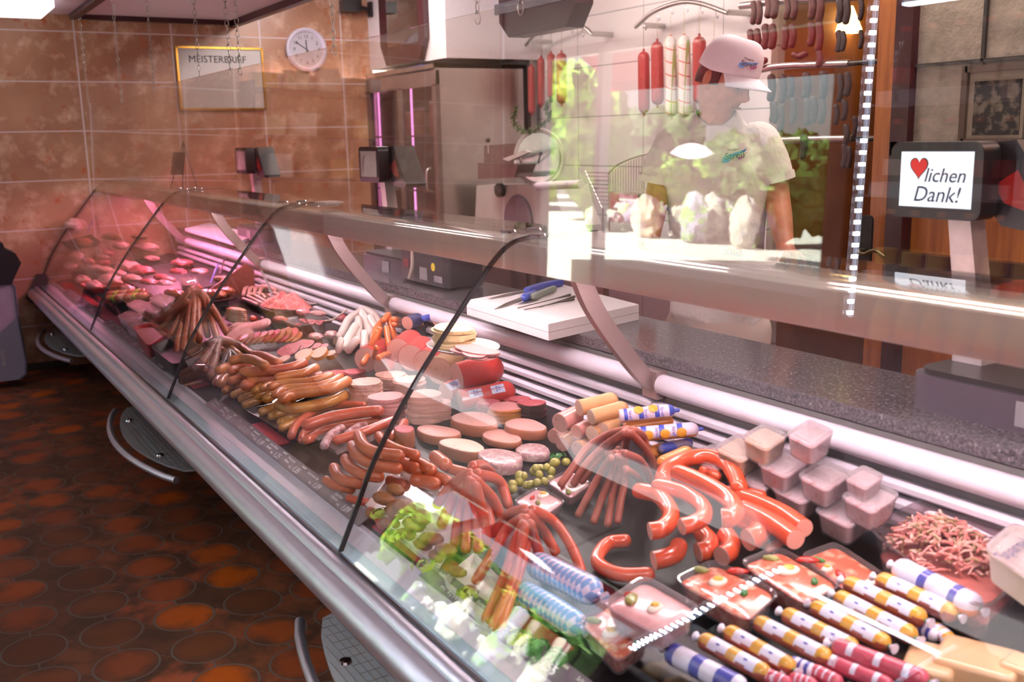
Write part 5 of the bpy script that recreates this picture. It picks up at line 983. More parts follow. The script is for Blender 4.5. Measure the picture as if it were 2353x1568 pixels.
# skewers
for k, (x0, y0) in enumerate([(590, 690), (600, 715)]):
    t = thing('meat_skewer', f'meat and pepper skewer in the dark tray, {("rear", "front")[k]} one', 'skewer', zC(x0+180, y0, .05), 'meat skewers')
    for q in range(9):
        c = zC(x0+38*q, y0+(18 if k else 8)-3*q, .055); m = (MARI, SPECK, YGREEN, MARI, SPECK)[(q+k) % 5]; MB().ell(c, (.018, .026, .022), None, 0, 12, 8, .2, q+k).build('pepper_chunk' if m is YGREEN else 'meat_chunk', m, t, ang=180)
    MB().tube([zC(x0-20, y0+10, .056), zC(x0+380, y0-12, .056)], .002, 6).build('stick', mat('pale_wood', 'c9a48c', .5), t)
# raw meat at the far end
for a, b, ra, rb, m, l, h, r in [(300, 345, 110, 36, POUL, 'pale poultry breast at the far left of the case', .05, 0), (560, 320, 110, 28, RAW, 'dark red meat row behind the poultry breast', .07, .2), (440, 455, 160, 40, PORK, 'long pink pork roast in the middle of the far end', .06, .3), (760, 440, 130, 55, PORK, 'large rolled pork roast in the middle of the far end', .085, .3), (880, 480, 150, 50, RAW, 'rolled roast with red grain next to the pork roast', .07, .3), (520, 400, 130, 30, RAW, 'flat red meat slab behind the pork roast', .075, .2),
    (600, 560, 150, 55, POUL, 'plump whole pale poultry in the red tray, right one', .06, .2), (450, 610, 100, 40, POUL, 'plump pale poultry in the red tray, left one', .05, .1), (350, 560, 90, 40, PORK, 'pinkish meat piece beside the poultry at the glass', .05, .2), (960, 590, 150, 34, RAW, 'magenta-lit raw meat strips in front of the roast, left', .05, .2), (1100, 600, 120, 34, PORK, 'magenta-lit raw meat strips in front of the roast, right', .05, .2), (1250, 415, 120, 45, RAW, 'squared red roast lying before the divider board', .085, .3), (1220, 490, 110, 30, RAW, 'magenta-lit diced meat heap near the blue tongs, left', .06, .3), (1410, 490, 95, 34, PORK, 'magenta-lit meat cuts near the blue tongs, right', .06, .3),
    (350, 215, 130, 34, MARI, 'orange marinated meat tray at the far wall', .10, .3), (290, 60, 70, 60, POUL, 'large pale meat joint standing at the far wall', .16, 0), (620, 175, 130, 30, OLIVEM, 'green herb-marinated meat at the louvres near the far wall', .11, .4), (860, 170, 90, 26, OLIVEM, 'dark herb-marinated meat beside the small tongs', .10, .4), (700, 255, 90, 34, POUL, 'pale chicken leg behind the divider, left', .09, .3), (930, 270, 130, 45, POUL, 'pale chicken leg and thigh behind the divider, right', .10, .4), (1640, 560, 120, 34, OLIVEM, 'dark herb-marinated steaks along the louvres', .07, .4), (1850, 540, 110, 34, OLIVEM, 'brown herb-marinated steaks next to the tongs handle', .07, .4),
    (560, 475, 110, 34, POUL, 'pale poultry piece wedged between the far meat rows, left', .06, .2), (670, 505, 110, 34, PORK, 'pink pork piece wedged between the far meat rows, middle', .06, .3), (800, 545, 120, 34, POUL, 'pale meat piece just above the red tray', .06, .2), (240, 440, 90, 34, POUL, 'pale poultry piece low at the curved glass edge', .05, .1), (1060, 540, 110, 30, RAW, 'dark red meat strip before the divider board', .06, .2), (1130, 560, 90, 26, PORK, 'pink meat strip before the divider board', .06, .2), (520, 345, 110, 26, PORK, 'pink meat strip in the third far row', .08, .2), (400, 395, 90, 28, RAW, 'red meat strip in the third far row', .07, .2), (980, 370, 90, 28, PORK, 'pink meat strip behind the rolled roast', .08, .3), (760, 640, 110, 30, PORK, 'pinkish meat piece in front of the red tray', .04, .1),
    (1180, 680, 120, 40, MARI, 'orange marinated meat strips behind the pepper bundle, left', .07, .2), (1350, 620, 110, 26, MARI, 'orange marinated meat row behind the pepper bundle', .07, .2), (1560, 690, 110, 45, MARI, 'orange marinated meat chunks right of the pepper bundle', .07, .2), (1660, 660, 70, 36, MARI, 'glossy marinated chunk at the tray end', .075, .2)]:
    blob('meat_cut', l, zC, a, b, h, ra, rb, 3.92, m, a*.013+b, rot=r, bump=.32)
traypx('red tray under the pale poultry at the front glass', zC, [(330, 640), (440, 690), (910, 640), (700, 540)], .01, .03, mat('red_plastic', 'b01c20', .3, var=.05))
traypx('dark tray under the marinated meat at the far wall', zC, [(170, 260), (240, 300), (520, 260), (430, 190)], .06, .03)
tubobj([(220, 558), (226, 566), (258, 566), (256, 556)], 'small clear tub between the far meat trays', 'far_tub', .07, .05, PORK, lid=True, group=None); tubobj([(410, 640), (418, 654), (456, 652), (450, 638)], 'small clear tub of minced filling near the blue tongs', 'far_tub', .04, .055, SALB, lid=True)
BLUEH = mat('blue_handle', '3a4aa0', .35, var=.05)
for l, p, w, m in [('dark grey tongs standing upright beside the blue tongs', [(1590, 520, .05), (1610, 440, .09), (1635, 360, .14)], 30, mat('grey_tongs', '5d5357', .4)), ('blue-handled tongs leaning in the meat display', [(1490, 620, .04), (1530, 520, .09), (1575, 410, .14)], 34, BLUEH), ('dark tongs leaning over the minced meat', [(2070, 760, .06), (2030, 620, .11), (1960, 480, .17)], 34, mat('grey_tongs', '5d5357', .4)), ('small blue spatula standing at the far wall', [(388, 150, .07), (420, 70, .12), (445, 20, .16)], 18, BLUEH), ('dark post-like tongs at the far wall', [(498, 150, .07), (485, 60, .13), (470, -20, .18)], 28, mat('grey_tongs', '5d5357', .4)), ('short dark tongs by the herb-marinated meat', [(840, 240, .07), (900, 190, .10), (960, 135, .14)], 22, mat('grey_tongs', '5d5357', .4))]:
    tag(MB().tube(spline([zC(a, b, h) for a, b, h in p], 4), w2r(zC(*p[0]), w/3.92)*.6, 8, flat=.5).build('serving_tongs', m, None), l, 'tongs')
st_ = MB().prism([Vector((-7.42, y, z)) for y, z in ((1.16, deckz(1.16)+.001), (1.64, deckz(1.64)+.001), (1.64, deckz(1.64)+.06), (1.16, deckz(1.16)+.05))], (1.75, 0, 0)).build('display_step', mat('black_step', '1d1718', .4), None, smooth=False); tag(st_, 'low black display step under the raw meat at the marble wall end', 'step')
dv = MB().prism([Vector((-5.52, y, z)) for y, z in ((1.30, .655), (1.655, .69), (1.66, .80), (1.62, .845))], (.012, 0, 0)).build('divider_board', mat('red_brown_board', '8a3a30', .4, var=.1), None, smooth=False); tag(dv, 'red-brown triangular divider board between the meat and sausage sections', 'board')
# ================================================================== BEHIND THE COUNTER
SCR = emis('lit_screen', 'dfe8f6', .95); SCRD = mat('grey_screen', 'a9a7a5', .2, var=.03)
def scale(x0, label, lit, base=True):
    o = Vector((x0, 1.9, 1.39)); t = thing('weighing_scale', label, 'scale', (x0+.2, 1.9, .915), 'shop scales')
    hb = MB().prism([o+Vector((q.x, -.03, q.y)) for q in rrect(0, 0, .222, .160, .022, 0)], (0, .055, 0)).build('customer_display', BLACKP, t, ang=40)
    sc_ = MB().box(o+Vector((.004, -.0315, .002)), (.172, .003, .116)).build('screen', SCR if lit else SCRD, hb, smooth=False)
    if lit:
        M = lambda x, z: basis(o+Vector((x, -.0335, z)), (1, 0, 0), (0, 0, 1))
        ht = []
        for k in range(24):
            a = 2*PI*k/24; ht.append(Vector((16*math.sin(a)**3, 0, 13*math.cos(a)-5*math.cos(2*a)-2*math.cos(3*a)-math.cos(4*a))))
        MB().prism([o+Vector((-.036+p.x*.00125, -.0332, .028+p.z*.00145)) for p in ht], (0, -.0006, 0)).build('heart', mat('heart_red', 'd8322c', .5), hb, smooth=False)
        MB().prism([o+Vector((-.036+p.x*.00142, -.0329, .028+p.z*.00162)) for p in ht], (0, -.0003, 0)).build('heart_outline', mat('black_ink', '231f22', .6), hb, smooth=False)
        ink = mat('navy_ink', '20304a', .5); text('lettering', 'lichen', hb, M(.026, .010), .042, ink, .0003, shear=.25); text('lettering', 'Dank!', hb, M(.008, -.030), .046, ink, .0003, shear=.25)
    else:
        hd = [(-.05, -.045), (-.058, 0), (-.05, .028), (-.03, .040), (-.012, .048), (-.022, .036), (-.008, .034), (-.022, .026), (-.03, .004), (-.036, -.03)]
        MB().prism([o+Vector((x-.015, -.0332, z)) for x, z in hd], (0, -.0005, 0)).build('hand_drawing', mat('grey_ink', '6d6768', .6), hb, smooth=False)
        for k in range(5): text('lettering', '- -- -'[:3+k % 3], hb, basis(o+Vector((.03, -.0335, .03-.014*k)), (1, 0, 0), (0, 0, 1)), .02, mat('grey_ink', '6d6768', .6))
    op = [(.068, .074), (.137, .082), (.252, -.085), (.244, -.096), (.205, -.104), (.117, -.092), (.068, -.04)]
    pn = MB().prism([o+Vector((x, .035, z)) for x, z in op], (0, .10, 0)).build('operator_panel', BLACKP, t, ang=30)
    MB().prism([o+Vector((x, .0335, z)) for x, z in ((.095, -.01), (.145, .022), (.185, -.05), (.175, -.062), (.12, -.045))], (0, .002, 0)).build('red_display_area', mat('display_red', '8a1f1c', .3), pn, smooth=False)
    MB().box(o+Vector((.03, .03, 0)), (.12, .06, .07)).build('hinge_block', BLACKP, t, smooth=False)
    MB().prism([o+Vector((x, .02, z)) for x, z in ((.0, -.06), (.052, -.06), (.105, -.36), (.105, -.475), (.035, -.475), (.035, -.30))], (0, .05, 0)).build('column', mat('satin_grey', 'b0a5a4', .35, .3), t, ang=30)
    b = MB().prism([Vector((q.x, q.y, .915)) for q in rrect(x0+.26, 1.90, .50, .20, .05, 0)], (0, 0, .075)).build('base', mat('scale_base', '453a44', .4, var=.06), t, ang=40)
    MB().prism([Vector((q.x, q.y, .990)) for q in rrect(x0+.26, 1.90, .47, .18, .045, 0)], (0, 0, .012)).build('weighing_plate', BLACKP, b, ang=40)
    MB().box((x0+.30, 1.797, .955), (.07, .004, .05)).build('label_plate', mat('label_grey', '7d767b', .5), b, smooth=False)
    return t
scale(-1.366, 'black scale with glowing screen showing a red heart, in front of the wooden door', True)
scale(at(847, 378, y=1.87).x, 'black scale with a grey screen and drawing of a hand, before the glass cabinet', False)
scale(at(553, 365, y=1.87).x, 'dark scale farthest away, seen through the screen before the marble wall', False)
# black ticket printer with a strap and stickers
tp = thing('ticket_printer', 'black ticket printer with yellow dot sticker on the granite worktop', 'printer', (-3.78, 1.87, .915))
b0 = at(985, 600, y=1.8).x; 
MB().prism([Vector((q.x, q.y, .925)) for q in rrect(b0-.05, 1.88, .42, .18, .03, 0)], (0, 0, .125)).build('body', mat('charcoal', '2c272b', .4, var=.05), tp, ang=40)
q = at(1050, 615, y=1.788); MB().lathe([(.001, .002), (.016, .002), (.017, 0)], (b0+.06, 1.789, 1.0), 18, Matrix.Rotation(PI/2, 3, 'X')).build('dot_sticker', mat('yellow_sticker', 'd0b52c', .5), tp)
for x, z, w_, h_ in ((b0-.03, .965, .07, .05), (b0+.10, .955, .07, .025)): MB().box((x, 1.789, z), (w_, .002, h_)).build('paper_label', mat('label_grey', '7d767b', .5), tp, smooth=False)
MB().box((b0-.19, 1.789, .995), (.05, .002, .035)).build('maker_plate', mat('plate_red_edge', '7a2a30', .4), tp, smooth=False)
MB().tube(spline([(b0-.12, 1.788, 1.05), (b0-.115, 1.782, .99), (b0-.135, 1.775, .935)], 5), .009, 8, flat=.4).build('strap', mat('pale_strap', 'd0bfb2', .6), tp)
for s in (-.2, .13): MB().lathe([(.018, 0), (.014, .012)], (b0-.05+s, 1.85, .914), 12).build('foot', BLACKP, tp)
# cutting board and knives
cb = [at(1072, 690, z=.965), at(1260, 745, z=.965), at(1468, 700, z=.965), at(1285, 652, z=.965)]
bd = MB()
for z0, z1 in ((.9155, .939), (.9402, .965)): bd.prism([Vector((p.x, p.y, z0)) for p in cb], (0, 0, z1-z0))
o = bd.build('cutting_board', mat('white_board', 'd6cbcb', .5, var=.05, scale=120), None, smooth=False); tag(o, 'thick white double cutting board lying on the granite worktop', 'cutting board')
BLADE = mat('knife_blade', 'b5b0a6', .25, 1); HB = mat('blue_handle', '3a4aa0', .35, var=.05)
def knife(label, pts_b, pts_h, w, m):
    zt = .9665; t = thing('knife', label, 'knife', at(*pts_b[0], z=zt)); B = [at(a, b, z=zt) for a, b in pts_b]; d = (B[1]-B[0]).normalized(); n = Vector((-d.y, d.x, 0))*w
    MB().prism([B[0], B[0].lerp(B[1], .3)-n*.8, B[1]-n, B[1]+n, B[0].lerp(B[1], .5)+n], (0, 0, .002)).build('blade', BLADE, t, smooth=False); H = [at(a, b, z=zt+.012) for a, b in pts_h]; MB().sausage(H, w*1.0, 10).build('handle', m, t, ang=180)
knife('knife with a blue handle at the rear of the white cutting board', [(1122, 688), (1212, 668)], [(1212, 668), (1245, 658), (1288, 650)], .014, HB); knife('long knife with a blue handle pointing to the black seam', [(1135, 712), (1208, 684)], [(1206, 684), (1228, 676)], .014, HB); knife('knife with a grey-green handle beside the blue ones', [(1190, 700), (1232, 690)], [(1225, 682), (1250, 672), (1272, 664)], .012, mat('grey_green_handle', '7d8478', .4))
for k, (p, q_) in enumerate([((1190, 708), (1310, 678)), ((1205, 712), (1318, 688)), ((1240, 706), (1320, 682))]): 
    a, b = at(*p, z=.969), at(*q_, z=.971); tag(MB().tube([a, a.lerp(b, .7), b], [.0015, .0018, .005], 6).build('needle_skewer', mat('dark_steel', '4d4842', .35, .8), None), f'thin steel skewer with a dark handle on the cutting board, {ORD[k]} from the knives', 'skewer', 'steel skewers')
# things standing on the top glass
ds = at(757, 474, z=1.272); MB_ = MB().box(ds+Vector((0, 0, .006)), (.085, .055, .012), taper=.8).box(ds+Vector((0, 0, .014)), (.105, .07, .006)); tag(MB_.build('porcelain_dish', WTRAY, None, smooth=False), 'small white rectangular dish standing on the top glass of the counter', 'dish')
es = thing('easel_sign', 'small dark notice on a little easel on the counter glass near the marble wall', 'sign', at(418, 436, z=1.268)); eb = at(418, 438, z=1.268); yy = eb.y
MB().prism([at(a, b, y=yy-.01) for a, b in ((397, 350), (422, 350), (418, 402), (392, 402))], (0, .008, 0)).build('board', mat('dark_notice', '3d2c28', .5), es, smooth=False)
for a, b in (((421, 325), (392, 432)), ((421, 325), (420, 436)), ((421, 325), (453, 430))): MB().tube([at(*a, y=yy), at(b[0], b[1], y=yy+(.0 if b[0] != 420 else .03))], .003, 6).build('leg', mat('dark_notice', '3d2c28', .5), es)
pp_ = [at(a, b, z=.935) for a, b in ((425, 525), (540, 558), (592, 540), (480, 512))]; tag(MB().prism([Vector((p.x, p.y, .916)) for p in pp_], (0, 0, .02)).build('paper_stack', mat('white_paper', 'd9cbd6', .7, var=.03), None, smooth=False), 'flat stack of white wrapping paper on the far worktop', 'paper')
# ---- glass cabinet with steel body
cbn = thing('glass_cabinet', 'tall stainless steel cabinet with pink-lit glass doors by the marble wall', 'cabinet', (-6.79, 3.55, 0)); a_, b_, f_, k_ = -7.38, -6.21, 3.2, 3.92; zt = 1.995
MB().box((b_-.015, (f_+k_)/2, zt/2), (.03, k_-f_, zt)).box((a_+.015, (f_+k_)/2, zt/2), (.03, k_-f_, zt)).box(((a_+b_)/2, k_-.015, zt/2), (b_-a_, .03, zt)).box(((a_+b_)/2, (f_+k_)/2, zt-.015), (b_-a_, k_-f_, .03)).box(((a_+b_)/2, (f_+k_)/2, .4), (b_-a_-.06, k_-f_-.04, .8)).build('steel_body', STEEL, cbn, smooth=False)
MB().box(((a_+b_)/2, k_-.035, 1.4), (b_-a_-.06, .008, 1.2)).build('back_lining', mat('mauve_lining', '9a7894', .5), cbn, smooth=False)
fr = MB()
for x in (a_+.03, (a_+b_)/2, b_-.03): fr.box((x, f_+.012, 1.32), (.06, .03, 1.08))
for z in (.82, 1.9): fr.box(((a_+b_)/2, f_+.012, z), (b_-a_, .03, .10))
fr.build('door_frame', mat('bronze_frame', '7d6a66', .35, .5), cbn, smooth=False)
for x in (a_+.31, b_-.31):
    d = MB().box((x, f_+.012, 1.36), (.50, .006, .98)).build('door', glassmat('cabinet_glass', 'e8dce6', 1.5), cbn, smooth=False); MB().tube(spline([(x+.2, f_-.005, 1.30), (x+.2, f_-.04, 1.28), (x+.2, f_-.04, 1.16), (x+.2, f_-.005, 1.14)], 4), .008, 8).build('handle', STEEL, d)
for z in (1.13, 1.52): MB().box(((a_+b_)/2, 3.56, z), (b_-a_-.08, .6, .012)).build('inner_shelf', STEEL, cbn, smooth=False)
for x in (a_+.06, (a_+b_)/2+.05): MB().box((x, f_+.07, 1.40), (.012, .012, 1.0)).build('pink_tube', emis('pink_tube', 'f0a0e0', 2.2), cbn, smooth=False)
for k, (x, z, rx, rz, m, l) in enumerate([(-6.45, 1.575, .12, .05, RAW, 'red meat piece on the upper shelf of the glass cabinet'), (-6.5, .92, .16, .09, POUL, 'crinkled brown meat bundle at the bottom of the glass cabinet'), (-6.95, .92, .18, .09, PORK, 'pale meat piece at the bottom left of the glass cabinet'), (-6.45, 1.19, .07, .055, RAW, 'small meat piece on the lower shelf behind the cabinet handle')]): 
    o = MB().ell((0, 0, 0), (rx, .12, rz), None, 0, 24, 14, .3, k, 3).build('cured_meat', m, None, ang=180, origin=(0, 0, 0)); o.location = (x, 3.5, z); tag(o, l, 'meat')
for k, (x, h) in enumerate([(-6.68, .24), (-6.95, .2), (-7.1, .18)]): 
    t = thing('preserve_jar', f'jar of preserves on the upper cabinet shelf, {("nearest the steel side", "second from the steel side", "farthest left")[k]}', 'jar', (x, 3.45, 1.526), 'jars in the cabinet'); MB().lathe([(.06, 0), (.065, .01), (.065, h*.85), (.055, h*.9)], (x, 3.45, 1.5265), 18).build('jar_body', mat('jar_amber', 'a8764a', .2, var=.2, coat=.5), t); MB().lathe([(.06, h*.9), (.06, h)], (x, 3.45, 1.5265), 18).build('lid', STEEL, t)
tag(MB().tube([(-6.9, 3.28, 2.004), (-6.5, 3.26, 2.004)], .007, 8).build('marker_pen', LBLUE, None), 'blue marker pen lying on top of the glass cabinet', 'pen')
tag(MB().box((-6.25, 3.985, 1.35), (.05, .05, 2.5)).build('wall_pipe', mat('grey_pipe', '8f8a84', .5), None, smooth=False), 'grey vertical pipe casing between the steel cabinet and the white tiles', 'pipe')
# ---- slicer on a steel table
tb = thing('steel_table', 'stainless steel side table under the meat slicer', 'table', (-5.6, 3.5, 0)); MB().box((-5.22, 3.55, .80), (1.84, .7, .04)).build('table_top', STEEL, tb, smooth=False)
for x in (-6.08, -4.4):
    for y in (3.25, 3.85): MB().box((x, y, .39), (.04, .04, .78)).build('leg', STEEL, tb, smooth=False)
ys = 3.45; S = lambda a, b, y=ys: at(a, b, y=y)
sl = thing('meat_slicer', 'meat slicer with a large round blade standing before the white tiles', 'slicer', (S(1200, 500).x, ys, .92)); c = S(1240, 362); r = .175; RX = Matrix.Rotation(PI/2, 3, 'X'); CREAM = mat('slicer_enamel', 'c9c6bd', .35, var=.03); PLATEM = mat('blade_plate', 'aaaca6', .25, .8, var=.03)
RB = Matrix.Rotation(math.radians(28), 3, 'Z') @ RX; MB().lathe([(.01, .02), (r*.86, .02), (r*.9, .012), (r*.9, -.01), (.01, -.012)], c, 48, RB).build('blade', PLATEM, sl); MB().lathe([(r*.9, .012), (r, .022), (r*1.02, 0), (r*.98, -.02), (r*.9, -.01)], c, 48, RB).build('blade_guard', CREAM, sl)
hk = S(1243, 352, ys-.05); MB().tube([S(1236, 375, ys-.02), hk], .004, 6).build('blade_lever', mat('dark_green_knob', '2d3a32', .4), sl)
MB().ell(hk, (.011, .011, .011)).build('knob', mat('dark_green_knob', '2d3a32', .4), sl, ang=180)
z9 = .822
MB().prism([Vector((p.x, ys-.05, p.z)) for p in (S(1110, 425), S(1290, 425), S(1300, 470), S(1320, 520))] + [Vector((S(1320, 520).x, ys-.05, z9)), Vector((S(1105, 520).x, ys-.05, z9)), Vector((S(1105, 520).x, ys-.05, S(1105, 520).z))], (0, .25, 0)).build('housing', CREAM, sl, ang=30)
mc_ = S(1190, 508, ys-.06); MB().lathe([(.01, .016), (r*.85, .016), (r*.95, 0)], mc_, 36, RX).build('motor_cover', mat('mauve_cover', '7d7078', .4), sl)
kc = S(1150, 437, ys-.07); MB().lathe([(.03, .03), (.045, .02), (.045, -.01), (.03, -.02)], kc, 20, RX).build('thickness_knob', mat('green_black_knob', '26332b', .3), sl)
MB().prism([S(a, b, ys-.16) for a, b in ((1098, 375), (1190, 378), (1182, 408), (1098, 412))], (0, .12, 0)).build('carriage', mat('brown_carriage', '6b5550', .4), sl, smooth=False)
MB().prism([S(a, b, ys-.08) for a, b in ((1112, 335), (1185, 330), (1200, 375), (1112, 375))], (0, .06, 0)).build('feed_plate', mat('steel_feed', '8d8480', .3, .7), sl, smooth=False)
MB().prism([S(a, b, ys-.17) for a, b in ((1155, 365), (1205, 345), (1215, 350), (1168, 371))], (0, .03, 0)).build('product_arm', CREAM, sl, smooth=False); hb2 = S(1121, 322, ys-.16); MB().tube([S(1122, 352, ys-.16), hb2], .005, 6).build('handle_rod', STEEL, sl); MB().ell(hb2, (.016, .016, .016)).build('handle_ball', BLACKP, sl, ang=180)
MB().box((S(1250, 400).x, ys-.10, S(1250, 400).z), (.22, .10, .02)).build('receiving_tray', mat('green_grey_tray', '6f7d72', .3, .5), sl, smooth=False)
pr0, pr1 = S(1235, 428, ys-.16), S(1335, 423, ys-.16); tag(MB().tube([pr0, pr1], .024, 20).build('paper_roll', mat('white_paper', 'd9cbd6', .7, var=.03), None), 'white paper roll lying across the front of the meat slicer', 'roll')
wr = thing('wire_rack', 'slanted wire rack with many thin bars beside the meat slicer', 'rack', (S(1400, 470).x, ys, .822))
for k in range(9):
    a0, a1 = S(1347+3.5*k, 396+9*k), S(1398-0*k, 398+9*k); MB().tube([a0, a1], .003, 6).build('wire', STEEL, wr)
for a, b in (((1345, 393), (1383, 478)), ((1398, 395), (1400, 478))): MB().tube([S(*a), S(*b)], .003, 6).build('wire', STEEL, wr)
for s in (1385, 1400): MB().tube([S(s, 478), Vector((S(s, 478).x, ys, .822))], .006, 6).build('rack_leg', STEEL, wr)
wb = thing('wire_basket', 'low wire basket with a sloping rim behind the man', 'basket', (S(1450, 440).x, ys, .822))
for k in range(14):
    p = S(1402+6*k, 395-3.2*k); MB().tube([p, Vector((p.x, ys, S(1402, 442).z))], .0025, 6).build('wire', STEEL, wb)
rimp = [S(1398, 400), S(1420, 378), S(1470, 357), S(1500, 352)]; MB().tube(spline(rimp, 4), .005, 8).build('rim', STEEL, wb); MB().tube([S(1398, 442), S(1500, 436)], .005, 8).build('bottom_bar', STEEL, wb); MB().box(S(1450, 440)+Vector((0, 0, -.09)), (.25, .1, .16)).build('stand', STEEL, wb, smooth=False)
# ---- curved hanging rails with salami
SALR = pal('salami_red_casing', '9c3a34', var=.2, scale=60, coat=.2, rough=.45); NETW = NT('netted_white_casing'); _v = NETW.obj(); _s = NETW.n('ShaderNodeSeparateXYZ'); NETW.l(_v, _s.inputs[0])
_x = NETW.math('MULTIPLY', _s.outputs[0], 12); _z = NETW.math('MULTIPLY', _s.outputs[2], 14); _r = NETW.math('LESS_THAN', NETW.math('FRACT', NETW.math('ADD', _z, NETW.math('MULTIPLY', _x, .5))), .10); _g = NETW.math('LESS_THAN', NETW.math('FRACT', NETW.math('ADD', NETW.math('MULTIPLY', _x, 2), .2)), .09)
NETW.bsdf(NETW.mix(_g, NETW.mix(_r, lin('d3cac4'), lin('c0604a')), lin('8fa05a')), .6); NETW = NETW.m
def rail(label, pts, y, hooks, pegs):
    t = thing('hanging_rail', label, 'rail', at(pts[1][0], pts[1][1], y=y)); MB().tube(spline([at(a, b, y=y) for a, b in pts], 6), .013, 12).build('curved_bar', STEEL, t)
    for a, b in pegs: p = at(a, b, y=y); MB().tube([p, Vector((p.x, YB-.002, p.z))], .016, 12).build('wall_peg', STEEL, t)
    for a, b in hooks: p = at(a, b, y=y); MB().tube(spline([p+Vector((0, 0, .02)), p+Vector((0, 0, -.01)), p+Vector((.012, 0, -.028)), p+Vector((.022, 0, -.014))], 4), .003, 6).build('hook', CHROME, t)
YR = 3.88
rail('arched steel rail with hooks on the white tiles, left one', [(1207, 103), (1235, 75), (1290, 54), (1340, 62), (1362, 80)], YR, [(1243, 78), (1266, 68), (1289, 64), (1313, 66), (1338, 76)], [(1220, 95), (1358, 78)])
rail('large arched steel rail with hooks on the white tiles behind the man', [(1460, 62), (1500, 28), (1560, 6), (1610, 8), (1672, 30)], YR, [(1481, 58), (1511, 36), (1542, 22), (1576, 16), (1610, 20), (1645, 30)], [(1475, 58), (1668, 28)])
def salami(label, x, y0, y1, w, m, hooky, grp=None):
    pa, pb = at(x, y0, y=YR), at(x+1, y1, y=YR); t = thing('hanging_salami', label, 'salami', pa, grp); r = w2r(pa, w); MB().sausage([pa+Vector((0, 0, -r)), (pa+pb)/2, pb+Vector((0, 0, r))], r, 16).build('casing', m, t, ang=180)
    for e, s in ((pa, 1), (pb, -1)): MB().tube([e+Vector((0, 0, -s*.02)), e+Vector((0, 0, s*.012))], .007, 8).build('knot', m, t)
    hp_ = at(x, hooky, y=YR); MB().tube([pa+Vector((0, 0, .01)), hp_], .0018, 5).build('string', mat('string', 'b5a88c', .8), t)
for k, (x, a, b, w, hy) in enumerate([(1221, 150, 263, 17, 100), (1243, 132, 245, 18, 85), (1266, 122, 228, 18, 76), (1290, 120, 240, 25, 72)]): salami(f'red salami hanging from the left arched rail, {ORD[k]} from the left', x, a, b, w, SALR, hy, 'salami on the left rail')
for k, (x, a, b, w, m, hy) in enumerate([(1479, 117, 262, 27, SALR, 65), (1510, 94, 243, 29, SALR, 43), (1541, 82, 270, 27, NETW, 30), (1572, 80, 272, 29, NETW, 24), (1607, 82, 240, 31, SALR, 28), (1641, 95, 250, 28, SALR, 38)]): salami((f'thick red salami on the large arched rail, {ORD[k]} from the left' if m is SALR else f'white netted salami on the large arched rail, {("", "", "left", "right")[k]} one of two'), x, a, b, w, m, hy, 'salami on the large rail')
# ---- steel bars with smoked sausages in the passage
YQ = 3.66
for l, p in (('upper steel bar for smoked sausages at the passage', [(1702, 14), (1800, 2), (1972, -8)]), ('middle steel bar for smoked sausages at the passage', [(1745, 160), (1800, 152), (1952, 146)]), ('lower steel bar for smoked sausages at the passage', [(1790, 323), (1880, 320), (1960, 319)])):
    t = thing('steel_bar', l, 'bar', at(*p[1], y=YQ)); P = [at(a, b, y=YQ) for a, b in p]; MB().tube(spline(P, 5), .017, 14).build('bar', STEEL, t); MB().tube([P[-1], Vector((-2.70, P[-1].y, P[-1].z))], .012, 10).build('end_fitting', mat('dark_steel', '4d4842', .35, .8), t)
SMK = pal('smoked_link_skin', '5c2622', var=.3, scale=50, coat=.05, rough=.55, bump=.002); SMD = pal('dark_smoked_skin', '33201f', var=.3, scale=50, coat=.05, rough=.55, bump=.002)
z8 = lambda a, b: at(1700+a/4.75, b/4.75, y=YQ-.02)
def smk(a, b, hh, hw, m, label, grp, hor=False):
    c = z8(a, b); s = depth(c)/FPX/4.75; d = Vector((1, .2, 0))*hh*s*.8 if hor else Vector((0, 0, hh*s*.8)); e = Vector((0, 0, -.01)) if hor else Vector((.008, 0, 0))
    o = MB().sausage([c-d, c+e, c+d], hw*s, 12).build('smoked_sausage', m, None, ang=180, origin=c); tag(o, label, 'sausage', grp)
UP = [(145, 140, 120, 34), (207, 140, 120, 34), (110, 455, 125, 38), (185, 440, 115, 40), (310, 80, 100, 44), (372, 80, 105, 44), (275, 400, 120, 46), (350, 400, 120, 46), (512, 90, 115, 35), (585, 90, 115, 38), (490, 410, 125, 38), (570, 390, 122, 40), (782, 80, 120, 42), (870, 80, 160, 44), (775, 370, 122, 42), (862, 400, 165, 40), (862, 640, 80, 36), (1085, 120, 120, 42), (1160, 130, 125, 40), (1075, 450, 110, 36), (1122, 450, 105, 30), (1318, 100, 120, 30), (1315, 430, 100, 26)]
for a, b, hh, hw in UP: smk(a, b, hh, hw, SMK if a < 1000 else SMD, 'reddish-brown smoked sausage hanging from the upper bar in the passage' if a < 1000 else 'dark smoked sausage on the upper bar close to the wooden door', 'smoked sausages on the upper bar' if a < 1000 else 'dark sausages on the upper bar')
for a, b, l in ((215, 665, 'curved smoked sausage lying level below the hanging pair, left'), (655, 590, 'curved smoked sausage lying level below the hanging pairs, middle')): smk(a, b, 85, 36, SMK, l, None, True)
smk(130, 850, 105, 34, SMK, 'single smoked sausage hanging beside the cap of the man', None)
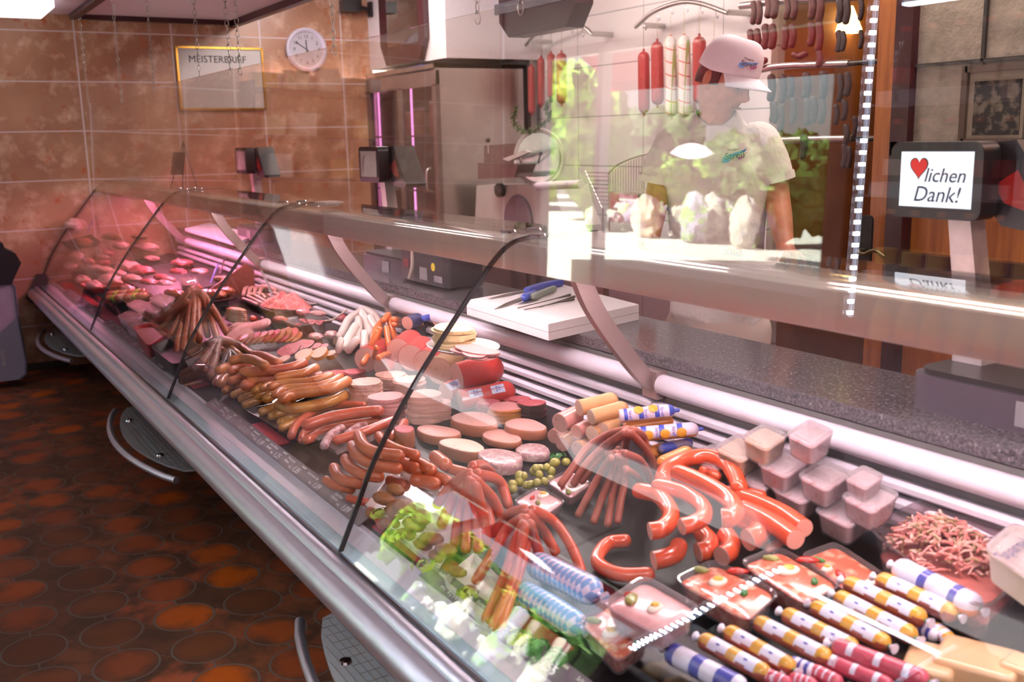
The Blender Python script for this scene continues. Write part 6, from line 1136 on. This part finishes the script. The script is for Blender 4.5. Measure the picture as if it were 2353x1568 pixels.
LO = [(340, 960, 135, 46), (350, 1220, 110, 30), (465, 970, 150, 40), (552, 950, 110, 40), (385, 1230, 115, 32), (445, 1300, 140, 34), (577, 1210, 140, 36), (722, 930, 130, 46), (735, 1220, 140, 46), (800, 1200, 140, 42), (905, 930, 150, 46), (890, 1210, 140, 40), (1090, 960, 155, 34), (1170, 920, 125, 38), (1048, 1250, 110, 30), (1135, 1200, 110, 34), (1155, 1470, 110, 34), (690, 1600, 130, 40), (1140, 1700, 130, 36), (1190, 1720, 120, 30), (1250, 1380, 110, 30)]
for a, b, hh, hw in LO: smk(a, b, hh, hw, SMD, 'dark smoked sausage hanging from the middle bar in the passage' if a < 1000 else 'dark smoked sausage hanging beside the door frame', 'smoked sausages on the middle bar' if a < 1000 else 'smoked sausages by the door frame')
lp = thing('passage_lamp', 'warm glowing lamp in the smokehouse passage', 'lamp', at(1950, 60, y=4.6)); c = at(1950, 58, y=4.6); MB().lathe([(.02, .10), (.07, -.02), (.075, -.04)], c, 24).build('shade', emis('warm_lamp', 'ffdd8c', 6.0), lp); MB().tube([c+Vector((0, 0, .10)), Vector((c.x, c.y, 2.63))], .006, 6).build('cord', BLACKP, lp)
c = Vector((-3.5, 4.9, 2.3)); lp2 = thing('passage_lamp', 'warm tube lamp high in the smokehouse passage', 'lamp', c); MB().box(c+Vector((0, 0, .0)), (.7, .08, .05)).build('diffuser', emis('warm_lamp', 'ffdd8c', 6.0), lp2, smooth=False); MB().box(c+Vector((0, 0, .17)), (.02, .02, .3)).build('rod', BLACKP, lp2, smooth=False)
tag(MB().box((-3.55, 5.2, .95), (.9, .3, .1)).box((-3.55, 5.2, .45), (.86, .26, .9)).build('smoke_oven_base', OCHRE, None, smooth=False), 'ochre base unit at the end of the smokehouse passage', 'unit')
# hanging green plant before the tiles
gp = thing('trailing_plant', 'trailing green plant with small leaves before the white tiled wall', 'plant', at(1230, 300, y=3.4)); PLM = mat('dark_leaf', '4c5f34', .5, var=.3); stem = [at(a, b, y=3.4) for a, b in ((1185, 252), (1180, 275), (1200, 300), (1235, 296), (1262, 270), (1255, 245), (1268, 225))]; MB().tube(spline(stem, 5), .004, 6).build('stem', PLM, gp)
rnd = random.Random(5); mb = MB()
for p in spline(stem, 9):
    for q in range(5):
        d = Vector((rnd.gauss(0, 1), rnd.gauss(0, 1), rnd.gauss(0, 1))).normalized(); s = d.cross(Vector((.3, .2, .9))).normalized()*.008; e = p+d*.032; mb.add([p, p+d*.016+s, e, p+d*.016-s], [(0, 1, 2, 3)])
mb.build('leaves', PLM, gp, smooth=False); pot2 = at(1240, 322, y=3.4)
# ================================================================== THE MAN IN WHITE
PO = Vector((-2.65, 2.5, 0)); pe = Vector((CP.x-PO.x, CP.y-PO.y, 0)).normalized()   # towards the camera
px_ = Vector((-pe.y, pe.x, 0)); px_ = px_ if px_.dot(CR) > 0 else -px_
def W(a, b, d=0.0):
    """World point seen at pixel (a, b) in the upright plane through the man that faces the camera, moved d metres away from the camera."""
    n = pe; r = ray(a, b); t = ((PO - n*d) - CP).dot(n)/r.dot(n); return CP + r*t
SKIN = NT('skin'); _v = SKIN.obj(); SKIN.bsdf(SKIN.ramp(SKIN.noise(_v, 25, 3), ((.3, lin('a8664e')), (.7, lin('bd7a5f')))), .5, 0, .4); SKIN = SKIN.m
SHIRT = NT('white_polo_knit'); _v = SHIRT.obj(); SHIRT.bsdf(SHIRT.ramp(SHIRT.noise(_v, 4, 3), ((.3, lin('c6bcb6')), (.7, lin('d8cfca')))), .85, 0, .2, 0, SHIRT.noise(_v, 9, 3), .03); SHIRT = SHIRT.m
CAPM = mat('white_cap_cloth', 'd9cfd6', .8, var=.03); HAIR = mat('dark_hair', '2e221e', .7, var=.3, scale=90); TROU = mat('beige_trouser', 'cfbab0', .85, var=.06, scale=6)
man = thing('person', 'man in a white cap and white polo shirt looking down behind the counter', 'person', (PO.x, PO.y, 0))
ROT = Matrix((px_, -pe, Vector((0, 0, 1)))).transposed()      # local x = image right, local y = away, z = up
def remesh(o, v, sm=6, fac=.5):
    m = o.modifiers.new('skin_over', 'REMESH'); m.mode = 'VOXEL'; m.voxel_size = v; m.use_smooth_shade = True
    s = o.modifiers.new('soften', 'SMOOTH'); s.iterations = sm; s.factor = fac
# --- head: local head frame (x = subject's face right in picture when unturned, -y = face, z up)
HC = W(1664, 185); yaw, pitch, rollh = math.radians(52), math.radians(24), math.radians(4)
HR = ROT @ Matrix.Rotation(yaw, 3, 'Z') @ Matrix.Rotation(pitch, 3, 'X') @ Matrix.Rotation(rollh, 3, 'Y')
def headpt(d):
    x, y, z = d.x*.078, d.y*.098, d.z*.122
    if d.z < 0: k = 1 - .36*(-d.z)**1.3; x *= k; y = y*(1-.12*(-d.z)) - .012*(-d.z)
    f = max(0, -d.y)
    g = lambda cx, cz, sx, sz: math.exp(-((x-cx)/sx)**2 - ((z-cz)/sz)**2)
    if d.y < 0:
        y -= .030*g(0, -.022, .011, .016) + .016*g(0, .006, .009, .022) + .009*g(0, -.032, .017, .008)          # nose
        y += .013*(g(.032, .016, .017, .012) + g(-.032, .016, .017, .012))                                      # eye sockets
        y -= .008*(g(.03, .038, .022, .008) + g(-.03, .038, .022, .008))                                        # brow
        y -= .008*g(0, -.058, .022, .006) + .007*g(0, -.068, .020, .005)                                        # lips
        y += .006*g(0, -.0625, .024, .0025) + .004*g(0, -.083, .02, .008)
        y -= .014*g(0, -.103, .022, .016)                                                                      # chin
        y -= .006*(g(.045, -.02, .02, .02) + g(-.045, -.02, .02, .02))
    return Vector((x, y, z))
body = MB(); NU, NV = 72, 56; vs = []; fs = []
for i in range(NV+1):
    th = PI*i/NV
    for j in range(NU):
        a = 2*PI*j/NU; vs.append(HC + HR @ headpt(Vector((math.sin(th)*math.cos(a), math.sin(th)*math.sin(a), math.cos(th)))))
for i in range(NV):
    for j in range(NU): fs.append((i*NU+j, (i+1)*NU+j, (i+1)*NU+(j+1) % NU, i*NU+(j+1) % NU))
body.add(vs, fs)
def H(x, y, z): return HC + HR @ Vector((x, y, z))
for s in (-1, 1):                                             # ears
    body.ell(H(s*.079, .012, -.005), (.010, .022, .034), HR @ Matrix.Rotation(s*.35, 3, 'Z')); body.ell(H(s*.083, .008, .012), (.008, .014, .014), HR); body.ell(H(s*.081, .004, -.03), (.007, .010, .010), HR)
# --- neck, torso core, arms as tapering chains
def chain(pts, rad, n=16, flat=1.0): c = spline(pts, 6); m = len(c)-1; k = len(rad)-1; rr = [rad[min(int(i/m*k), k-1)]*(1-(i/m*k-min(int(i/m*k), k-1))) + rad[min(int(i/m*k), k-1)+1]*(i/m*k-min(int(i/m*k), k-1)) for i in range(m+1)]; return c, rr
def limb(mb, pts, rad, n=16):
    c, rr = chain(pts, rad); mb.tube(c, rr, n); mb.ell(c[0], (rr[0],)*3); mb.ell(c[-1], (rr[-1],)*3)
limb(body, [H(0, .012, -.07), W(1646, 255, .0), W(1640, 300, .02)], [.055, .058, .066])
def ring(mb, secs, n=36, close=True):
    """secs: (centre, half width, half depth) -> stacked ellipses in the man's frame."""
    vs = []; fs = []
    for c, hw, hd in secs:
        for j in range(n):
            a = 2*PI*j/n; x = math.copysign(abs(math.cos(a))**.85, math.cos(a)); y = math.copysign(abs(math.sin(a))**.85, math.sin(a)); vs.append(c + ROT @ Vector((x*hw, y*hd, 0)))
    m = len(secs)
    for i in range(m-1):
        for j in range(n): fs.append((i*n+j, i*n+(j+1) % n, (i+1)*n+(j+1) % n, (i+1)*n+j))
    fs += [tuple(reversed(range(n))), tuple((m-1)*n+j for j in range(n))]; mb.add(vs, fs)
def c_at(pxv, z, d=0.0):
    p = W(pxv, 400, d); return Vector((p.x, p.y, z))
TORS = [(c_at(1655, .93), .150, .098), (c_at(1652, 1.02), .148, .098), (c_at(1650, 1.12), .150, .102), (c_at(1648, 1.25), .160, .108), (c_at(1647, 1.36), .172, .110), (c_at(1646, 1.43), .168, .098), (c_at(1645, 1.485), .120, .075), (c_at(1643, 1.52), .065, .058)]
ring(body, TORS)
RA = [W(1742, 324, .0), W(1772, 375, .01), W(1782, 432, .0), W(1792, 500, -.07), W(1803, 560, -.15)]; LA = [W(1556, 330, .0), W(1524, 380, .01), W(1516, 432, .0), W(1500, 500, -.08), W(1492, 566, -.17)]
for A in (RA, LA): limb(body, A, [.062, .054, .046, .043, .031])
def hand(mb, wr, dirv, side, s=1.0):
    f = dirv.normalized(); u = Vector((0, 0, 1)); u = (u-f*u.dot(f)).normalized(); r = f.cross(u)*side; pal_ = wr + f*.05
    c, rr = chain([wr-f*.01, wr+f*.03, wr+f*.085], [.027, .034, .034]); mb.tube(c, rr, 14); mb.ell(wr+f*.06, (.036, .036, .03))
    for k, (off, ln) in enumerate(((-.027, .068), (-.009, .078), (.009, .073), (.026, .058))):
        b = wr + f*.082 + r*off; mb.sausage([b, b+f*ln*.45-u*.006, b+f*ln*.75-u*.022, b+f*ln*.85-u*.045], .0088, 10)
    b = wr + f*.03 - r*.034; mb.sausage([b+r*.012, b-r*.018+f*.018-u*.006, b-r*.026+f*.046-u*.014], .0105, 10)
hand(body, RA[-1], (RA[-1]-RA[-2])+Vector((0, 0, -.03)), 1); hand(body, LA[-1], (LA[-1]-LA[-2])+Vector((0, 0, -.03)), -1)
bo = body.build('body', SKIN, man, ang=180); remesh(bo, .0055, 3)
for s in (-1, 1):                                             # eyes, looking down: white, iris and lid line
    e = MB().ell(H(s*.031, -.079, .010), (.012, .010, .008), HR).build('eye', mat('eye_white', 'cfc0b8', .3), bo, ang=180); MB().ell(H(s*.031+.002, -.087, .006), (.0055, .004, .0055), HR).build('iris', mat('iris_dark', '2a1e1a', .2), bo, ang=180)
    MB().sausage([H(s*.046, -.083, .034), H(s*.032, -.092, .038), H(s*.014, -.094, .034)], .0035, 8).build('eyebrow', HAIR, bo, ang=180)
MB().sausage([H(-.022, -.092, -.0625), H(0, -.101, -.061), H(.022, -.092, -.0625)], .0035, 8).build('mouth', mat('lips', '8f4a42', .5), bo, ang=180)
# --- hair below the cap
hr = MB()
def hf(u, v):
    a = PI*1.22*(u-.5) + PI/2; z = .062 - .10*v*(1-.28*abs(2*u-1)**2); q = math.sqrt(max(.05, 1-(z/.122)**2)); return H(.081*q*math.cos(a), .102*q*math.sin(a), z)
hr.grid(hf, 30, 8); ho = hr.build('hair', HAIR, bo, ang=180); sd = ho.modifiers.new('thick', 'SOLIDIFY'); sd.thickness = .008; sd.offset = 0
# --- cap with a visor and logo
cp_ = MB(); vs = []; fs = []; n = 48; L_ = 12
for i in range(L_+1):
    t = i/L_; z = .028 + .118*math.sin(t*PI/2); q = math.cos(t*PI/2)**.62
    for j in range(n):
        a = 2*PI*j/n; fr_ = max(0, -math.sin(a)); vs.append(H(.0865*q*math.cos(a), .108*q*math.sin(a) - .004*fr_*(1-t), z + .020*fr_*(1-t) + .014*fr_*math.sin(t*PI)))
for i in range(L_):
    for j in range(n): fs.append((i*n+j, i*n+(j+1) % n, (i+1)*n+(j+1) % n, (i+1)*n+j))
cp_.add(vs, fs); cap = cp_.build('cap', CAPM, man, ang=180); sd = cap.modifiers.new('thick', 'SOLIDIFY'); sd.thickness = .004; sd.offset = 1
vz = MB(); vz.grid(lambda u, v: H(.080*math.sin((u-.5)*2.55)*(1+.12*v), -.108*math.cos((u-.5)*2.55*.92) - v*.078*math.cos((u-.5)*2.2), .049 - .018*v - .030*(2*(u-.5))**2*(.4+v*.6)), 28, 8); vo = vz.build('visor', CAPM, cap, ang=180); sd = vo.modifiers.new('thick', 'SOLIDIFY'); sd.thickness = .005; sd.offset = 0
MB().ell(H(0, 0, .148), (.009, .009, .004), HR).build('button', CAPM, cap, ang=180)
BLU = mat('logo_blue', '3f86c4', .6); PNK = mat('logo_pink', 'c05aa8', .6); INKD = mat('black_ink', '231f22', .6)
def logo(parent, M, s):
    # brush mark in blue and pink with the shop lettering and a tiny line above
    q = lambda x, y, z=0: M @ Vector((x*s, y*s, z))
    MB().prism([q(-.5, -.22), q(-.42, -.02), q(-.2, .06), q(.1, .10), q(.5, .2), q(.42, .08), q(.1, -.02), q(-.1, -.08), q(-.25, -.24)], (M @ Vector((0, 0, .0006)))-(M @ Vector((0, 0, 0)))).build('logo_blue', BLU, parent, smooth=False)
    MB().prism([q(.12, -.14), q(.3, -.04), q(.5, .06), q(.34, -.12), q(.18, -.2)], (M @ Vector((0, 0, .0006)))-(M @ Vector((0, 0, 0)))).build('logo_pink', PNK, parent, smooth=False)
    text('lettering', 'Streß', parent, M @ Matrix.Translation((.02*s, -.02*s, .0012)), .36*s, INKD, .0003); text('lettering', 'Metzgerei', parent, M @ Matrix.Translation((0, .22*s, .0012)), .12*s, INKD, .0003)
lc = H(-.045, -.098, .088); nrm = (HR @ Vector((-.40, -.76, .5))).normalized(); ex = (HR @ Vector((.88, -.47, 0))).normalized(); logo(cap, basis(lc+nrm*.004, ex, nrm.cross(ex)), .075)
# --- polo shirt over the torso with sleeves, collar, placket
sh_ = MB(); INF = .014
ring(sh_, [(c_at(1655, .80), .172, .118), (c_at(1654, .90), .168, .118)] + [(c, hw+INF, hd+INF) for c, hw, hd in TORS[1:6]] + [(c_at(1646, 1.465), .158, .094), (c_at(1645, 1.497), .118, .084), (c_at(1644, 1.525), .075, .07)])
for A, pxs in ((RA, [(1741, 327), (1764, 376), (1776, 420)]), (LA, [(1556, 331), (1530, 379), (1517, 421)])):
    c, rr = chain([W(a, b, .005) for a, b in pxs], [.077, .076, .074]); sh_.tube(c, rr, 20); sh_.ell(c[0], (.078, .078, .072))
so_ = sh_.build('polo_shirt', SHIRT, man, ang=180); remesh(so_, .009, 5)
for pxs in ([(1774, 402), (1778, 419)], [(1516, 405), (1513, 421)]): MB().tube([W(*pxs[0], .005), W(*pxs[1], .005)], .0755, 24, caps=False).build('sleeve_hem', SHIRT, so_, ang=180)
col = MB()
def cf(u, v):
    a = -PI/2 + .30 + (2*PI-.60)*u; z = 1.572 - .062*v + .018*math.sin(a) - .035*max(0, -math.sin(a))**2; rx = .068+.046*v; ry = .066+.044*v; c = c_at(1642, z, .005); return c + ROT @ Vector((rx*math.cos(a), ry*math.sin(a), 0))
col.grid(cf, 40, 5); co_ = col.build('collar', SHIRT, so_, ang=180); sd = co_.modifiers.new('thick', 'SOLIDIFY'); sd.thickness = .004; sd.offset = 0
vn = [W(1614, 262, -.105), W(1650, 262, -.110), W(1628, 287, -.118)]; MB().prism(vn, pe*.004).build('open_neck_skin', SKIN, bo, smooth=False)
MB().prism([W(1626, 290, -.106), W(1634, 290, -.106), W(1622, 345, -.117), W(1613, 345, -.117)], pe*.004).build('placket', SHIRT, so_, smooth=False)
logo(so_, basis(W(1687, 357, -.122), ROT @ Vector((1, .25, .10)), (0, 0, 1)), .088)
# --- trousers and shoes
tr = MB(); ring(tr, [(c_at(1655, .50, .0), .168, .115), (c_at(1655, .78), .172, .122), (c_at(1655, .90), .164, .115), (c_at(1655, .985), .158, .108)])
for s in (-1, 1):
    b = c_at(1655, 0) + ROT @ Vector((s*.095, 0, 0)); limb(tr, [b+Vector((0, 0, .80)), b+Vector((0, 0, .48)), b+Vector((0, 0, .09))], [.098, .075, .062])
to = tr.build('trousers', TROU, man, ang=180); remesh(to, .012, 4)
for s in (-1, 1):
    b = c_at(1655, .045) + ROT @ Vector((s*.10, -.04, 0)); MB().ell(b, (.048, .13, .045), ROT).build('shoe', mat('white_clog', 'c9c2bc', .5), man, ang=180)
# ================================================================== CUSTOMER SIDE: what the glass mirrors
def vm(px, py, yr):
    n = Vector((0, math.cos(TILT), math.sin(TILT))); p0 = Vector((0, YP, 1.78)); d = ray(px, py); t = (p0-CP).dot(n)/d.dot(n); h = CP+d*t; r = d-n*(2*d.dot(n)); return h + r*((yr-h.y)/r.y)
# drinks cooler beside the photographer
kx0, kx1, ky0, ky1 = -2.21, -1.5, -.80, -.235
ck2 = thing('drinks_cooler', 'tall drinks cooler with LED strip and glass shelves full of bottles', 'cooler', ((kx0+kx1)/2, -.5, 0))
CIN = mat('cooler_lining', '2c2a2c', .5, var=.05)
MB().box(((kx0+kx1)/2, ky0+.02, 1.02), (kx1-kx0, .04, 2.04)).box((kx0+.015, -.52, 1.02), (.03, ky1-ky0, 2.04)).box((kx1-.015, -.52, 1.02), (.03, ky1-ky0, 2.04)).box(((kx0+kx1)/2, -.52, .06), (kx1-kx0, ky1-ky0, .12)).box(((kx0+kx1)/2, -.52, 2.0), (kx1-kx0, ky1-ky0, .08)).build('cabinet', CIN, ck2, smooth=False)
led = MB(); dots = MB()
for x in (kx0+.045, kx1-.045): led.box((x, ky1-.02, 1.47), (.009, .006, .98))  # second strip is added to light the bottles
for k in range(27): dots.box((kx0+.045, ky1-.014, .995+k*.0362), (.012, .006, .012))
MB().box(((kx0+kx1)/2, ky1-.12, 1.953), (.56, .03, .01)).build('added_top_lamp', emis('cooler_fill_lamp', 'e8f0ff', 9.0), ck2, smooth=False)  # lamp added inside the cooler to brighten the bottle labels
ls = led.build('led_strip', emis('led_glow', 'cfe0ff', 3.0), ck2, smooth=False); dots.build('led_dots', emis('led_dot', 'e4eeff', 380.0), ls, smooth=False)
for z in (.865, 1.115, 1.39, 1.665): 
    sf = MB().box(((kx0+kx1)/2, -.50, z-.02), (kx1-kx0-.06, .5, .008)).build('cooler_shelf', glassmat('shelf_glass', 'cfe9e4', 1.5), ck2, smooth=False)
    rl = MB().box(((kx0+kx1)/2-.04, ky1-.032, z-.0), (.44, .004, .05)).build('price_rail', mat('price_rail_blue', '8fa0b0', .25, var=.05), sf, smooth=False)
    for x in (kx0+.10, kx1-.2): MB().box((x, ky1-.028, z), (.055, .002, .044)).build('price_card', mat('price_card', 'd8d3dc', .5, var=.02), rl, smooth=False)
BOTM = mat('dark_bottle', '241a18', .08, var=.1, coat=.6); CLB = glassmat('bottle_clear', 'dfe6e2', 1.45); LRED = mat('label_red', 'b8342c', .4); LWH = mat('label_white', 'd8d2cc', .4); LYE = mat('label_yellow', 'c9b05a', .4); LOR = mat('label_orange', 'd9822a', .4); JUI = mat('orange_drink', 'b98a1e', .15, var=.1)
def bottle(x, y, z, h, m, lab, cap, label, txt=None, group=None):
    t = thing('drink_bottle', label, 'bottle', (x, y, z), group); r = .031
    MB().lathe([(r*.8, 0), (r, .008), (r, h*.52), (r*.96, h*.60), (r*.45, h*.84), (r*.38, h*.93), (r*.38, h)], (x, y, z), 18).build('body', m, t)
    MB().lathe([(r*1.015, h*.24), (r*1.015, h*.46)], (x, y, z), 18).build('label_band', lab, t); MB().lathe([(r*.45, h*.93), (r*.45, h*1.0)], (x, y, z), 14).build('cap', cap, t)
    if txt: text('lettering', txt, t, basis((x, y+r*1.03, z+h*.35), (-1, 0, 0), (0, 0, 1)), .024, LWH, .0004)
    return t
for s, z in enumerate((1.67, 1.395, 1.12, .87)):
    for k in range(6):
        x = kx0+.12+k*.092; lab = (LWH, LRED, LYE, LOR)[s] if k else (LRED, LWH, LYE, LYE)[s]
        bottle(x, ky1-.075, z-.015, .225, (BOTM, CLB, CLB, JUI)[s] if k != 5 else JUI, lab, (LRED, LRED, LOR, LOR)[s], f'drink bottle on the {ORD[s]} cooler shelf from the top, {ORD[k]} from the LED strip', ('Cola', None, None, 'Fanta')[s] if k in (1, 3, 4) else None, 'bottles in the drinks cooler')
ul = thing('ceiling_fill_light', 'added unseen white light trough on top of the red-brown wall shelf', 'lamp', (XW+.12, -.42, 2.0))  # unseen light added to brighten the ceiling
MB().box((XW+.07, -.42, 1.965), (.14, 1.0, .012)).box((XW+.142, -.42, 2.01), (.008, 1.0, .10)).build('trough', WHITEP, ul, smooth=False); MB().box((XW+.07, -.42, 1.985), (.05, .9, .02)).build('tube', emis('ceiling_fill_tube', 'fff2f8', 22.0), ul, smooth=False)
# shelf with packed goods on the marble wall, left of the picture
sh = thing('wall_shelf', 'red-brown wooden wall shelf with packed goods, mirrored in the acrylic screen', 'shelf', (XW+.15, -.42, .0))
for z in (1.93, 1.60, 1.30): MB().box((XW+.14, -.42, z), (.28, 1.1, .025)).build('board', REDW, sh, smooth=False)
for y in (-.96, .12): MB().box((XW+.14, y, 1.515), (.28, .025, .95)).build('side_panel', REDW, sh, smooth=False)
cpd = MB().box((XW+.2, -.80, .52), (.4, .9, 1.02)).build('low_cupboard', mat('mauve_cupboard', '6a5c66', .4), None, smooth=False); tag(cpd, 'mauve-grey low cupboard under the wall shelf', 'cupboard')
PK = [mat('pack_straw', 'b5893f', .4, var=.15, scale=12), mat('pack_paper', 'b8a98c', .5, var=.1), mat('pack_white', 'c9bfba', .5, var=.1), mat('pack_brown', '7a5230', .5, var=.15)]
for s, (z, n) in enumerate(((1.9425, 4), (1.6125, 4), (1.3125, 3))):
    for k in range(n):
        y = .0-.24*k-.05*s; hh = .11+.03*((k+s) % 3); b = MB().prism([Vector((XW+.13+q.x, y+q.y, z)) for q in rrect(0, 0, .14, .19, .03, 0)], (0, 0, hh)).build('goods_packet', PK[(k+s) % 4], None); tag(b, f'packet of dry goods on the {("top", "middle", "lowest")[s]} shelf board, {ORD[k]} from the counter', 'packet', 'packets on the wall shelf')
# quilted grey bag standing by the marble wall
bg = thing('padded_bag', 'upright padded grey-lilac bag with zip edge and black flap at the marble wall', 'bag', (-6.95, .30, 0))
def bagpt(y, z): return Vector((-7.05, y, z))
yr_ = at(45, 700, x=-7.05).y; yb_ = at(58, 830, x=-7.05).y; zt_ = at(20, 640, x=-7.05).z
prof = [(-.25, .05), (yb_-.05, .05), (yb_-.01, .08), (yb_, .16), (yb_-.015, .4), (yr_-.02, zt_-.05), (yr_-.05, zt_), (-.25, zt_)]
MB().prism([(-7.15, a, b) for a, b in prof], (.16, 0, 0)).build('body', mat('grey_lilac_fabric', '8d8494', .7, var=.06, scale=60, bump=.001), bg, ang=30)
MB().tube([(-6.985, a, b) for a, b in prof[1:7]], .008, 8).build('zip_edge', mat('zip', '5a5460', .5, .4), bg)
MB().prism([(-7.2, a, b) for a, b in ((-.3, zt_-.02), (yr_-.04, zt_-.03), (yr_+.03, zt_+.10), (yr_+.005, zt_+.16), (yr_-.05, zt_+.19), (yr_-.06, zt_+.23), (-.3, zt_+.25))], (.24, 0, 0)).build('black_flap', mat('black_fabric', '0c0b0d', .9, var=.1), bg, ang=30)
text('brand_print', 'wero', bg, basis((-6.986, yb_-.13, .2), (0, 0, 1), (0, -1, 0)), .05, mat('print_pale', 'b8a8a8', .6))
MB().box((-7.07, -.05, .025), (.2, .5, .05)).build('foot', BLACKP, bg, smooth=False)
# pendant lamps of the sales room (mirrored in the screens)
def pendant(p, label, sh=None):
    t = thing('pendant_lamp', label, 'lamp', p, 'pendant lamps'); MB().lathe([(.02, .05), (.07, .035), (.11, 0), (.07, -.02), (.02, -.03)], p, 28).build('glass_shade', sh or emis('opal_shade', 'fff0f4', 5.0), t); MB().tube([p+Vector((0, 0, .07)), Vector((p.x, p.y, 2.36))], .006, 6).build('cord', BLACKP, t)
q = vm(1590, 352, -1.15); pendant(Vector((q.x, q.y, q.z)), 'opal pendant lamp mirrored on the white polo shirt')
# outside
GZ = .62; GR = struct('road_outside', MB().box((-5, -8.5, -.12), (40, 12.2, .1)).box((-5, -8.6, .30), (40, 11.6, .64)), mat('pale_road', 'cac6c0', .9, var=.08, scale=3), smooth=False)
GRASS = NT('leaf_green'); _v = GRASS.obj(); _f = GRASS.noise(_v, 9, 5, .7); GRASS.bsdf(GRASS.ramp(_f, ((.3, lin('27451a')), (.5, lin('5f8a2c')), (.66, lin('a3bb4a')))), .6, 0, .2); GRASS = GRASS.m
DKG = NT('leaf_dark'); _v = DKG.obj(); _f = DKG.noise(_v, 8, 5, .7); DKG.bsdf(DKG.ramp(_f, ((.3, lin('1d3317')), (.55, lin('3e5d2b')), (.7, lin('6b8446')))), .6, 0, .2); DKG = DKG.m
ROCK = mat('pale_rock', 'b9b2a6', .9, var=.25, scale=4, col2='8f8a94', thr=(.45, .6)); LAV = mat('lavender', '8f8aa0', .8, var=.3, scale=12, col2='7c9a5a', thr=(.48, .56))
def bush(c, r, m, label, seed, cat='bush', name='garden_bush'):
    mb = MB(); top = c.z+r[2]; r = (r[0], r[1], (top-GZ)/2); c = Vector((c.x, c.y, (top+GZ)/2))
    rnd = random.Random(seed)
    for k in range(9):
        d = Vector((rnd.uniform(-1, 1), rnd.uniform(-1, 1), rnd.uniform(-.3, 1))); s = rnd.uniform(.45, .7)
        mb.ell(Vector(c)+Vector((d.x*r[0]*.55, d.y*r[1]*.55, d.z*r[2]*.5)), (r[0]*s, r[1]*s, r[2]*s), None, 0, 26, 18, .45, seed+k, 4.5)
    return tag(mb.build(name, m, None), label, cat)
def bush_px(px, py, yr, wpx, hpx, m, label, seed):
    c = vm(px, py, yr); d = depth(Vector((c.x, 2*YP-yr, c.z))); bush(c, (wpx*.5*d/FPX, .8, hpx*.5*d/FPX), m, label, seed)
bush_px(1310, 300, -6.6, 260, 280, GRASS, 'large sunlit yellow-green garden bush outside the window', 3); bush_px(1130, 400, -7.5, 300, 420, DKG, 'tall dark green bush at the side of the garden', 5)
bush_px(1560, 400, -8.2, 260, 120, GRASS, 'low green bush in the middle of the garden', 7); bush_px(1850, 390, -6.2, 210, 180, DKG, 'dark green bush near the window edge', 9); bush_px(1700, 370, -9.0, 260, 120, DKG, 'greyish green bush behind the lavender', 11)
bush_px(1000, 300, -9.0, 300, 500, DKG, 'high hedge tree at the far end of the garden', 13); bush_px(1450, 330, -9.6, 300, 160, DKG, 'hazy bush far behind the road', 15)
for k in range(12):
    px = 1370+38*k; py = 490+14*math.sin(k*1.7)-2.2*k; c = vm(px, py, -5.3-.34*(k % 3)); hz = max(.1, (c.z+.12-GZ)/2); c.z = hz+GZ-.02
    o = MB().ell((c.x, c.y, c.z), (.13+.03*(k % 4), .14, hz), None, 0, 22, 16, .3, k*1.9, 3).build('garden_rock' if k % 2 else 'lavender_bush', ROCK if k % 2 else LAV, None); tag(o, ('pale rock in the row along the road outside' if k % 2 else 'lavender clump between the rocks outside'), 'rock' if k % 2 else 'lavender', 'rocks and lavender outside')
aw = thing('window_awning', 'red fabric awning over the shop window outside', 'awning', (-5.5, -2.9, 1.8))
AZ = vm(1650, 190, -3.3).z; t_ = NT('red_awning_fabric'); _d = t_.n('ShaderNodeBsdfDiffuse'); _d.inputs[0].default_value = (*lin('b8384c'), 1); _tr = t_.n('ShaderNodeBsdfTranslucent'); _tr.inputs[0].default_value = (*lin('c8506a'), 1); _m = t_.n('ShaderNodeMixShader'); _m.inputs[0].default_value = .5; t_.l(_d.outputs[0], _m.inputs[1]); t_.l(_tr.outputs[0], _m.inputs[2]); t_.l(_m.outputs[0], t_.out.inputs[0])
MB().prism([(-7.6, -2.36, 2.8), (-7.6, -3.3, AZ+.08), (-7.6, -3.3, AZ+.075), (-7.6, -2.36, 2.79)], (4.2, 0, 0)).build('canopy_cloth', t_.m, aw, smooth=False); MB().box((-5.5, -3.3, AZ+.06), (4.2, .006, .13)).build('valance', t_.m, aw, smooth=False)
# ------------------------------------------------------------------ daylight
w = bpy.data.worlds.new('sky'); sc.world = w; w.use_nodes = True; nt = w.node_tree; nt.nodes.clear()
sky = nt.nodes.new('ShaderNodeTexSky'); sky.sky_type = 'HOSEK_WILKIE'; sky.turbidity = 8.0; sky.ground_albedo = .4; sky.sun_direction = (-.35, .55, .75)
bg_ = nt.nodes.new('ShaderNodeBackground'); bg_.inputs[1].default_value = 7.5; ow = nt.nodes.new('ShaderNodeOutputWorld'); nt.links.new(sky.outputs[0], bg_.inputs[0]); nt.links.new(bg_.outputs[0], ow.inputs[0])
sl = bpy.data.lights.new('sun', 'SUN'); sl.energy = 45.0; sl.angle = .01; sl.color = (1, .96, .88); so = bpy.data.objects.new('sun', sl); COL.objects.link(so); so.rotation_euler = Vector((-.3, .75, .75)).to_track_quat('Z', 'Y').to_euler()
sc.view_settings.view_transform = 'Standard'; sc.view_settings.look = 'None'; sc.view_settings.gamma = 1.0; sc.view_settings.exposure = 0.85; sc.view_settings.use_curve_mapping = False
cy_ = sc.cycles; cy_.max_bounces = 10; cy_.transparent_max_bounces = 40; cy_.diffuse_bounces = 3; cy_.glossy_bounces = 5; cy_.use_denoising = True; cy_.caustics_reflective = False; cy_.caustics_refractive = False; cy_.sample_clamp_indirect = 6.0
